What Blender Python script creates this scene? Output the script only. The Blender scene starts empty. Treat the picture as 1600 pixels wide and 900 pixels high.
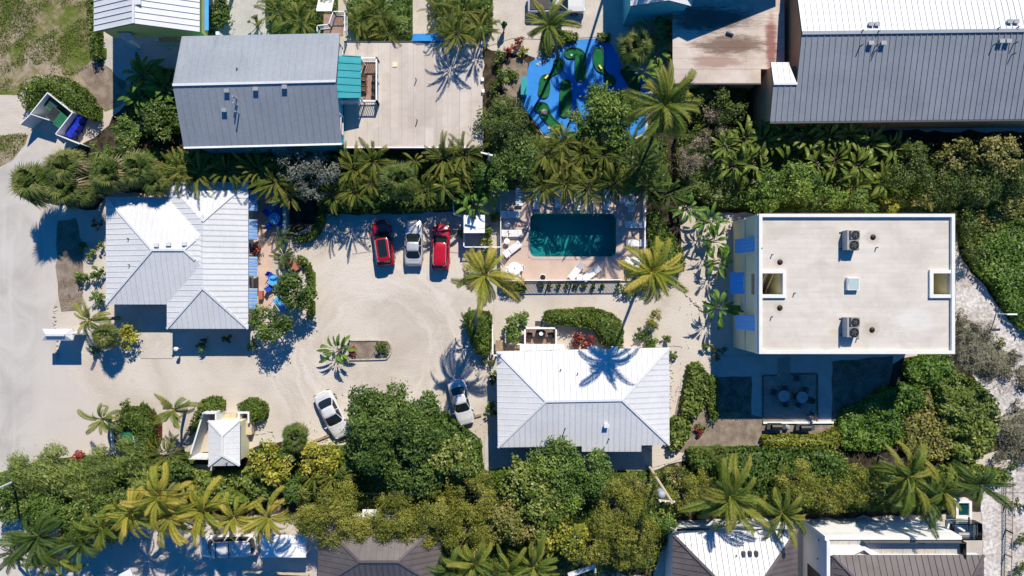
import bpy, bmesh, math, random
import numpy as np
from mathutils import Vector, Matrix
from math import radians as R, sin, cos, pi, atan2, sqrt, tan, hypot

S = bpy.context.scene
COL = S.collection
random.seed(7)

# ---------------------------------------------------------------- camera, sky, sun, exposure
CAM_H, FPX = 65.0, 1069.0          # drone height in metres, focal length in pixels of a 1600 px wide picture
cam_d = bpy.data.cameras.new('camera')
cam_d.sensor_width = 36.0
cam_d.lens = FPX / 1600.0 * 36.0
cam_d.clip_end = 2000.0
cam = bpy.data.objects.new('camera', cam_d)
cam.location = (0, 0, CAM_H)
cam.rotation_euler = (0, 0, 0)
COL.objects.link(cam)
S.camera = cam

SUN = Vector((0.31, 1.0, 1.0)).normalized()       # towards the sun
w = bpy.data.worlds.new('World'); S.world = w; w.use_nodes = True
nt = w.node_tree
bg = nt.nodes['Background']
sky = nt.nodes.new('ShaderNodeTexSky')
sky.sky_type = 'NISHITA'; sky.sun_disc = False
sky.sun_elevation = math.asin(SUN.z)
sky.sun_rotation = atan2(SUN.x, SUN.y)
sky.air_density = 1.0; sky.dust_density = 0.0; sky.ozone_density = 7.0; sky.altitude = 1500
hs = nt.nodes.new('ShaderNodeHueSaturation'); hs.inputs['Saturation'].default_value = 1.3
nt.links.new(sky.outputs[0], hs.inputs['Color']); nt.links.new(hs.outputs[0], bg.inputs[0])
bg.inputs[1].default_value = 0.118
sl = bpy.data.lights.new('sun', 'SUN'); sl.energy = 5.0; sl.angle = R(0.53); sl.color = (1.0, 0.915, 0.775)
so = bpy.data.objects.new('sun', sl); COL.objects.link(so)
so.rotation_euler = SUN.to_track_quat('Z', 'Y').to_euler()
S.view_settings.view_transform = 'Standard'
S.view_settings.look = 'None'
S.view_settings.gamma = 1.0
S.view_settings.exposure = 0.34
S.cycles.max_bounces = 6
S.cycles.transparent_max_bounces = 8

# ---------------------------------------------------------------- placing
def P(x, y, h=0.0):
    """world point at height h (m) seen at photograph pixel x, y (1600 x 900) from the drone"""
    k = (CAM_H - h) / FPX
    return Vector(((x - 800) * k, (450 - y) * k, h))

def M(px, h=0.0):
    return px * (CAM_H - h) / FPX

def onplane(x, y, a, b, c):
    n = (b - a).cross(c - a)
    o = Vector((0, 0, CAM_H)); d = P(x, y, 0) - o
    return o + d * ((a - o).dot(n) / d.dot(n))

# ---------------------------------------------------------------- objects
def wloc(o):
    v = Vector((0, 0, 0))
    while o is not None:
        v += Vector(o.location); o = o.parent
    return v

def tag(o, label=None, cat=None, group=None, kind=None):
    if label: o['label'] = label
    if cat: o['category'] = cat
    if group: o['group'] = group
    if kind: o['kind'] = kind
    return o

def thing(name, label, cat, loc=(0, 0, 0), rz=0.0, group=None):
    o = bpy.data.objects.new(name, None)
    o.empty_display_size = 0.3
    o.location = loc; o.rotation_euler = (0, 0, rz)
    COL.objects.link(o)
    return tag(o, label, cat, group)

def link(name, mesh, parent=None, loc=(0, 0, 0), rot=(0, 0, 0), scale=(1, 1, 1)):
    o = bpy.data.objects.new(name, mesh)
    o.location = loc; o.rotation_euler = rot; o.scale = scale
    if parent is not None: o.parent = parent
    COL.objects.link(o)
    return o

KIDS = {}
def copy_tree(o, parent=None):
    c = o.copy(); COL.objects.link(c); c.parent = parent
    for ch in list(o.children): copy_tree(ch, c)
    return c

class MB:
    """collects faces and links them as one mesh object"""
    def __init__(s): s.v = []; s.f = []; s.m = []
    def face(s, pts, m=0):
        n = len(s.v); s.v += [tuple(p) for p in pts]; s.f.append(tuple(range(n, n + len(pts)))); s.m.append(m); return s
    def prism(s, poly, z0, z1, m=0):
        n = len(s.v); k = len(poly)
        a = sum(poly[i][0] * poly[(i + 1) % k][1] - poly[(i + 1) % k][0] * poly[i][1] for i in range(k))
        if a < 0: poly = poly[::-1]
        s.v += [(p[0], p[1], z0) for p in poly] + [(p[0], p[1], z1) for p in poly]
        s.f.append(tuple(range(n + k - 1, n - 1, -1))); s.f.append(tuple(range(n + k, n + 2 * k)))
        for i in range(k):
            j = (i + 1) % k
            s.f.append((n + i, n + j, n + k + j, n + k + i))
        s.m += [m] * (k + 2); return s
    def slab(s, poly, t, m=0):
        """3D polygon extruded by t against its normal (up)"""
        k = len(poly); nn = Vector((0, 0, 0))
        for i in range(k): nn += Vector(poly[i]).cross(Vector(poly[(i + 1) % k]))
        nn.normalize()
        if nn.z < 0: poly = poly[::-1]; nn = -nn
        n = len(s.v)
        s.v += [tuple(Vector(p) - nn * t) for p in poly] + [tuple(p) for p in poly]
        s.f.append(tuple(range(n + k - 1, n - 1, -1))); s.f.append(tuple(range(n + k, n + 2 * k)))
        for i in range(k):
            j = (i + 1) % k
            s.f.append((n + i, n + j, n + k + j, n + k + i))
        s.m += [m] * (k + 2); return s
    def box(s, c, size, rz=0.0, m=0, rot=None):
        hx, hy, hz = size[0] / 2, size[1] / 2, size[2] / 2
        mt = rot if rot is not None else Matrix.Rotation(rz, 3, 'Z')
        n = len(s.v)
        for z in (-hz, hz):
            for x, y in ((-hx, -hy), (hx, -hy), (hx, hy), (-hx, hy)):
                s.v.append(tuple(Vector(c) + mt @ Vector((x, y, z))))
        for f in ((3, 2, 1, 0), (4, 5, 6, 7), (0, 1, 5, 4), (1, 2, 6, 5), (2, 3, 7, 6), (3, 0, 4, 7)):
            s.f.append(tuple(n + i for i in f))
        s.m += [m] * 6; return s
    def bar(s, a, b, wd, ht=None, m=0):
        a, b = Vector(a), Vector(b); d = b - a; L = d.length
        if L < 1e-6: return s
        return s.box((a + b) / 2, (L, wd, ht or wd), m=m, rot=d.to_track_quat('X', 'Z').to_matrix())
    def tube(s, pts, rad, n=8, m=0, cap=True):
        pts = [Vector(p) for p in pts]; k = len(pts)
        if not hasattr(rad, '__len__'): rad = [rad] * k
        base = len(s.v)
        for i, p in enumerate(pts):
            d = (pts[min(i + 1, k - 1)] - pts[max(i - 1, 0)]).normalized()
            a = d.orthogonal().normalized() if abs(d.z) < .95 else Vector((1, 0, 0)); a = (a - d * a.dot(d)).normalized(); b = d.cross(a)
            for j in range(n):
                t = 2 * pi * j / n
                s.v.append(tuple(p + (a * cos(t) + b * sin(t)) * rad[i]))
        for i in range(k - 1):
            for j in range(n):
                q = (j + 1) % n
                s.f.append((base + i * n + j, base + i * n + q, base + (i + 1) * n + q, base + (i + 1) * n + j)); s.m.append(m)
        if cap:
            s.f.append(tuple(base + j for j in range(n - 1, -1, -1))); s.f.append(tuple(base + (k - 1) * n + j for j in range(n))); s.m += [m, m]
        return s
    def lathe(s, c, prof, n=16, m=0):
        """prof: (radius, z) from bottom to top"""
        c = Vector(c); base = len(s.v); k = len(prof)
        for r, z in prof:
            for j in range(n):
                t = 2 * pi * j / n; s.v.append((c.x + r * cos(t), c.y + r * sin(t), c.z + z))
        for i in range(k - 1):
            for j in range(n):
                q = (j + 1) % n
                s.f.append((base + i * n + j, base + i * n + q, base + (i + 1) * n + q, base + (i + 1) * n + j)); s.m.append(m)
        s.f.append(tuple(base + j for j in range(n - 1, -1, -1))); s.f.append(tuple(base + (k - 1) * n + j for j in range(n))); s.m += [m, m]
        return s
    def build(s, name, mat, parent=None, smooth=False, kind=None, origin=None, bevel=0, local=False):
        me = bpy.data.meshes.new(name)
        if parent is not None: off = Vector((0, 0, 0)) if local else wloc(parent)
        elif origin is not None: off = Vector(origin)
        else:
            xs = [p[0] for p in s.v]; ys = [p[1] for p in s.v]; zs = [p[2] for p in s.v]
            off = Vector(((min(xs) + max(xs)) / 2, (min(ys) + max(ys)) / 2, min(zs)))
        me.from_pydata([(p[0] - off.x, p[1] - off.y, p[2] - off.z) for p in s.v], [], s.f)
        for mm in (mat if isinstance(mat, (list, tuple)) else [mat]): me.materials.append(mm)
        if any(s.m): me.polygons.foreach_set('material_index', s.m)
        if smooth: me.polygons.foreach_set('use_smooth', [True] * len(me.polygons))
        me.update()
        o = bpy.data.objects.new(name, me)
        if parent is not None: o.parent = parent
        else: o.location = off
        COL.objects.link(o)
        if kind: o['kind'] = kind
        if bevel:
            b = o.modifiers.new('bevel', 'BEVEL'); b.width = bevel; b.segments = 2; b.limit_method = 'ANGLE'
        return o

# ---------------------------------------------------------------- materials
def newmat(name):
    m = bpy.data.materials.new(name); m.use_nodes = True
    t = m.node_tree; b = t.nodes['Principled BSDF']
    return m, t, b

def ramp(t, cols, fac):
    r = t.nodes.new('ShaderNodeValToRGB')
    el = r.color_ramp.elements
    while len(el) < len(cols): el.new(0.5)
    for i, c in enumerate(cols):
        p, c = c if isinstance(c[0], (int, float)) and len(c) == 2 else (i / max(1, len(cols) - 1), c)
        el[i].position = p; el[i].color = (*c, 1)
    t.links.new(fac, r.inputs[0])
    return r.outputs[0]

def pos(t, obj=False, scale=None, rot=0.0):
    if obj:
        o = t.nodes.new('ShaderNodeTexCoord').outputs['Object']
    else:
        o = t.nodes.new('ShaderNodeNewGeometry').outputs['Position']
    if scale is not None or rot:
        mp = t.nodes.new('ShaderNodeMapping')
        if scale is not None: mp.inputs['Scale'].default_value = scale
        mp.inputs['Rotation'].default_value = (0, 0, rot)
        t.links.new(o, mp.inputs[0]); o = mp.outputs[0]
    return o

def noise(t, vec, scale, detail=4, rough=0.55, dist=0.0):
    n = t.nodes.new('ShaderNodeTexNoise')
    n.inputs['Scale'].default_value = scale; n.inputs['Detail'].default_value = detail
    n.inputs['Roughness'].default_value = rough; n.inputs['Distortion'].default_value = dist
    if vec is not None: t.links.new(vec, n.inputs['Vector'])
    return n.outputs['Fac']

def mixc(t, fac, a, b, mode='MIX'):
    n = t.nodes.new('ShaderNodeMix'); n.data_type = 'RGBA'; n.blend_type = mode
    for s_, v in ((0, fac), (6, a), (7, b)):
        if isinstance(v, (int, float)): n.inputs[s_].default_value = v
        elif isinstance(v, tuple): n.inputs[s_].default_value = (*v, 1)
        else: t.links.new(v, n.inputs[s_])
    return n.outputs[2]

def math_(t, op, a, b=None, c=None):
    n = t.nodes.new('ShaderNodeMath'); n.operation = op
    for i, v in enumerate((a, b, c)):
        if v is None: continue
        if isinstance(v, (int, float)): n.inputs[i].default_value = v
        else: t.links.new(v, n.inputs[i])
    return n.outputs[0]

def maprange(t, v, a, b, c=0.0, d=1.0):
    n = t.nodes.new('ShaderNodeMapRange'); n.interpolation_type = 'SMOOTHSTEP'
    t.links.new(v, n.inputs[0])
    for i, q in enumerate((a, b, c, d)): n.inputs[i + 1].default_value = q
    return n.outputs[0]

def bump(t, b, h, strength=0.3, dist=0.05):
    n = t.nodes.new('ShaderNodeBump'); n.inputs['Strength'].default_value = strength; n.inputs['Distance'].default_value = dist
    t.links.new(h, n.inputs['Height']); t.links.new(n.outputs[0], b.inputs['Normal'])

def nm(name, cols, scale=2.0, rough=0.8, spec=0.3, fine=0.0, fscale=20, bmp=0.0, metal=0.0, obj=False, stretch=None, detail=5, rot=0.0, dirt=0.0):
    """noise coloured surface"""
    m, t, b = newmat(name)
    v = pos(t, obj, stretch, rot)
    if isinstance(cols[0], (int, float)): cols = [tuple(c * .92 for c in cols), tuple(min(1, c * 1.06) for c in cols)]
    c = ramp(t, cols if isinstance(cols[0][0], tuple) is False and len(cols[0]) == 3 else cols, maprange(t, noise(t, v, scale, detail), .28, .72))
    if fine:
        f = noise(t, pos(t, obj), fscale, 3, .6)
        k = maprange(t, f, .3, .7, 1 - fine, 1 + fine * .6)
        cc = t.nodes.new('ShaderNodeCombineColor')
        for i in range(3): t.links.new(k, cc.inputs[i])
        c = mixc(t, 1.0, c, cc.outputs[0], 'MULTIPLY')
        if bmp: bump(t, b, f, bmp)
    if dirt:
        d = math_(t, 'MULTIPLY', maprange(t, noise(t, pos(t, False, (1.6, .5, 1)), .8, 7, .72, 1.0), .50, .78), dirt)
        c = mixc(t, d, c, tuple(x * .45 for x in cols[0]))
        c = mixc(t, maprange(t, noise(t, pos(t), 3.1, 5, .75), .66, .8, 0, dirt), c, tuple(x * q for x, q in zip(cols[0], (.5, .42, .33))))
    t.links.new(c, b.inputs['Base Color'])
    b.inputs['Roughness'].default_value = rough
    b.inputs['Specular IOR Level'].default_value = spec
    b.inputs['Metallic'].default_value = metal
    return m

def leafmat(name, cols, rough=0.5, transl=0.25, spec=0.35):
    m, t, b = newmat(name)
    a = t.nodes.new('ShaderNodeAttribute'); a.attribute_name = 'rnd'
    c = ramp(t, cols, a.outputs['Fac'])
    t.links.new(c, b.inputs['Base Color'])
    b.inputs['Roughness'].default_value = rough; b.inputs['Specular IOR Level'].default_value = spec
    tr = t.nodes.new('ShaderNodeBsdfTranslucent'); t.links.new(c, tr.inputs[0])
    mx = t.nodes.new('ShaderNodeMixShader'); mx.inputs[0].default_value = transl
    t.links.new(b.outputs[0], mx.inputs[1]); t.links.new(tr.outputs[0], mx.inputs[2])
    t.links.new(mx.outputs[0], t.nodes['Material Output'].inputs[0])
    return m

def frondmat(name, cols, rough=0.55, transl=0.3):
    """colour differs from frond to frond and along it"""
    m, t, b = newmat(name)
    oi = t.nodes.new('ShaderNodeObjectInfo')
    a = t.nodes.new('ShaderNodeAttribute'); a.attribute_name = 'rnd'
    f = math_(t, 'ADD', math_(t, 'MULTIPLY', oi.outputs['Random'], .45), math_(t, 'MULTIPLY', a.outputs['Fac'], .55))
    c = ramp(t, cols, f)
    t.links.new(c, b.inputs['Base Color'])
    b.inputs['Roughness'].default_value = rough; b.inputs['Specular IOR Level'].default_value = 0.25
    tr = t.nodes.new('ShaderNodeBsdfTranslucent'); t.links.new(c, tr.inputs[0])
    mx = t.nodes.new('ShaderNodeMixShader'); mx.inputs[0].default_value = transl
    t.links.new(b.outputs[0], mx.inputs[1]); t.links.new(tr.outputs[0], mx.inputs[2])
    t.links.new(mx.outputs[0], t.nodes['Material Output'].inputs[0])
    return m

def glossmat(name, col, rough=0.15, coat=0.0, metal=0.0, spec=0.5):
    m, t, b = newmat(name)
    v = pos(t)
    c = ramp(t, [tuple(x * .93 for x in col), tuple(min(1, x * 1.05) for x in col)], noise(t, v, 3.0, 3))
    t.links.new(c, b.inputs['Base Color'])
    b.inputs['Roughness'].default_value = rough; b.inputs['Metallic'].default_value = metal
    b.inputs['Coat Weight'].default_value = coat; b.inputs['Coat Roughness'].default_value = 0.05
    b.inputs['Specular IOR Level'].default_value = spec
    return m

def sandmat():
    m, t, b = newmat('shell_sand')
    v = pos(t)
    c = ramp(t, [(.445, .392, .335), (.52, .465, .405), (.565, .515, .455)], maprange(t, noise(t, v, .16, 6, .6, .6), .3, .7))
    # wheel tracks circling the planted island
    ctr = P(592, 545)
    sx = t.nodes.new('ShaderNodeSeparateXYZ'); t.links.new(v, sx.inputs[0])
    dx = math_(t, 'SUBTRACT', sx.outputs[0], ctr.x); dy = math_(t, 'SUBTRACT', sx.outputs[1], ctr.y)
    r = math_(t, 'SQRT', math_(t, 'ADD', math_(t, 'MULTIPLY', dx, dx), math_(t, 'MULTIPLY', dy, dy)))
    an = math_(t, 'ARCTAN2', dy, dx)
    cx = t.nodes.new('ShaderNodeCombineXYZ'); t.links.new(math_(t, 'MULTIPLY', math_(t, 'ADD', r, math_(t, 'MULTIPLY', noise(t, v, .35, 3), 3.0)), 1.3), cx.inputs[0]); t.links.new(math_(t, 'MULTIPLY', an, .9), cx.inputs[1])
    st = maprange(t, noise(t, cx.outputs[0], 1.0, 4, .6), .38, .68)
    mk = math_(t, 'MULTIPLY', maprange(t, r, 3.0, 5.5), maprange(t, r, 12.5, 9.0))
    c = mixc(t, math_(t, 'MULTIPLY', math_(t, 'MULTIPLY', st, mk), .65), c, (.63, .575, .525))
    st2 = maprange(t, noise(t, cx.outputs[0], 1.9, 5, .65), .54, .74)
    c = mixc(t, math_(t, 'MULTIPLY', math_(t, 'MULTIPLY', st2, mk), .5), c, (.40, .345, .30))
    # faint straight tracks along the drive
    v2 = pos(t, False, (.12, 1.6, 1), 0.05)
    c = mixc(t, math_(t, 'MULTIPLY', maprange(t, noise(t, v2, 1.0, 4), .52, .75), .35), c, (.56, .51, .47))
    f = noise(t, v, 5.0, 6, .72)
    c = mixc(t, maprange(t, f, .60, .8, 0, .5), c, (.33, .28, .24))
    c = mixc(t, maprange(t, noise(t, v, 1.1, 6, .7), .56, .74, 0, .4), c, (.40, .35, .31))
    g = noise(t, v, 26.0, 3, .7)
    c = mixc(t, maprange(t, g, .6, .8, 0, .30), c, (.27, .23, .20))
    c = mixc(t, maprange(t, g, .42, .25, 0, .3), c, (.62, .58, .55))
    t.links.new(c, b.inputs['Base Color'])
    b.inputs['Roughness'].default_value = .95; b.inputs['Specular IOR Level'].default_value = .15
    hh = math_(t, 'ADD', f, math_(t, 'MULTIPLY', g, .5))
    bump(t, b, hh, .6, .07)
    return m

def roadmat():
    m, t, b = newmat('shell_road')
    v = pos(t)
    c = ramp(t, [(.385, .362, .335), (.448, .423, .392), (.492, .468, .436)], maprange(t, noise(t, v, .22, 6, .62, .8), .3, .7))
    v2 = pos(t, False, (1.3, .10, 1), 0.06)
    c = mixc(t, math_(t, 'MULTIPLY', maprange(t, noise(t, v2, 1.0, 5), .48, .72), .5), c, (.53, .51, .495))
    sx = t.nodes.new('ShaderNodeSeparateXYZ'); t.links.new(v, sx.inputs[0])
    c = mixc(t, maprange(t, math_(t, 'ADD', sx.outputs[0], math_(t, 'MULTIPLY', noise(t, v, .3, 4), 6.0)), -43.5, -38.0), c, (.51, .46, .42))
    v3 = pos(t, False, (.12, 1.0, 1), -.15)
    c = mixc(t, math_(t, 'MULTIPLY', maprange(t, noise(t, v3, 1.0, 5), .55, .75), .35), c, (.40, .36, .33))
    g = noise(t, v, 22.0, 4, .7)
    c = mixc(t, maprange(t, g, .6, .8, 0, .3), c, (.30, .27, .24))
    t.links.new(c, b.inputs['Base Color'])
    b.inputs['Roughness'].default_value = .95; b.inputs['Specular IOR Level'].default_value = .15
    bump(t, b, g, .3, .05)
    return m

def lawnmat():
    m, t, b = newmat('patchy_lawn')
    v = pos(t)
    f = math_(t, 'ADD', math_(t, 'MULTIPLY', noise(t, v, .30, 6, .62, .8), .7), math_(t, 'MULTIPLY', noise(t, v, 2.5, 5, .7), .3))
    c = ramp(t, [(.30, (.065, .10, .016)), (.43, (.105, .14, .026)), (.49, (.19, .17, .08)), (.55, (.31, .25, .18)), (.68, (.40, .34, .27))], f)
    g = noise(t, v, 14.0, 4, .7)
    c = mixc(t, maprange(t, g, .55, .8, 0, .5), c, (.05, .065, .015))
    t.links.new(c, b.inputs['Base Color'])
    b.inputs['Roughness'].default_value = .95; b.inputs['Specular IOR Level'].default_value = .1
    bump(t, b, g, .5, .08)
    return m

def membrane(name, cols, line, sx=1.0, sy=.42, rot=0.0, stain=None, fine=.05, lw=.02, grid=.75):
    """roof membrane in rows of sheets: faint laps, weather stains"""
    m, t, b = newmat(name)
    v = pos(t)
    c = ramp(t, cols, maprange(t, noise(t, v, .35, 6, .65, .5), .3, .7))
    bk = t.nodes.new('ShaderNodeTexBrick')
    mp = t.nodes.new('ShaderNodeMapping'); mp.inputs['Rotation'].default_value = (0, 0, rot); t.links.new(v, mp.inputs[0]); t.links.new(mp.outputs[0], bk.inputs[0])
    bk.inputs['Scale'].default_value = 1.0; bk.inputs['Brick Width'].default_value = sx; bk.inputs['Row Height'].default_value = sy
    bk.inputs['Mortar Size'].default_value = lw; bk.inputs['Mortar Smooth'].default_value = .6
    bk.inputs['Color1'].default_value = (.82, .82, .82, 1); bk.inputs['Color2'].default_value = (1, 1, 1, 1); bk.inputs['Mortar'].default_value = (*line, 1)
    c = mixc(t, grid, c, bk.outputs['Color'], 'MULTIPLY')
    st = noise(t, pos(t, False, (.25, 1.4, 1), rot), 1.1, 6, .7)
    c = mixc(t, maprange(t, st, .56, .76, 0, .5), c, tuple(x * .72 for x in cols[0]))
    v4 = noise(t, v, 1.7, 5, .7)
    c = mixc(t, maprange(t, v4, .55, .8, 0, .35), c, tuple(min(.8, x * 1.18) for x in cols[-1]))
    if stain:
        for (px, py, h, rx, ry, col, amt) in stain:
            q = P(px, py, h)
            mp = t.nodes.new('ShaderNodeMapping'); mp.vector_type = 'POINT'
            mp.inputs['Location'].default_value = (-q.x / rx, -q.y / ry, 0); mp.inputs['Scale'].default_value = (1 / rx, 1 / ry, 0)
            t.links.new(v, mp.inputs[0])
            ln = t.nodes.new('ShaderNodeVectorMath'); ln.operation = 'LENGTH'; t.links.new(mp.outputs[0], ln.inputs[0])
            k = math_(t, 'ADD', ln.outputs['Value'], math_(t, 'MULTIPLY', noise(t, pos(t, False, (.5, 2.0, 1)), 1.6, 6, .75), 1.5))
            c = mixc(t, maprange(t, k, 1.75, 1.15, 0, amt), c, col)
    t.links.new(c, b.inputs['Base Color'])
    b.inputs['Roughness'].default_value = .8; b.inputs['Specular IOR Level'].default_value = .25
    bump(t, b, bk.outputs['Fac'], .15, -.02)
    return m

def watermat():
    m, t, b = newmat('pool_water')
    v = pos(t)
    tr = t.nodes.new('ShaderNodeBsdfTransparent'); tr.inputs[0].default_value = (.25, .64, .68, 1)
    gl = t.nodes.new('ShaderNodeBsdfGlossy'); gl.inputs['Roughness'].default_value = .03
    fr = t.nodes.new('ShaderNodeFresnel'); fr.inputs[0].default_value = 1.33
    bp = t.nodes.new('ShaderNodeBump'); bp.inputs['Strength'].default_value = .25; bp.inputs['Distance'].default_value = .05
    t.links.new(noise(t, v, 2.2, 4), bp.inputs['Height'])
    t.links.new(bp.outputs[0], gl.inputs['Normal']); t.links.new(bp.outputs[0], fr.inputs['Normal'])
    mx = t.nodes.new('ShaderNodeMixShader'); t.links.new(fr.outputs[0], mx.inputs[0])
    t.links.new(tr.outputs[0], mx.inputs[1]); t.links.new(gl.outputs[0], mx.inputs[2])
    t.links.new(mx.outputs[0], t.nodes['Material Output'].inputs[0])
    return m

def clearglass():
    m, t, b = newmat('balustrade_glass')
    tr = t.nodes.new('ShaderNodeBsdfTransparent'); tr.inputs[0].default_value = (.86, .95, .93, 1)
    gl = t.nodes.new('ShaderNodeBsdfGlossy'); gl.inputs['Roughness'].default_value = .05
    fr = t.nodes.new('ShaderNodeFresnel'); fr.inputs[0].default_value = 1.45
    mx = t.nodes.new('ShaderNodeMixShader'); t.links.new(fr.outputs[0], mx.inputs[0])
    t.links.new(tr.outputs[0], mx.inputs[1]); t.links.new(gl.outputs[0], mx.inputs[2])
    t.links.new(mx.outputs[0], t.nodes['Material Output'].inputs[0])
    return m

MT = {}
MT['sand'] = sandmat(); MT['road'] = roadmat(); MT['lawn'] = lawnmat()
MT['soil'] = nm('leaf_litter_soil', [(.022, .017, .012), (.05, .04, .028), (.085, .068, .048)], 1.6, .95, .1, .35, 12, .5)
MT['mulch'] = nm('mulch', [(.17, .13, .10), (.23, .185, .145), (.30, .25, .20)], 1.1, .95, .1, .3, 14, .5)
MT['dune'] = nm('dune_sand', [(.40, .36, .33), (.52, .48, .45), (.60, .57, .54)], .5, .95, .1, .34, 3.2, .9)
MT['pink'] = nm('pink_pavers', [(.50, .37, .305), (.56, .425, .355)], .8, .8, .2, .10, 9, .1)
MT['deck'] = nm('pool_deck_concrete', [(.50, .375, .305), (.565, .43, .355)], .7, .75, .25, .07, 10, .1)
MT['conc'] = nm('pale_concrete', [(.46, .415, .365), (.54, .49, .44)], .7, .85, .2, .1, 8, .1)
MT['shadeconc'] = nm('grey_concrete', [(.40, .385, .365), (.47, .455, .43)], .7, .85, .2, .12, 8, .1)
MT['gravel'] = nm('grey_gravel_patio', [(.25, .24, .215), (.33, .31, .28)], 1.5, .9, .2, .2, 12, .3)
MT['bed'] = nm('dark_planting_soil', [(.12, .105, .09), (.2, .18, .155)], 1.2, .95, .1, .3, 10, .4)
MT['blue'] = nm('blue_painted_concrete', [(.004, .19, .58), (.010, .23, .66)], .5, .65, .4, .10, 8, dirt=.22)
MT['turf'] = nm('putting_turf', [(.008, .11, .035), (.018, .145, .05)], 2, .9, .1, .25, 22, dirt=.3)
MT['rim'] = nm('dark_green_rim', [(.006, .05, .02), (.01, .07, .03)], 2, .6, .3)
MT['creamwhite'] = nm('cream_white_paint', [(.66, .65, .61), (.72, .71, .67)], 1.0, .6, .4, .05, 9)
MT['white'] = nm('white_paint', [(.74, .74, .74), (.80, .80, .79)], 1.2, .5, .4, .04, 9)
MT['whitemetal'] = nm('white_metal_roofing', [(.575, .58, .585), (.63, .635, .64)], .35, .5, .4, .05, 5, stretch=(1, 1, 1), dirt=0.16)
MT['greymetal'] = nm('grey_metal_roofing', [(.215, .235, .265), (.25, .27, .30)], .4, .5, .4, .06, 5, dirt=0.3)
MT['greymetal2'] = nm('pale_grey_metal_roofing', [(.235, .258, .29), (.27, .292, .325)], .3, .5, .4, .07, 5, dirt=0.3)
MT['brownmetal'] = nm('brown_metal_roofing', [(.10, .084, .083), (.132, .113, .112)], .5, .45, .4, .06, 6, dirt=0.35)
MT['joint'] = nm('roof_underlay', [(.10, .105, .115), (.14, .145, .155)], 1, .8, .2)
MT['jointpale'] = nm('pale_underlay', [(.34, .36, .38), (.42, .43, .45)], 1, .8, .2)
MT['yellow'] = nm('yellow_stucco', [(.50, .43, .13), (.56, .48, .16)], .8, .85, .2, .06, 9)
MT['cream'] = nm('cream_stucco', [(.68, .65, .44), (.74, .71, .50)], .6, .85, .2, .06, 9)
MT['teal'] = nm('turquoise_siding', [(.06, .42, .50), (.09, .48, .56)], .8, .7, .3, .06, 9)
MT['tealroof'] = nm('teal_metal_roof', [(.005, .27, .31), (.01, .32, .37)], .8, .45, .4, .05, 9, dirt=0.2)
MT['orange'] = nm('tan_orange_stucco', [(.50, .27, .14), (.57, .32, .18)], .8, .85, .2, .06, 9)
MT['bluewhite'] = nm('pale_wall_paint', [(.62, .63, .64), (.68, .69, .70)], .8, .8, .3, .04, 9)
MT['flat1'] = membrane('deck_roof_membrane', [(.475, .41, .355), (.535, .47, .41), (.575, .515, .46)], (.80, .78, .76), 3.2, .78, R(90), fine=.05, lw=.016)
MT['flat2'] = membrane('stained_roof_membrane', [(.47, .39, .335), (.545, .46, .40), (.60, .53, .48)], (.80, .76, .73), 3.5, .8, 0,
    stain=[(1140, 70, 3.5, 4.6, 1.2, (.13, .075, .05), .85), (1120, 96, 3.5, 3.0, .8, (.25, .13, .09), .6), (1205, 75, 3.5, .7, 3.6, (.22, .07, .06), .85), (1110, 30, 3.5, 5, 1.6, (.06, .04, .035), .8)], lw=.016)  # last patch: near-black brown tone across the roof's upper end
MT['flat3'] = membrane('condo_roof_membrane', [(.525, .475, .415), (.578, .532, .472), (.612, .572, .52)], (.80, .78, .76), 2.4, .42, 0,
    stain=[(1365, 370, 6.9, .8, .8, (.40, .30, .22), .5), (1364, 515, 6.9, .9, .9, (.40, .30, .22), .5), (1219, 409, 6.9, .6, .6, (.42, .32, .24), .5), (1219, 481, 6.9, .6, .6, (.42, .32, .24), .5), (1322, 372, 6.9, .7, .5, (.45, .30, .18), .4), (1306, 519, 6.9, .6, .4, (.5, .40, .20), .4), (1240, 360, 6.9, 2.6, .6, (.47, .40, .34), .35), (1280, 530, 6.9, 2.8, .5, (.47, .42, .34), .35), (1430, 500, 6.9, 2.2, 1.4, (.70, .67, .64), .4), (1420, 400, 6.9, 1.6, .8, (.48, .42, .37), .3)], lw=.03, grid=.42)
MT['glass'] = glossmat('dark_window_glass', (.012, .018, .022), .06, 0, 0, .6)
MT['tyre'] = nm('tyre_rubber', (.02, .02, .02), 5, .85, .2)
MT['alloy'] = glossmat('alloy', (.5, .5, .52), .3, 0, .9)
MT['dark'] = nm('black_plastic', (.014, .014, .016), 5, .5, .4)
MT['darkgrey'] = nm('dark_grey_metal', (.06, .062, .066), 5, .5, .4)
MT['midgrey'] = nm('galvanised_metal', [(.28, .29, .30), (.36, .37, .38)], 3, .5, .4)
MT['red'] = glossmat('red_car_paint', (.36, .004, .010), .25, 1.0)
MT['red2'] = glossmat('crimson_car_paint', (.42, .006, .016), .25, 1.0)
MT['silver'] = glossmat('silver_car_paint', (.50, .51, .52), .3, 1.0, .25)
MT['carwhite'] = glossmat('white_car_paint', (.58, .585, .59), .3, .8)
MT['lamp'] = glossmat('headlamp_lens', (.7, .72, .74), .1)
MT['tail'] = glossmat('tail_lamp_lens', (.35, .01, .01), .15)
MT['wood'] = nm('weathered_wood', [(.25, .185, .12), (.36, .27, .18)], 3, .85, .2, .15, 12, .2)
MT['palewood'] = nm('sun_bleached_wood', [(.46, .38, .26), (.58, .49, .35)], 3, .85, .2, .12, 12, .2)
MT['deckwood'] = nm('reddish_deck_boards', [(.28, .17, .13), (.36, .23, .18)], 3, .85, .2, .12, 12, .2)
MT['bark'] = nm('grey_bark', [(.11, .09, .07), (.20, .17, .14)], 4, .95, .1, .25, 14, .5)
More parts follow.
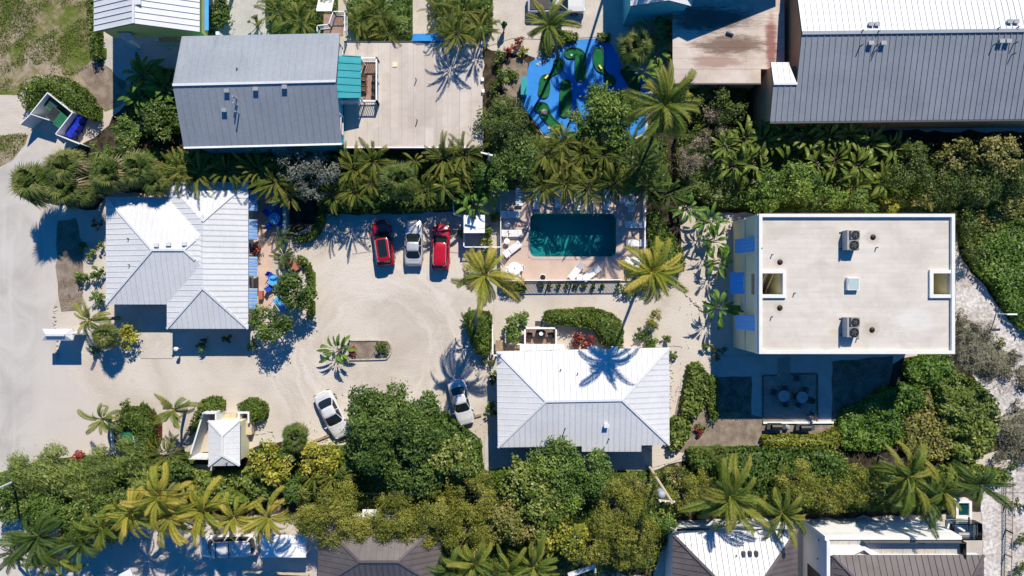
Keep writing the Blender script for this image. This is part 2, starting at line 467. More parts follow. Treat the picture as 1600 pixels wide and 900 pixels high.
MT['palmbark'] = nm('palm_bark', [(.20, .17, .13), (.33, .29, .24)], 4, .95, .1, .2, 10, .4)
MT['bluefab'] = nm('royal_blue_plastic', [(.008, .055, .40), (.012, .075, .48)], 3, .5, .4)
MT['skyblue'] = nm('light_blue_plastic', [(.05, .30, .60), (.07, .36, .68)], 3, .5, .4)
MT['awnblue'] = nm('blue_awning_metal', [(.15, .30, .56), (.19, .35, .62)], 2, .5, .4, .05, 9)
MT['awnblue2'] = nm('bright_blue_awning', [(.07, .36, .78), (.09, .41, .84)], 2, .5, .4, .05, 9)
MT['binblue'] = nm('blue_bin_plastic', [(.006, .02, .35), (.01, .03, .45)], 3, .5, .4)
MT['green'] = nm('green_dumpster_steel', [(.02, .15, .07), (.03, .20, .10)], 2, .6, .4, .12, 9)
MT['tile'] = nm('pool_plaster', [(.19, .49, .46), (.25, .57, .53)], .5, .6, .4, .05, 6)
MT['coping'] = nm('pool_coping', [(.45, .36, .31), (.52, .42, .36)], 3, .7, .3)
MT['aircon'] = nm('weathered_condenser_steel', [(.15, .16, .155), (.21, .22, .215)], 4, .6, .4)
MT['terr'] = nm('terrace_stone', [(.36, .34, .31), (.46, .44, .41)], 1.3, .8, .3, .12, 7)
MT['terr2'] = nm('terrace_stone_warm', [(.40, .35, .30), (.48, .43, .38)], 1.3, .8, .3, .12, 7)
MT['stone'] = nm('limestone', [(.36, .32, .27), (.52, .48, .43)], 4, .95, .1, .2, 12, .4)
MT['rust'] = nm('rusty_iron', [(.09, .045, .025), (.16, .08, .045)], 6, .9, .2)
MT['water'] = watermat(); MT['clear'] = clearglass()
MT['skin'] = nm('skin', (.42, .25, .17), 5, .6, .3); MT['shirt'] = nm('green_shirt', (.02, .10, .06), 5, .9, .2); MT['shorts'] = nm('dark_shorts', (.03, .035, .045), 5, .9, .2)
MT['hair'] = nm('dark_hair', (.02, .015, .012), 8, .7, .3)
MT['yelpaint'] = nm('yellow_paint', (.75, .62, .16), 3, .6, .3)
MT['redpaint'] = nm('red_paint', (.45, .02, .02), 3, .6, .3)
MT['terracotta'] = nm('terracotta', (.36, .13, .08), 4, .8, .2)

# foliage: ramps from darker to paler leaves of the plant
MT['f_dark'] = leafmat('dark_green_leaves', [(.028, .066, .010), (.065, .125, .018), (.12, .185, .030), (.22, .27, .07)])
MT['f_mid'] = leafmat('mid_green_leaves', [(.043, .091, .015), (.085, .159, .024), (.134, .220, .037), (.232, .305, .06)])
MT['f_bright'] = leafmat('bright_green_leaves', [(.040, .095, .012), (.085, .165, .020), (.15, .235, .030), (.28, .35, .075)])
MT['f_deep'] = leafmat('deep_olive_green_leaves', [(.032, .062, .010), (.070, .115, .016), (.12, .165, .028), (.23, .25, .07)])
MT['f_lime'] = leafmat('lime_leaves', [(.091, .146, .015), (.171, .244, .024), (.256, .329, .037), (.403, .439, .07)])
MT['f_olive'] = leafmat('olive_leaves', [(.095, .125, .016), (.19, .21, .026), (.29, .29, .042), (.40, .37, .09)])
MT['f_yel'] = leafmat('yellow_green_leaves', [(.122, .146, .015), (.244, .256, .024), (.378, .354, .043), (.561, .488, .09)])
MT['f_grape'] = leafmat('sea_grape_leaves', [(.055, .091, .015), (.122, .177, .027), (.207, .250, .049), (.415, .403, .12)])
MT['f_mott'] = leafmat('mottled_sea_grape_leaves', [(.073, .083, .020), (.159, .177, .034), (.268, .244, .067), (.439, .366, .13)])
MT['f_grey'] = leafmat('silver_grey_leaves', [(.11, .13, .10), (.18, .20, .16), (.26, .28, .23), (.36, .38, .32)])
MT['f_red'] = leafmat('red_croton_leaves', [(.110, .015, .020), (.244, .034, .032), (.366, .067, .049), (.415, .183, .07)])
MT['f_feath'] = leafmat('feathery_needles', [(.067, .104, .020), (.134, .183, .034), (.207, .256, .055), (.317, .354, .08)], transl=.15)
MT['f_brown'] = leafmat('dry_twigs', [(.122, .091, .061), (.232, .183, .128), (.329, .275, .195), (.390, .354, .19)], transl=.05)
MT['f_scrub'] = leafmat('dune_scrub_leaves', [(.085, .085, .051), (.159, .152, .098), (.244, .226, .159), (.342, .317, .19)], transl=.1)
MT['f_hedge'] = leafmat('clipped_hedge_leaves', [(.049, .085, .012), (.091, .146, .017), (.146, .201, .027), (.232, .268, .05)])
MT['f_hedgey'] = leafmat('yellowish_hedge_leaves', [(.091, .116, .015), (.183, .207, .024), (.293, .293, .037), (.439, .403, .07)])
MT['f_grass'] = leafmat('grass_blades', [(.061, .104, .015), (.122, .177, .027), (.195, .232, .055), (.293, .268, .09)])
MT['p_coco'] = frondmat('coconut_fronds', [(.035, .075, .010), (.075, .125, .014), (.13, .175, .022), (.24, .235, .035), (.36, .29, .07)])
MT['p_yel'] = frondmat('sunbleached_coconut_fronds', [(.07, .115, .012), (.15, .195, .02), (.28, .27, .03), (.42, .34, .055), (.44, .29, .10)])
MT['p_areca'] = frondmat('areca_fronds', [(.030, .060, .008), (.065, .110, .014), (.12, .155, .020), (.23, .22, .038), (.36, .29, .08)])
MT['p_green'] = frondmat('green_palm_fronds', [(.025, .055, .010), (.05, .095, .014), (.085, .135, .022), (.15, .18, .04)])
MT['p_fan'] = frondmat('fan_palm_leaves', [(.035, .07, .012), (.065, .115, .018), (.105, .155, .030), (.17, .19, .05), (.30, .25, .11)], .5)
MT['p_dead'] = frondmat('dry_fan_palm_leaves', [(.225, .153, .090), (.342, .252, .162), (.432, .342, .26)], .7)
MT['p_ban'] = frondmat('broad_glossy_leaves', [(.037, .104, .012), (.073, .171, .022), (.134, .232, .034), (.256, .329, .07)], .52)
MT['p_heli'] = frondmat('broad_mottled_leaves', [(.055, .104, .012), (.110, .171, .022), (.183, .226, .039), (.317, .268, .09)], .4)
# ---------------------------------------------------------------- plants: builders
RNG = np.random.default_rng(11)

def norm(a): return a / np.maximum(np.linalg.norm(a, axis=1, keepdims=True), 1e-6)

def leaf_mesh(name, c, nrm, L, W, mat, rnd, tdir=None, core=None):
    """one mesh of pointed leaves with centres c, normals nrm, lengths L, widths W; rnd = colour value of each leaf"""
    N = len(c)
    n = norm(nrm)
    t = RNG.normal(size=(N, 3)) if tdir is None else tdir + RNG.normal(size=(N, 3)) * .35
    t = norm(t - n * np.sum(t * n, axis=1, keepdims=True)); b = np.cross(n, t)
    L = L[:, None]; W = W[:, None]
    v = np.empty((N, 4, 3))
    v[:, 0] = c - t * L * .5 - n * L * .06
    v[:, 1] = c - b * W * .5 + n * L * .05 + t * L * .06
    v[:, 2] = c + t * L * .5 - n * L * .10
    v[:, 3] = c + b * W * .5 + n * L * .05 + t * L * .06
    me = bpy.data.meshes.new(name)
    nv, nf = 4 * N, N
    me.vertices.add(nv); me.loops.add(nv); me.polygons.add(nf)
    me.vertices.foreach_set('co', v.reshape(-1))
    me.loops.foreach_set('vertex_index', np.arange(nv, dtype=np.int32))
    me.polygons.foreach_set('loop_start', np.arange(0, nv, 4, dtype=np.int32))
    me.materials.append(mat)
    a = me.attributes.new('rnd', 'FLOAT', 'FACE'); a.data.foreach_set('value', np.clip(rnd, 0, 1).astype(np.float32))
    me.update(calc_edges=True)
    return me

# kind: leaf length, leaf width, leaves per square metre of clump surface, clump radius share, material, up bias
KIND = {
    'dense':  (.31, .17, 40, .34, 'f_dark', .55),
    'mid':    (.27, .14, 46, .32, 'f_mid', .5),
    'bright': (.27, .17, 42, .36, 'f_bright', .5),
    'lime':   (.22, .11, 44, .30, 'f_lime', .4),
    'olive':  (.19, .075, 92, .26, 'f_olive', .35),
    'yellow': (.32, .20, 26, .30, 'f_yel', .5),
    'grape':  (.30, .23, 36, .28, 'f_grape', .5),
    'mott':   (.27, .20, 38, .26, 'f_mott', .45),
    'grey':   (.20, .10, 46, .24, 'f_grey', .4),
    'red':    (.28, .13, 34, .34, 'f_red', .4),
    'feath':  (.55, .07, 46, .32, 'f_feath', .3),
    'brown':  (.30, .045, 46, .28, 'f_brown', .25),
    'darkfine': (.22, .12, 46, .28, 'f_deep', .45),
    'scrub':  (.22, .07, 44, .34, 'f_scrub', .25),
    'hedge':  (.19, .12, 80, .4, 'f_hedge', .5),
    'hedgey': (.20, .13, 70, .4, 'f_hedgey', .5),
}

def crown_mesh(name, r, rz, kind, dens=1.0, wind=None, lobes=None, squash=(1, 1)):
    L0, W0, D, cr, mat, up = KIND[kind]
    ncl = lobes or max(8, int(12 * (r / 1.6) ** 1.2))
    ncl = min(ncl, 90)
    # clump centres through the crown's upper volume
    u = norm(RNG.normal(size=(ncl, 3)))
    u[:, 2] = np.abs(u[:, 2]) * 1.0 - .25
    rad = RNG.uniform(.3, 1.0, ncl) ** .55 * .80
    cc = u * rad[:, None] * np.array([r * squash[0], r * squash[1], rz])
    cr_ = r * cr * RNG.uniform(.42, 1.25, ncl) * (1.0 if r < 2 else (2 / r) ** .30)
    tone = RNG.normal(0, .19, ncl)
    C, Nn, Rr = [], [], []
    for i in range(ncl):
        k = max(14, int(4 * pi * cr_[i] ** 2 * D * 1.25 * dens))
        d = norm(RNG.normal(size=(k, 3)))
        d[:, 2] = np.where(d[:, 2] < -.35, -d[:, 2], d[:, 2])
        q = RNG.uniform(.5, 1.0, k) + RNG.exponential(.11, k)
        g = cc[i] * 1.7 + d * cr_[i] * 4.2 / max(.45, cr_[i])
        wv = np.sin(g[:, 0] * 1.9 + 1.3 * np.sin(g[:, 1] * 1.3 + i)) + np.sin(g[:, 1] * 2.3 + 1.1 * np.sin(g[:, 2] * 1.7)) + np.sin(g[:, 2] * 2.1 + g[:, 0] * .8)
        kp = wv + RNG.normal(0, .7, k) > -1.0
        d = d[kp]; q = q[kp] * (1 + .16 * wv[kp]); k = len(d)
        p = cc[i] + d * cr_[i] * q[:, None] * np.array([1, 1, .8])
        C.append(p); Nn.append(d * .55 + np.array([0, 0, up]) + RNG.normal(0, .42, (k, 3)))
        Rr.append(np.clip(.40 + tone[i] + .07 * wv[kp] + RNG.normal(0, .17, k), 0, 1))
    C = np.concatenate(C); Nn = np.concatenate(Nn); Rr = np.concatenate(Rr)
    N = len(C)
    td = None
    if wind is not None: td = np.tile(np.array(wind, float), (N, 1)) * 1.0
    fz = .86
    me = leaf_mesh(name, C, Nn, fz * L0 * RNG.uniform(.55, 1.35, N), fz * W0 * RNG.uniform(.6, 1.3, N), MT[mat], Rr, td)
    return me, cc

def tree(name, kind, x, y, r, h, label, cat='tree', group=None, dens=1.0, wind=None, trunk='bark', lobes=None, sq=(1, 1)):
    """crown whose middle is seen at pixel x, y with pixel radius r, top at h metres"""
    r *= 1.1; rm0 = M(r, h * .75); rz = min(rm0 * .72, h * .42); hc = h - rz
    c = P(x, y, hc); rm = M(r, hc)
    root = thing(name, label, cat, (c.x, c.y, 0), 0, group)
    me, cl = crown_mesh('crown', rm, rz, kind, dens, wind, lobes, sq)
    link('crown', me, root, (0, 0, hc))
    mb = MB(); top = Vector((0, 0, hc - rz * .1))
    tr = max(.06, rm * .055)
    mb.tube([(0, 0, -.05), (RNG.uniform(-.1, .1), RNG.uniform(-.1, .1), hc * .45), top], [tr * 1.35, tr, tr * .5], 7)
    for i in range(0, len(cl), max(1, len(cl) // 9)):
        q = Vector(cl[i]) + Vector((0, 0, hc))
        s = Vector((0, 0, hc * random.uniform(.4, .75)))
        mb.tube([s, s.lerp(q, .55) + Vector((0, 0, .15)), q], [tr * .5, tr * .35, tr * .12], 5)
    mb.build('trunk', MT[trunk], root, local=True)
    return root

def shrub(name, kind, x, y, r, h, label, cat='shrub', group=None, dens=1.0, wind=None, sq=(1, 1), lobes=None):
    hc = h * .45; c = P(x, y, hc); rm = M(r, hc)
    root = thing(name, label, cat, (c.x, c.y, 0), 0, group)
    me, cl = crown_mesh('foliage', rm, h * .52, kind, dens * 1.15, wind, lobes or max(8, int(8 * rm)), sq)
    link('foliage', me, root, (0, 0, hc))
    mb = MB()
    for i in range(0, len(cl), max(1, len(cl) // 6)):
        q = Vector(cl[i]) + Vector((0, 0, hc))
        mb.tube([(0, 0, -.03), (q.x * .5, q.y * .5, q.z * .6), q], [.05, .035, .015], 5)
    mb.build('stem', MT['bark'], root, local=True)
    return root

def inpoly(p, poly):
    x, y = p[:, 0], p[:, 1]; ins = np.zeros(len(p), bool); k = len(poly)
    for i in range(k):
        x1, y1 = poly[i]; x2, y2 = poly[(i + 1) % k]
        if y1 == y2: continue
        cnd = ((y1 > y) != (y2 > y)) & (x < (x2 - x1) * (y - y1) / (y2 - y1) + x1)
        ins ^= cnd
    return ins

def edgedist(p, poly):
    d = np.full(len(p), 1e9); k = len(poly)
    for i in range(k):
        a = np.array(poly[i]); b = np.array(poly[(i + 1) % k]); ab = b - a
        t = np.clip(((p - a) @ ab) / max(1e-9, ab @ ab), 0, 1)
        d = np.minimum(d, np.linalg.norm(p - (a + t[:, None] * ab), axis=1))
    return d

def wob(p, s, seed):
    """smooth wobble in the plane"""
    r = np.random.default_rng(seed); o = np.zeros(len(p))
    for i in range(7):
        a = r.uniform(0, 2 * pi); f = s * r.uniform(.5, 1.9); ph = r.uniform(0, 6.28)
        o += np.sin((p[:, 0] * cos(a) + p[:, 1] * sin(a)) * f + ph) / 7
    return o

def hedge(name, kind, poly, h, label, cat='hedge', rough=.12, edge=.45, dens=1.0, group=None, tuft=0.0, kind_=None, seed=None, stuff=False, wave=1.3):
    """mass of leaves over a footprint given in photograph pixels, height h"""
    L0, W0, D, cr, mat, up = KIND[kind]
    pts = [P(x, y, h * .7) for x, y in poly]
    W = [(p.x, p.y) for p in pts]
    cx = sum(p[0] for p in W) / len(W); cy = sum(p[1] for p in W) / len(W)
    loc = [(p[0] - cx, p[1] - cy) for p in W]
    a = np.array(loc); lo, hi = a.min(0), a.max(0)
    area = (hi - lo).prod()
    n = int(area * D * 1.25 * dens)
    p = RNG.uniform(lo - .1, hi + .1, (n, 2)); p = p[inpoly(p, loc)]
    sd = seed or int(abs(cx * 100) + abs(cy * 37)) + 5
    d = edgedist(p, loc)
    z = h * np.sqrt(np.clip(1 - (1 - np.clip(d / edge, 0, 1)) ** 2, 0, 1)) * .9 + .1 * h
    z = z * (1 + rough * 2.2 * wob(p, wave, sd)) + RNG.normal(0, .05 + rough * .12, len(p)) * h * .5
    ins = RNG.uniform(0, 1, len(p)) ** 3 * .25 * h
    z = np.maximum(.05, z - ins)
    # sides
    per = []
    for i in range(len(loc)):
        q0, q1 = Vector(loc[i]), Vector(loc[(i + 1) % len(loc)]); ln = (q1 - q0).length
        k = int(ln * h * D * .9 * dens)
        t = RNG.uniform(0, 1, k)
        o = Vector((q1.y - q0.y, q0.x - q1.x)).normalized() if ln > 0 else Vector((0, 0))
        per.append(np.stack([q0.x + (q1.x - q0.x) * t, q0.y + (q1.y - q0.y) * t, RNG.uniform(.05, .9, k) * h], 1))
    side = np.concatenate(per); side[:, :2] += RNG.normal(0, .05, (len(side), 2))
    top = np.concatenate([p, z[:, None]], 1)
    c = np.concatenate([top, side]); N = len(c)
    nr = RNG.normal(0, .55, (N, 3)); nr[:len(top), 2] += up + .6; nr[len(top):, 2] += .2
    tone = wob(c[:, :2], 1.1, sd + 1) * .45 + wob(c[:, :2], 3.5, sd + 2) * .25
    rnd = .42 + tone + RNG.normal(0, .17, N)
    if stuff: root = None
    else: root = thing(name, label, cat, (cx, cy, 0), 0, group)
    me = leaf_mesh('foliage', c, nr, L0 * RNG.uniform(.7, 1.3, N), W0 * RNG.uniform(.7, 1.25, N), MT[mat], rnd)
    # leafy mass inside, so that no ground shows between the outer leaves
    st = .32; gx = np.arange(lo[0], hi[0] + st, st); gy = np.arange(lo[1], hi[1] + st, st)
    X, Y = np.meshgrid(gx, gy); g = np.stack([X.ravel(), Y.ravel()], 1)
    gd = np.where(inpoly(g, loc), edgedist(g, loc), 0)
    gz = h * np.sqrt(np.clip(1 - (1 - np.clip(gd / edge, 0, 1)) ** 2, 0, 1)) * .74 * (1 + rough * 2.2 * wob(g, wave, sd)) + RNG.normal(0, .04, len(g)) * h
    q = MB(); nx = len(gx); ok = gd > .06
    q.v = [(float(g[i, 0]), float(g[i, 1]), float(max(.02, gz[i]))) for i in range(len(g))]
    for i in range(len(gy) - 1):
        for j in range(nx - 1):
            f = (i * nx + j, i * nx + j + 1, (i + 1) * nx + j + 1, (i + 1) * nx + j)
            if sum(ok[k_] for k_ in f) >= 2: q.f.append(f); q.m.append(0)
    if stuff:
        o = link(name, me, None, (cx, cy, 0)); tag(o, label, kind='stuff')
        q.v = [(v_[0] + cx, v_[1] + cy, v_[2]) for v_ in q.v]; setrnd(q.build(name, MT[mat], None, kind='stuff', origin=(cx, cy, 0)).data, RNG.uniform(.05, .5, len(q.f))); return o
    setrnd(q.build('inner_foliage', MT[mat], root, local=True).data, RNG.uniform(.05, .5, len(q.f)))
    link('foliage', me, root)
    mb = MB(); k = min(40, max(5, int(area * .8)))
    q = p[RNG.permutation(len(p))[:k]]
    for u, v in q:
        mb.tube([(u, v, -.03), (u + random.uniform(-.1, .1), v + random.uniform(-.1, .1), h * .72)], [.035, .012], 5)
    mb.build('stem', MT['bark'], root, local=True)
    return root

# ---- palm leaves: meshes shared by all fronds alike
def setrnd(me, vals):
    a = me.attributes.new('rnd', 'FLOAT', 'FACE'); a.data.foreach_set('value', np.clip(np.array(vals), 0, 1).astype(np.float32))

def frond_mesh(name, mat, droop, yaw, n=24, leaf=.26, lw=.055, vee=.35, fwd=.75, petiole=.14, rw=.018, hang=.25):
    """feather frond one unit long, starting along +X and bending down by droop radians"""
    mb = MB(); rn = []
    k = 10; pts = [Vector((0, 0, 0))]; dirs = []
    for i in range(k):
        t = (i + .5) / k
        e = -droop * t ** 1.35; a = yaw * t
        d = Vector((cos(e) * cos(a), cos(e) * sin(a), sin(e))); dirs.append(d)
        pts.append(pts[-1] + d / k)
    def at(t):
        f = min(k - 1e-4, t * k); i = int(f); return pts[i].lerp(pts[i + 1], f - i), dirs[i]
    m0 = len(mb.f)
    mb.tube([pts[0], pts[3], pts[6], pts[10]], [rw, rw * .75, rw * .45, rw * .12], 4, cap=False)
    rn += [.85] * (len(mb.f) - m0)
    for i in range(n):
        t = petiole + (1 - petiole) * (i + .5) / n
        p, d = at(t)
        side = Vector((-d.y, d.x, 0)).normalized(); upv = side.cross(d) * -1
        if upv.z < 0: upv = -upv
        ll = leaf * (sin(pi * min(1, (t - petiole) / (1 - petiole) * .86 + .10)) ** .55) * random.uniform(.85, 1.12)
        for s in (-1, 1):
            q = (side * s + d * fwd * (.6 + .6 * t) + upv * (vee * random.uniform(.3, 1.2))).normalized()
            tip = p + q * ll + Vector((0, 0, -hang * ll * random.uniform(.5, 1.4)))
            mid = p + q * ll * .5 + Vector((0, 0, .02 * ll))
            wv = d * (lw * .5)
            nn = len(mb.v)
            mb.v += [tuple(p - wv * .5), tuple(p + wv * .5), tuple(mid + wv), tuple(mid - wv), tuple(tip)]
            mb.f += [(nn, nn + 1, nn + 2, nn + 3), (nn + 3, nn + 2, nn + 4)]; mb.m += [0, 0]
            g = .08 + .62 * t ** 1.4 + .3 * random.random()
            rn += [g, g + .1]
    me = bpy.data.meshes.new(name); me.from_pydata(mb.v, [], mb.f); me.materials.append(MT[mat]); setrnd(me, rn); me.update()
    return me

def fan_mesh(name, mat, blades=22, droop=.5):
    """fan leaf one unit long: a stalk, then a round fan of split blades"""
    mb = MB(); rn = []
    mb.tube([(0, 0, 0), (.26, 0, .05), (.5, 0, .03)], [.016, .013, .012], 4, cap=False); rn += [.9] * 8
    for i in range(blades):
        a = (i / (blades - 1) - .5) * R(250)
        ln = .52 * (.72 + .28 * cos(a * .6)) * random.uniform(.9, 1.06)
        d = Vector((cos(a), sin(a), 0)); s = Vector((-d.y, d.x, 0))
        o = Vector((.46, 0, .03)); z = random.uniform(-.02, .03)
        p1 = o + d * ln * .55 + Vector((0, 0, .03 + z)); tip = o + d * ln + Vector((0, 0, -droop * .26 * random.uniform(.6, 1.4)))
        wd = .034
        n = len(mb.v)
        mb.v += [tuple(o), tuple(p1 - s * wd), tuple(p1 + Vector((0, 0, -.02))), tuple(p1 + s * wd), tuple(tip)]
        mb.f += [(n, n + 1, n + 2), (n, n + 2, n + 3), (n + 1, n + 4, n + 2), (n + 2, n + 4, n + 3)]; mb.m += [0] * 4
        g = .1 + .55 * random.random(); rn += [g, g + .25, g + .08, g + .33]
    me = bpy.data.meshes.new(name); me.from_pydata(mb.v, [], mb.f); me.materials.append(MT[mat]); setrnd(me, rn); me.update()
    return me

def blade_mesh(name, mat, droop, wd=.15, yaw=0.0, petiole=.2, torn=True):
    """broad paddle leaf one unit long, folded along its midrib"""
    mb = MB(); rn = []; k = 9
    pts = [Vector((0, 0, 0))]; dirs = []
    for i in range(k):
        t = (i + .5) / k; e = -droop * t ** 1.5; a = yaw * t
        d = Vector((cos(e) * cos(a), cos(e) * sin(a), sin(e))); dirs.append(d); pts.append(pts[-1] + d / k)
    dirs.append(dirs[-1])
    mb.tube([pts[0], pts[2], pts[5], pts[9]], [.018, .014, .009, .003], 4, cap=False); rn += [.95] * 12
    L, Rr = [], []
    for i in range(2, k + 1):
        t = (i - 2) / (k - 2); w_ = wd * (sin(pi * min(1, t * .93 + .05)) ** .6)
        d = dirs[i]; s = Vector((-d.y, d.x, 0)).normalized()
        L.append(pts[i] + s * w_ * random.uniform(.85, 1.1) + Vector((0, 0, .35 * w_))); Rr.append(pts[i] - s * w_ * random.uniform(.85, 1.1) + Vector((0, 0, .35 * w_)))
    for i in range(k - 2):
        p0, p1 = pts[i + 2], pts[i + 3]
        g = .2 + .45 * random.random()
        c0 = L[i].lerp(L[i + 1], .88 if torn else 1.0); c1 = Rr[i].lerp(Rr[i + 1], .88 if torn else 1.0)
        mb.face([p0, p1, c0, L[i]]); mb.face([p1, p0, Rr[i], c1]); rn += [g, g + .15]
    me = bpy.data.meshes.new(name); me.from_pydata(mb.v, [], mb.f); me.materials.append(MT[mat]); setrnd(me, rn); me.update()
    return me

FR = {}
for key, mat in (('coco', 'p_coco'), ('yel', 'p_yel'), ('gcoco', 'p_green')):
    FR[key] = [frond_mesh('coconut_frond', mat, dr, yw, 38, .165, .026, .3, .95, hang=.55) for dr, yw in ((.9, .35), (1.3, -.6), (1.8, .5), (1.2, .95), (2.2, -.3), (1.1, -.9), (1.9, .15), (2.6, .6))]
FR['areca'] = [frond_mesh('areca_frond', 'p_areca', dr, yw, 24, .135, .034, .5, 1.1, hang=.45) for dr, yw in ((1.0, .3), (1.5, -.45), (2.0, .5), (.8, -.2), (2.3, -.2))]
FR['gareca'] = [frond_mesh('areca_frond', 'p_green', dr, yw, 24, .135, .034, .5, 1.1, hang=.45) for dr, yw in ((1.0, .3), (1.5, -.45), (2.0, .5), (.8, -.2), (2.3, -.2))]
FR['drycoco'] = [frond_mesh('dry_frond', 'p_dead', dr, yw, 26, .12, .026, .1, 1.2, hang=.9) for dr, yw in ((1.2, .4), (1.8, -.5))]
FR['fan'] = [fan_mesh('fan_leaf', 'p_fan', 24, dr) for dr in (.5, .9, 1.4)]
FR['dead'] = [fan_mesh('dry_fan_leaf', 'p_dead', 13, 1.4) for dr in (1, 2)]
FR['ban'] = [blade_mesh('broad_leaf', 'p_ban', dr, .115, yw) for dr, yw in ((.8, .2), (1.3, -.4), (1.8, .35))]
FR['heli'] = [blade_mesh('broad_leaf', 'p_heli', dr, .10, yw) for dr, yw in ((.9, .3), (1.4, -.5), (2.0, .4), (1.7, -.2))]

def leaves_on(root, at, meshes, n, L, name, e0=75, e1=-25, spread=0.0, jit=.18, az0=None, wind=0.0):
    az0 = random.uniform(0, 6.28) if az0 is None else az0
    for i in range(n):
        f = (i + .5) / n
        az = az0 + i * 2.39996 + random.uniform(-.25, .25)
        if wind: az += wind * sin(R(-100) - az)          # the wind swings fronds round to the lee side
        el = R(e0 + (e1 - e0) * f ** .8) + random.uniform(-.28, .28)
        s = L * random.uniform(1 - jit, 1 + jit * .6) * (.82 if f < .15 else 1)
        o = at + Vector((cos(az), sin(az), 0)) * (spread * random.uniform(.2, 1)) if spread else at + Vector((cos(az) * .06, sin(az) * .06, 0))
        link(name, random.choice(meshes), root, o, (random.uniform(-.6, .6), -el, az), (s, s, s))

def coco(x, y, r, h, label, base=None, key='coco', n=19, group=None, name='coconut_palm', nuts=False, wind=.25):
    """coconut palm whose heart is seen at x, y; base = pixel where the trunk meets the ground"""
    top = P(x, y, h); b = P(*base, 0) if base else Vector((top.x + random.uniform(-.4, .4), top.y + random.uniform(-.3, .3), 0))
    root = thing(name, label, 'palm tree', (b.x, b.y, 0), 0, group)
    t = top - b; t.z = h
    mid = Vector((t.x * .35, t.y * .35, h * .55))
    pts = [Vector((0, 0, -.05)), Vector((t.x * .08, t.y * .08, h * .12)), mid, Vector((t.x * .72, t.y * .72, h * .83)), t]
    MB().tube(pts, [.24, .17, .13, .12, .11], 8).build('trunk', MT['palmbark'], root, local=True)
    leaves_on(root, t, FR[key], int(n * 1.5), M(r, h) * 1.32, 'frond', 82, -16, wind=wind, jit=.38)
    if h > 4: leaves_on(root, t - Vector((0, 0, .12)), FR['drycoco'], random.choice((2, 3, 4)), M(r, h) * .95, 'dry_frond', -15, -60)
    if nuts:
        for i in range(5):
            a = i * 1.3; MB().lathe((t.x + .22 * cos(a), t.y + .22 * sin(a), t.z - .35), [(.03, 0), (.1, .06), (.12, .13), (.08, .22), (.02, .26)], 8).build('coconut', MT['p_green'] if False else MT['wood'], root, local=True)
    return root

def areca(x, y, r, h, label, n=38, key='areca', group=None, stems=6, name='areca_palm'):
    """clump of thin stems with arching feather fronds"""
    L = M(r, h) * 1.0
    hb = max(.15, h - L * .62)
    c = P(x, y, hb + L * .35)
    root = thing(name, label, 'palm', (c.x, c.y, 0), 0, group)
    mb = MB()
    for i in range(stems):
        a = i * 2.4; q = .12 + .3 * random.random()
        mb.tube([(cos(a) * q * .6, sin(a) * q * .6, -.03), (cos(a) * q, sin(a) * q, hb * .6), (cos(a) * q * 1.2, sin(a) * q * 1.2, hb + .05)], [.045, .04, .03], 6)
    mb.build('stem', MT['palmbark'], root, local=True)
    leaves_on(root, Vector((0, 0, hb)), FR[key], n, L * 1.2, 'frond', 82, -8, spread=.6, jit=.32)
    return root

def fanpalm(x, y, r, h, label, n=30, dead=0, group=None, lean=(0, 0), name='cabbage_palm'):
    top = P(x, y, h - .4); b = Vector((top.x + lean[0], top.y + lean[1], 0))
    root = thing(name, label, 'palm tree', (b.x, b.y, 0), 0, group)
    t = Vector((top.x - b.x, top.y - b.y, top.z))
    MB().tube([(0, 0, -.05), (t.x * .4, t.y * .4, t.z * .5), t], [.2, .16, .16], 8).build('trunk', MT['palmbark'], root, local=True)
    L = M(r, h) * 1.02
    leaves_on(root, t, FR['fan'], n, L, 'fan_leaf', 82, -20, spread=.08)
    if dead: leaves_on(root, t - Vector((0, 0, .15)), FR['dead'], dead, L * .98, 'dry_leaf', 50, -35, spread=.1)
    return root

def broad(x, y, r, h, label, n=14, key='ban', group=None, name='broad_leaved_plant', cat='plant'):
    L = M(r, h) * 1.05; hb = max(.1, h - L * .7)
    c = P(x, y, hb + L * .3)
    root = thing(name, label, cat, (c.x, c.y, 0), 0, group)
    mb = MB()
    for i in range(5):
        a = i * 1.9; q = .1 + .25 * random.random()
        mb.tube([(cos(a) * q * .5, sin(a) * q * .5, -.03), (cos(a) * q, sin(a) * q, hb + .1)], [.07, .045], 6)
    mb.build('stem', MT['palmbark'], root, local=True)
    leaves_on(root, Vector((0, 0, hb)), FR[key], int(n * 1.45), L * 1.05, 'leaf', 80, 0, spread=.6, jit=.45)
    return root
# ---------------------------------------------------------------- ground and paving
Z = [0.0]
def sheet(name, poly, mat, z=None, jitter=0.0, kind='structure', h=0.0):
    """flat sheet over a footprint in pixels, each 4 mm above the one before"""
    if z is None: Z[0] += .002; z = Z[0]
    pts = [P(x, y, h) for x, y in poly]
    if jitter:
        q = []
        for i, a in enumerate(pts):
            b = pts[(i + 1) % len(pts)]; k = max(1, int((b - a).length / .8)); nn = Vector((b.y - a.y, a.x - b.x, 0)).normalized()
            for j in range(k):
                q.append(a.lerp(b, j / k) + nn * random.uniform(-jitter, jitter))
        pts = q
    mb = MB(); mb.face([(p.x, p.y, z) for p in pts])
    o = mb.build(name, mat, origin=(0, 0, 0), kind=kind)
    me = o.data
    bm = bmesh.new(); bm.from_mesh(me); bmesh.ops.triangulate(bm, faces=bm.faces[:])
    for f in bm.faces:
        if f.normal.z < 0: f.normal_flip()
    bm.to_mesh(me); bm.free()
    return o

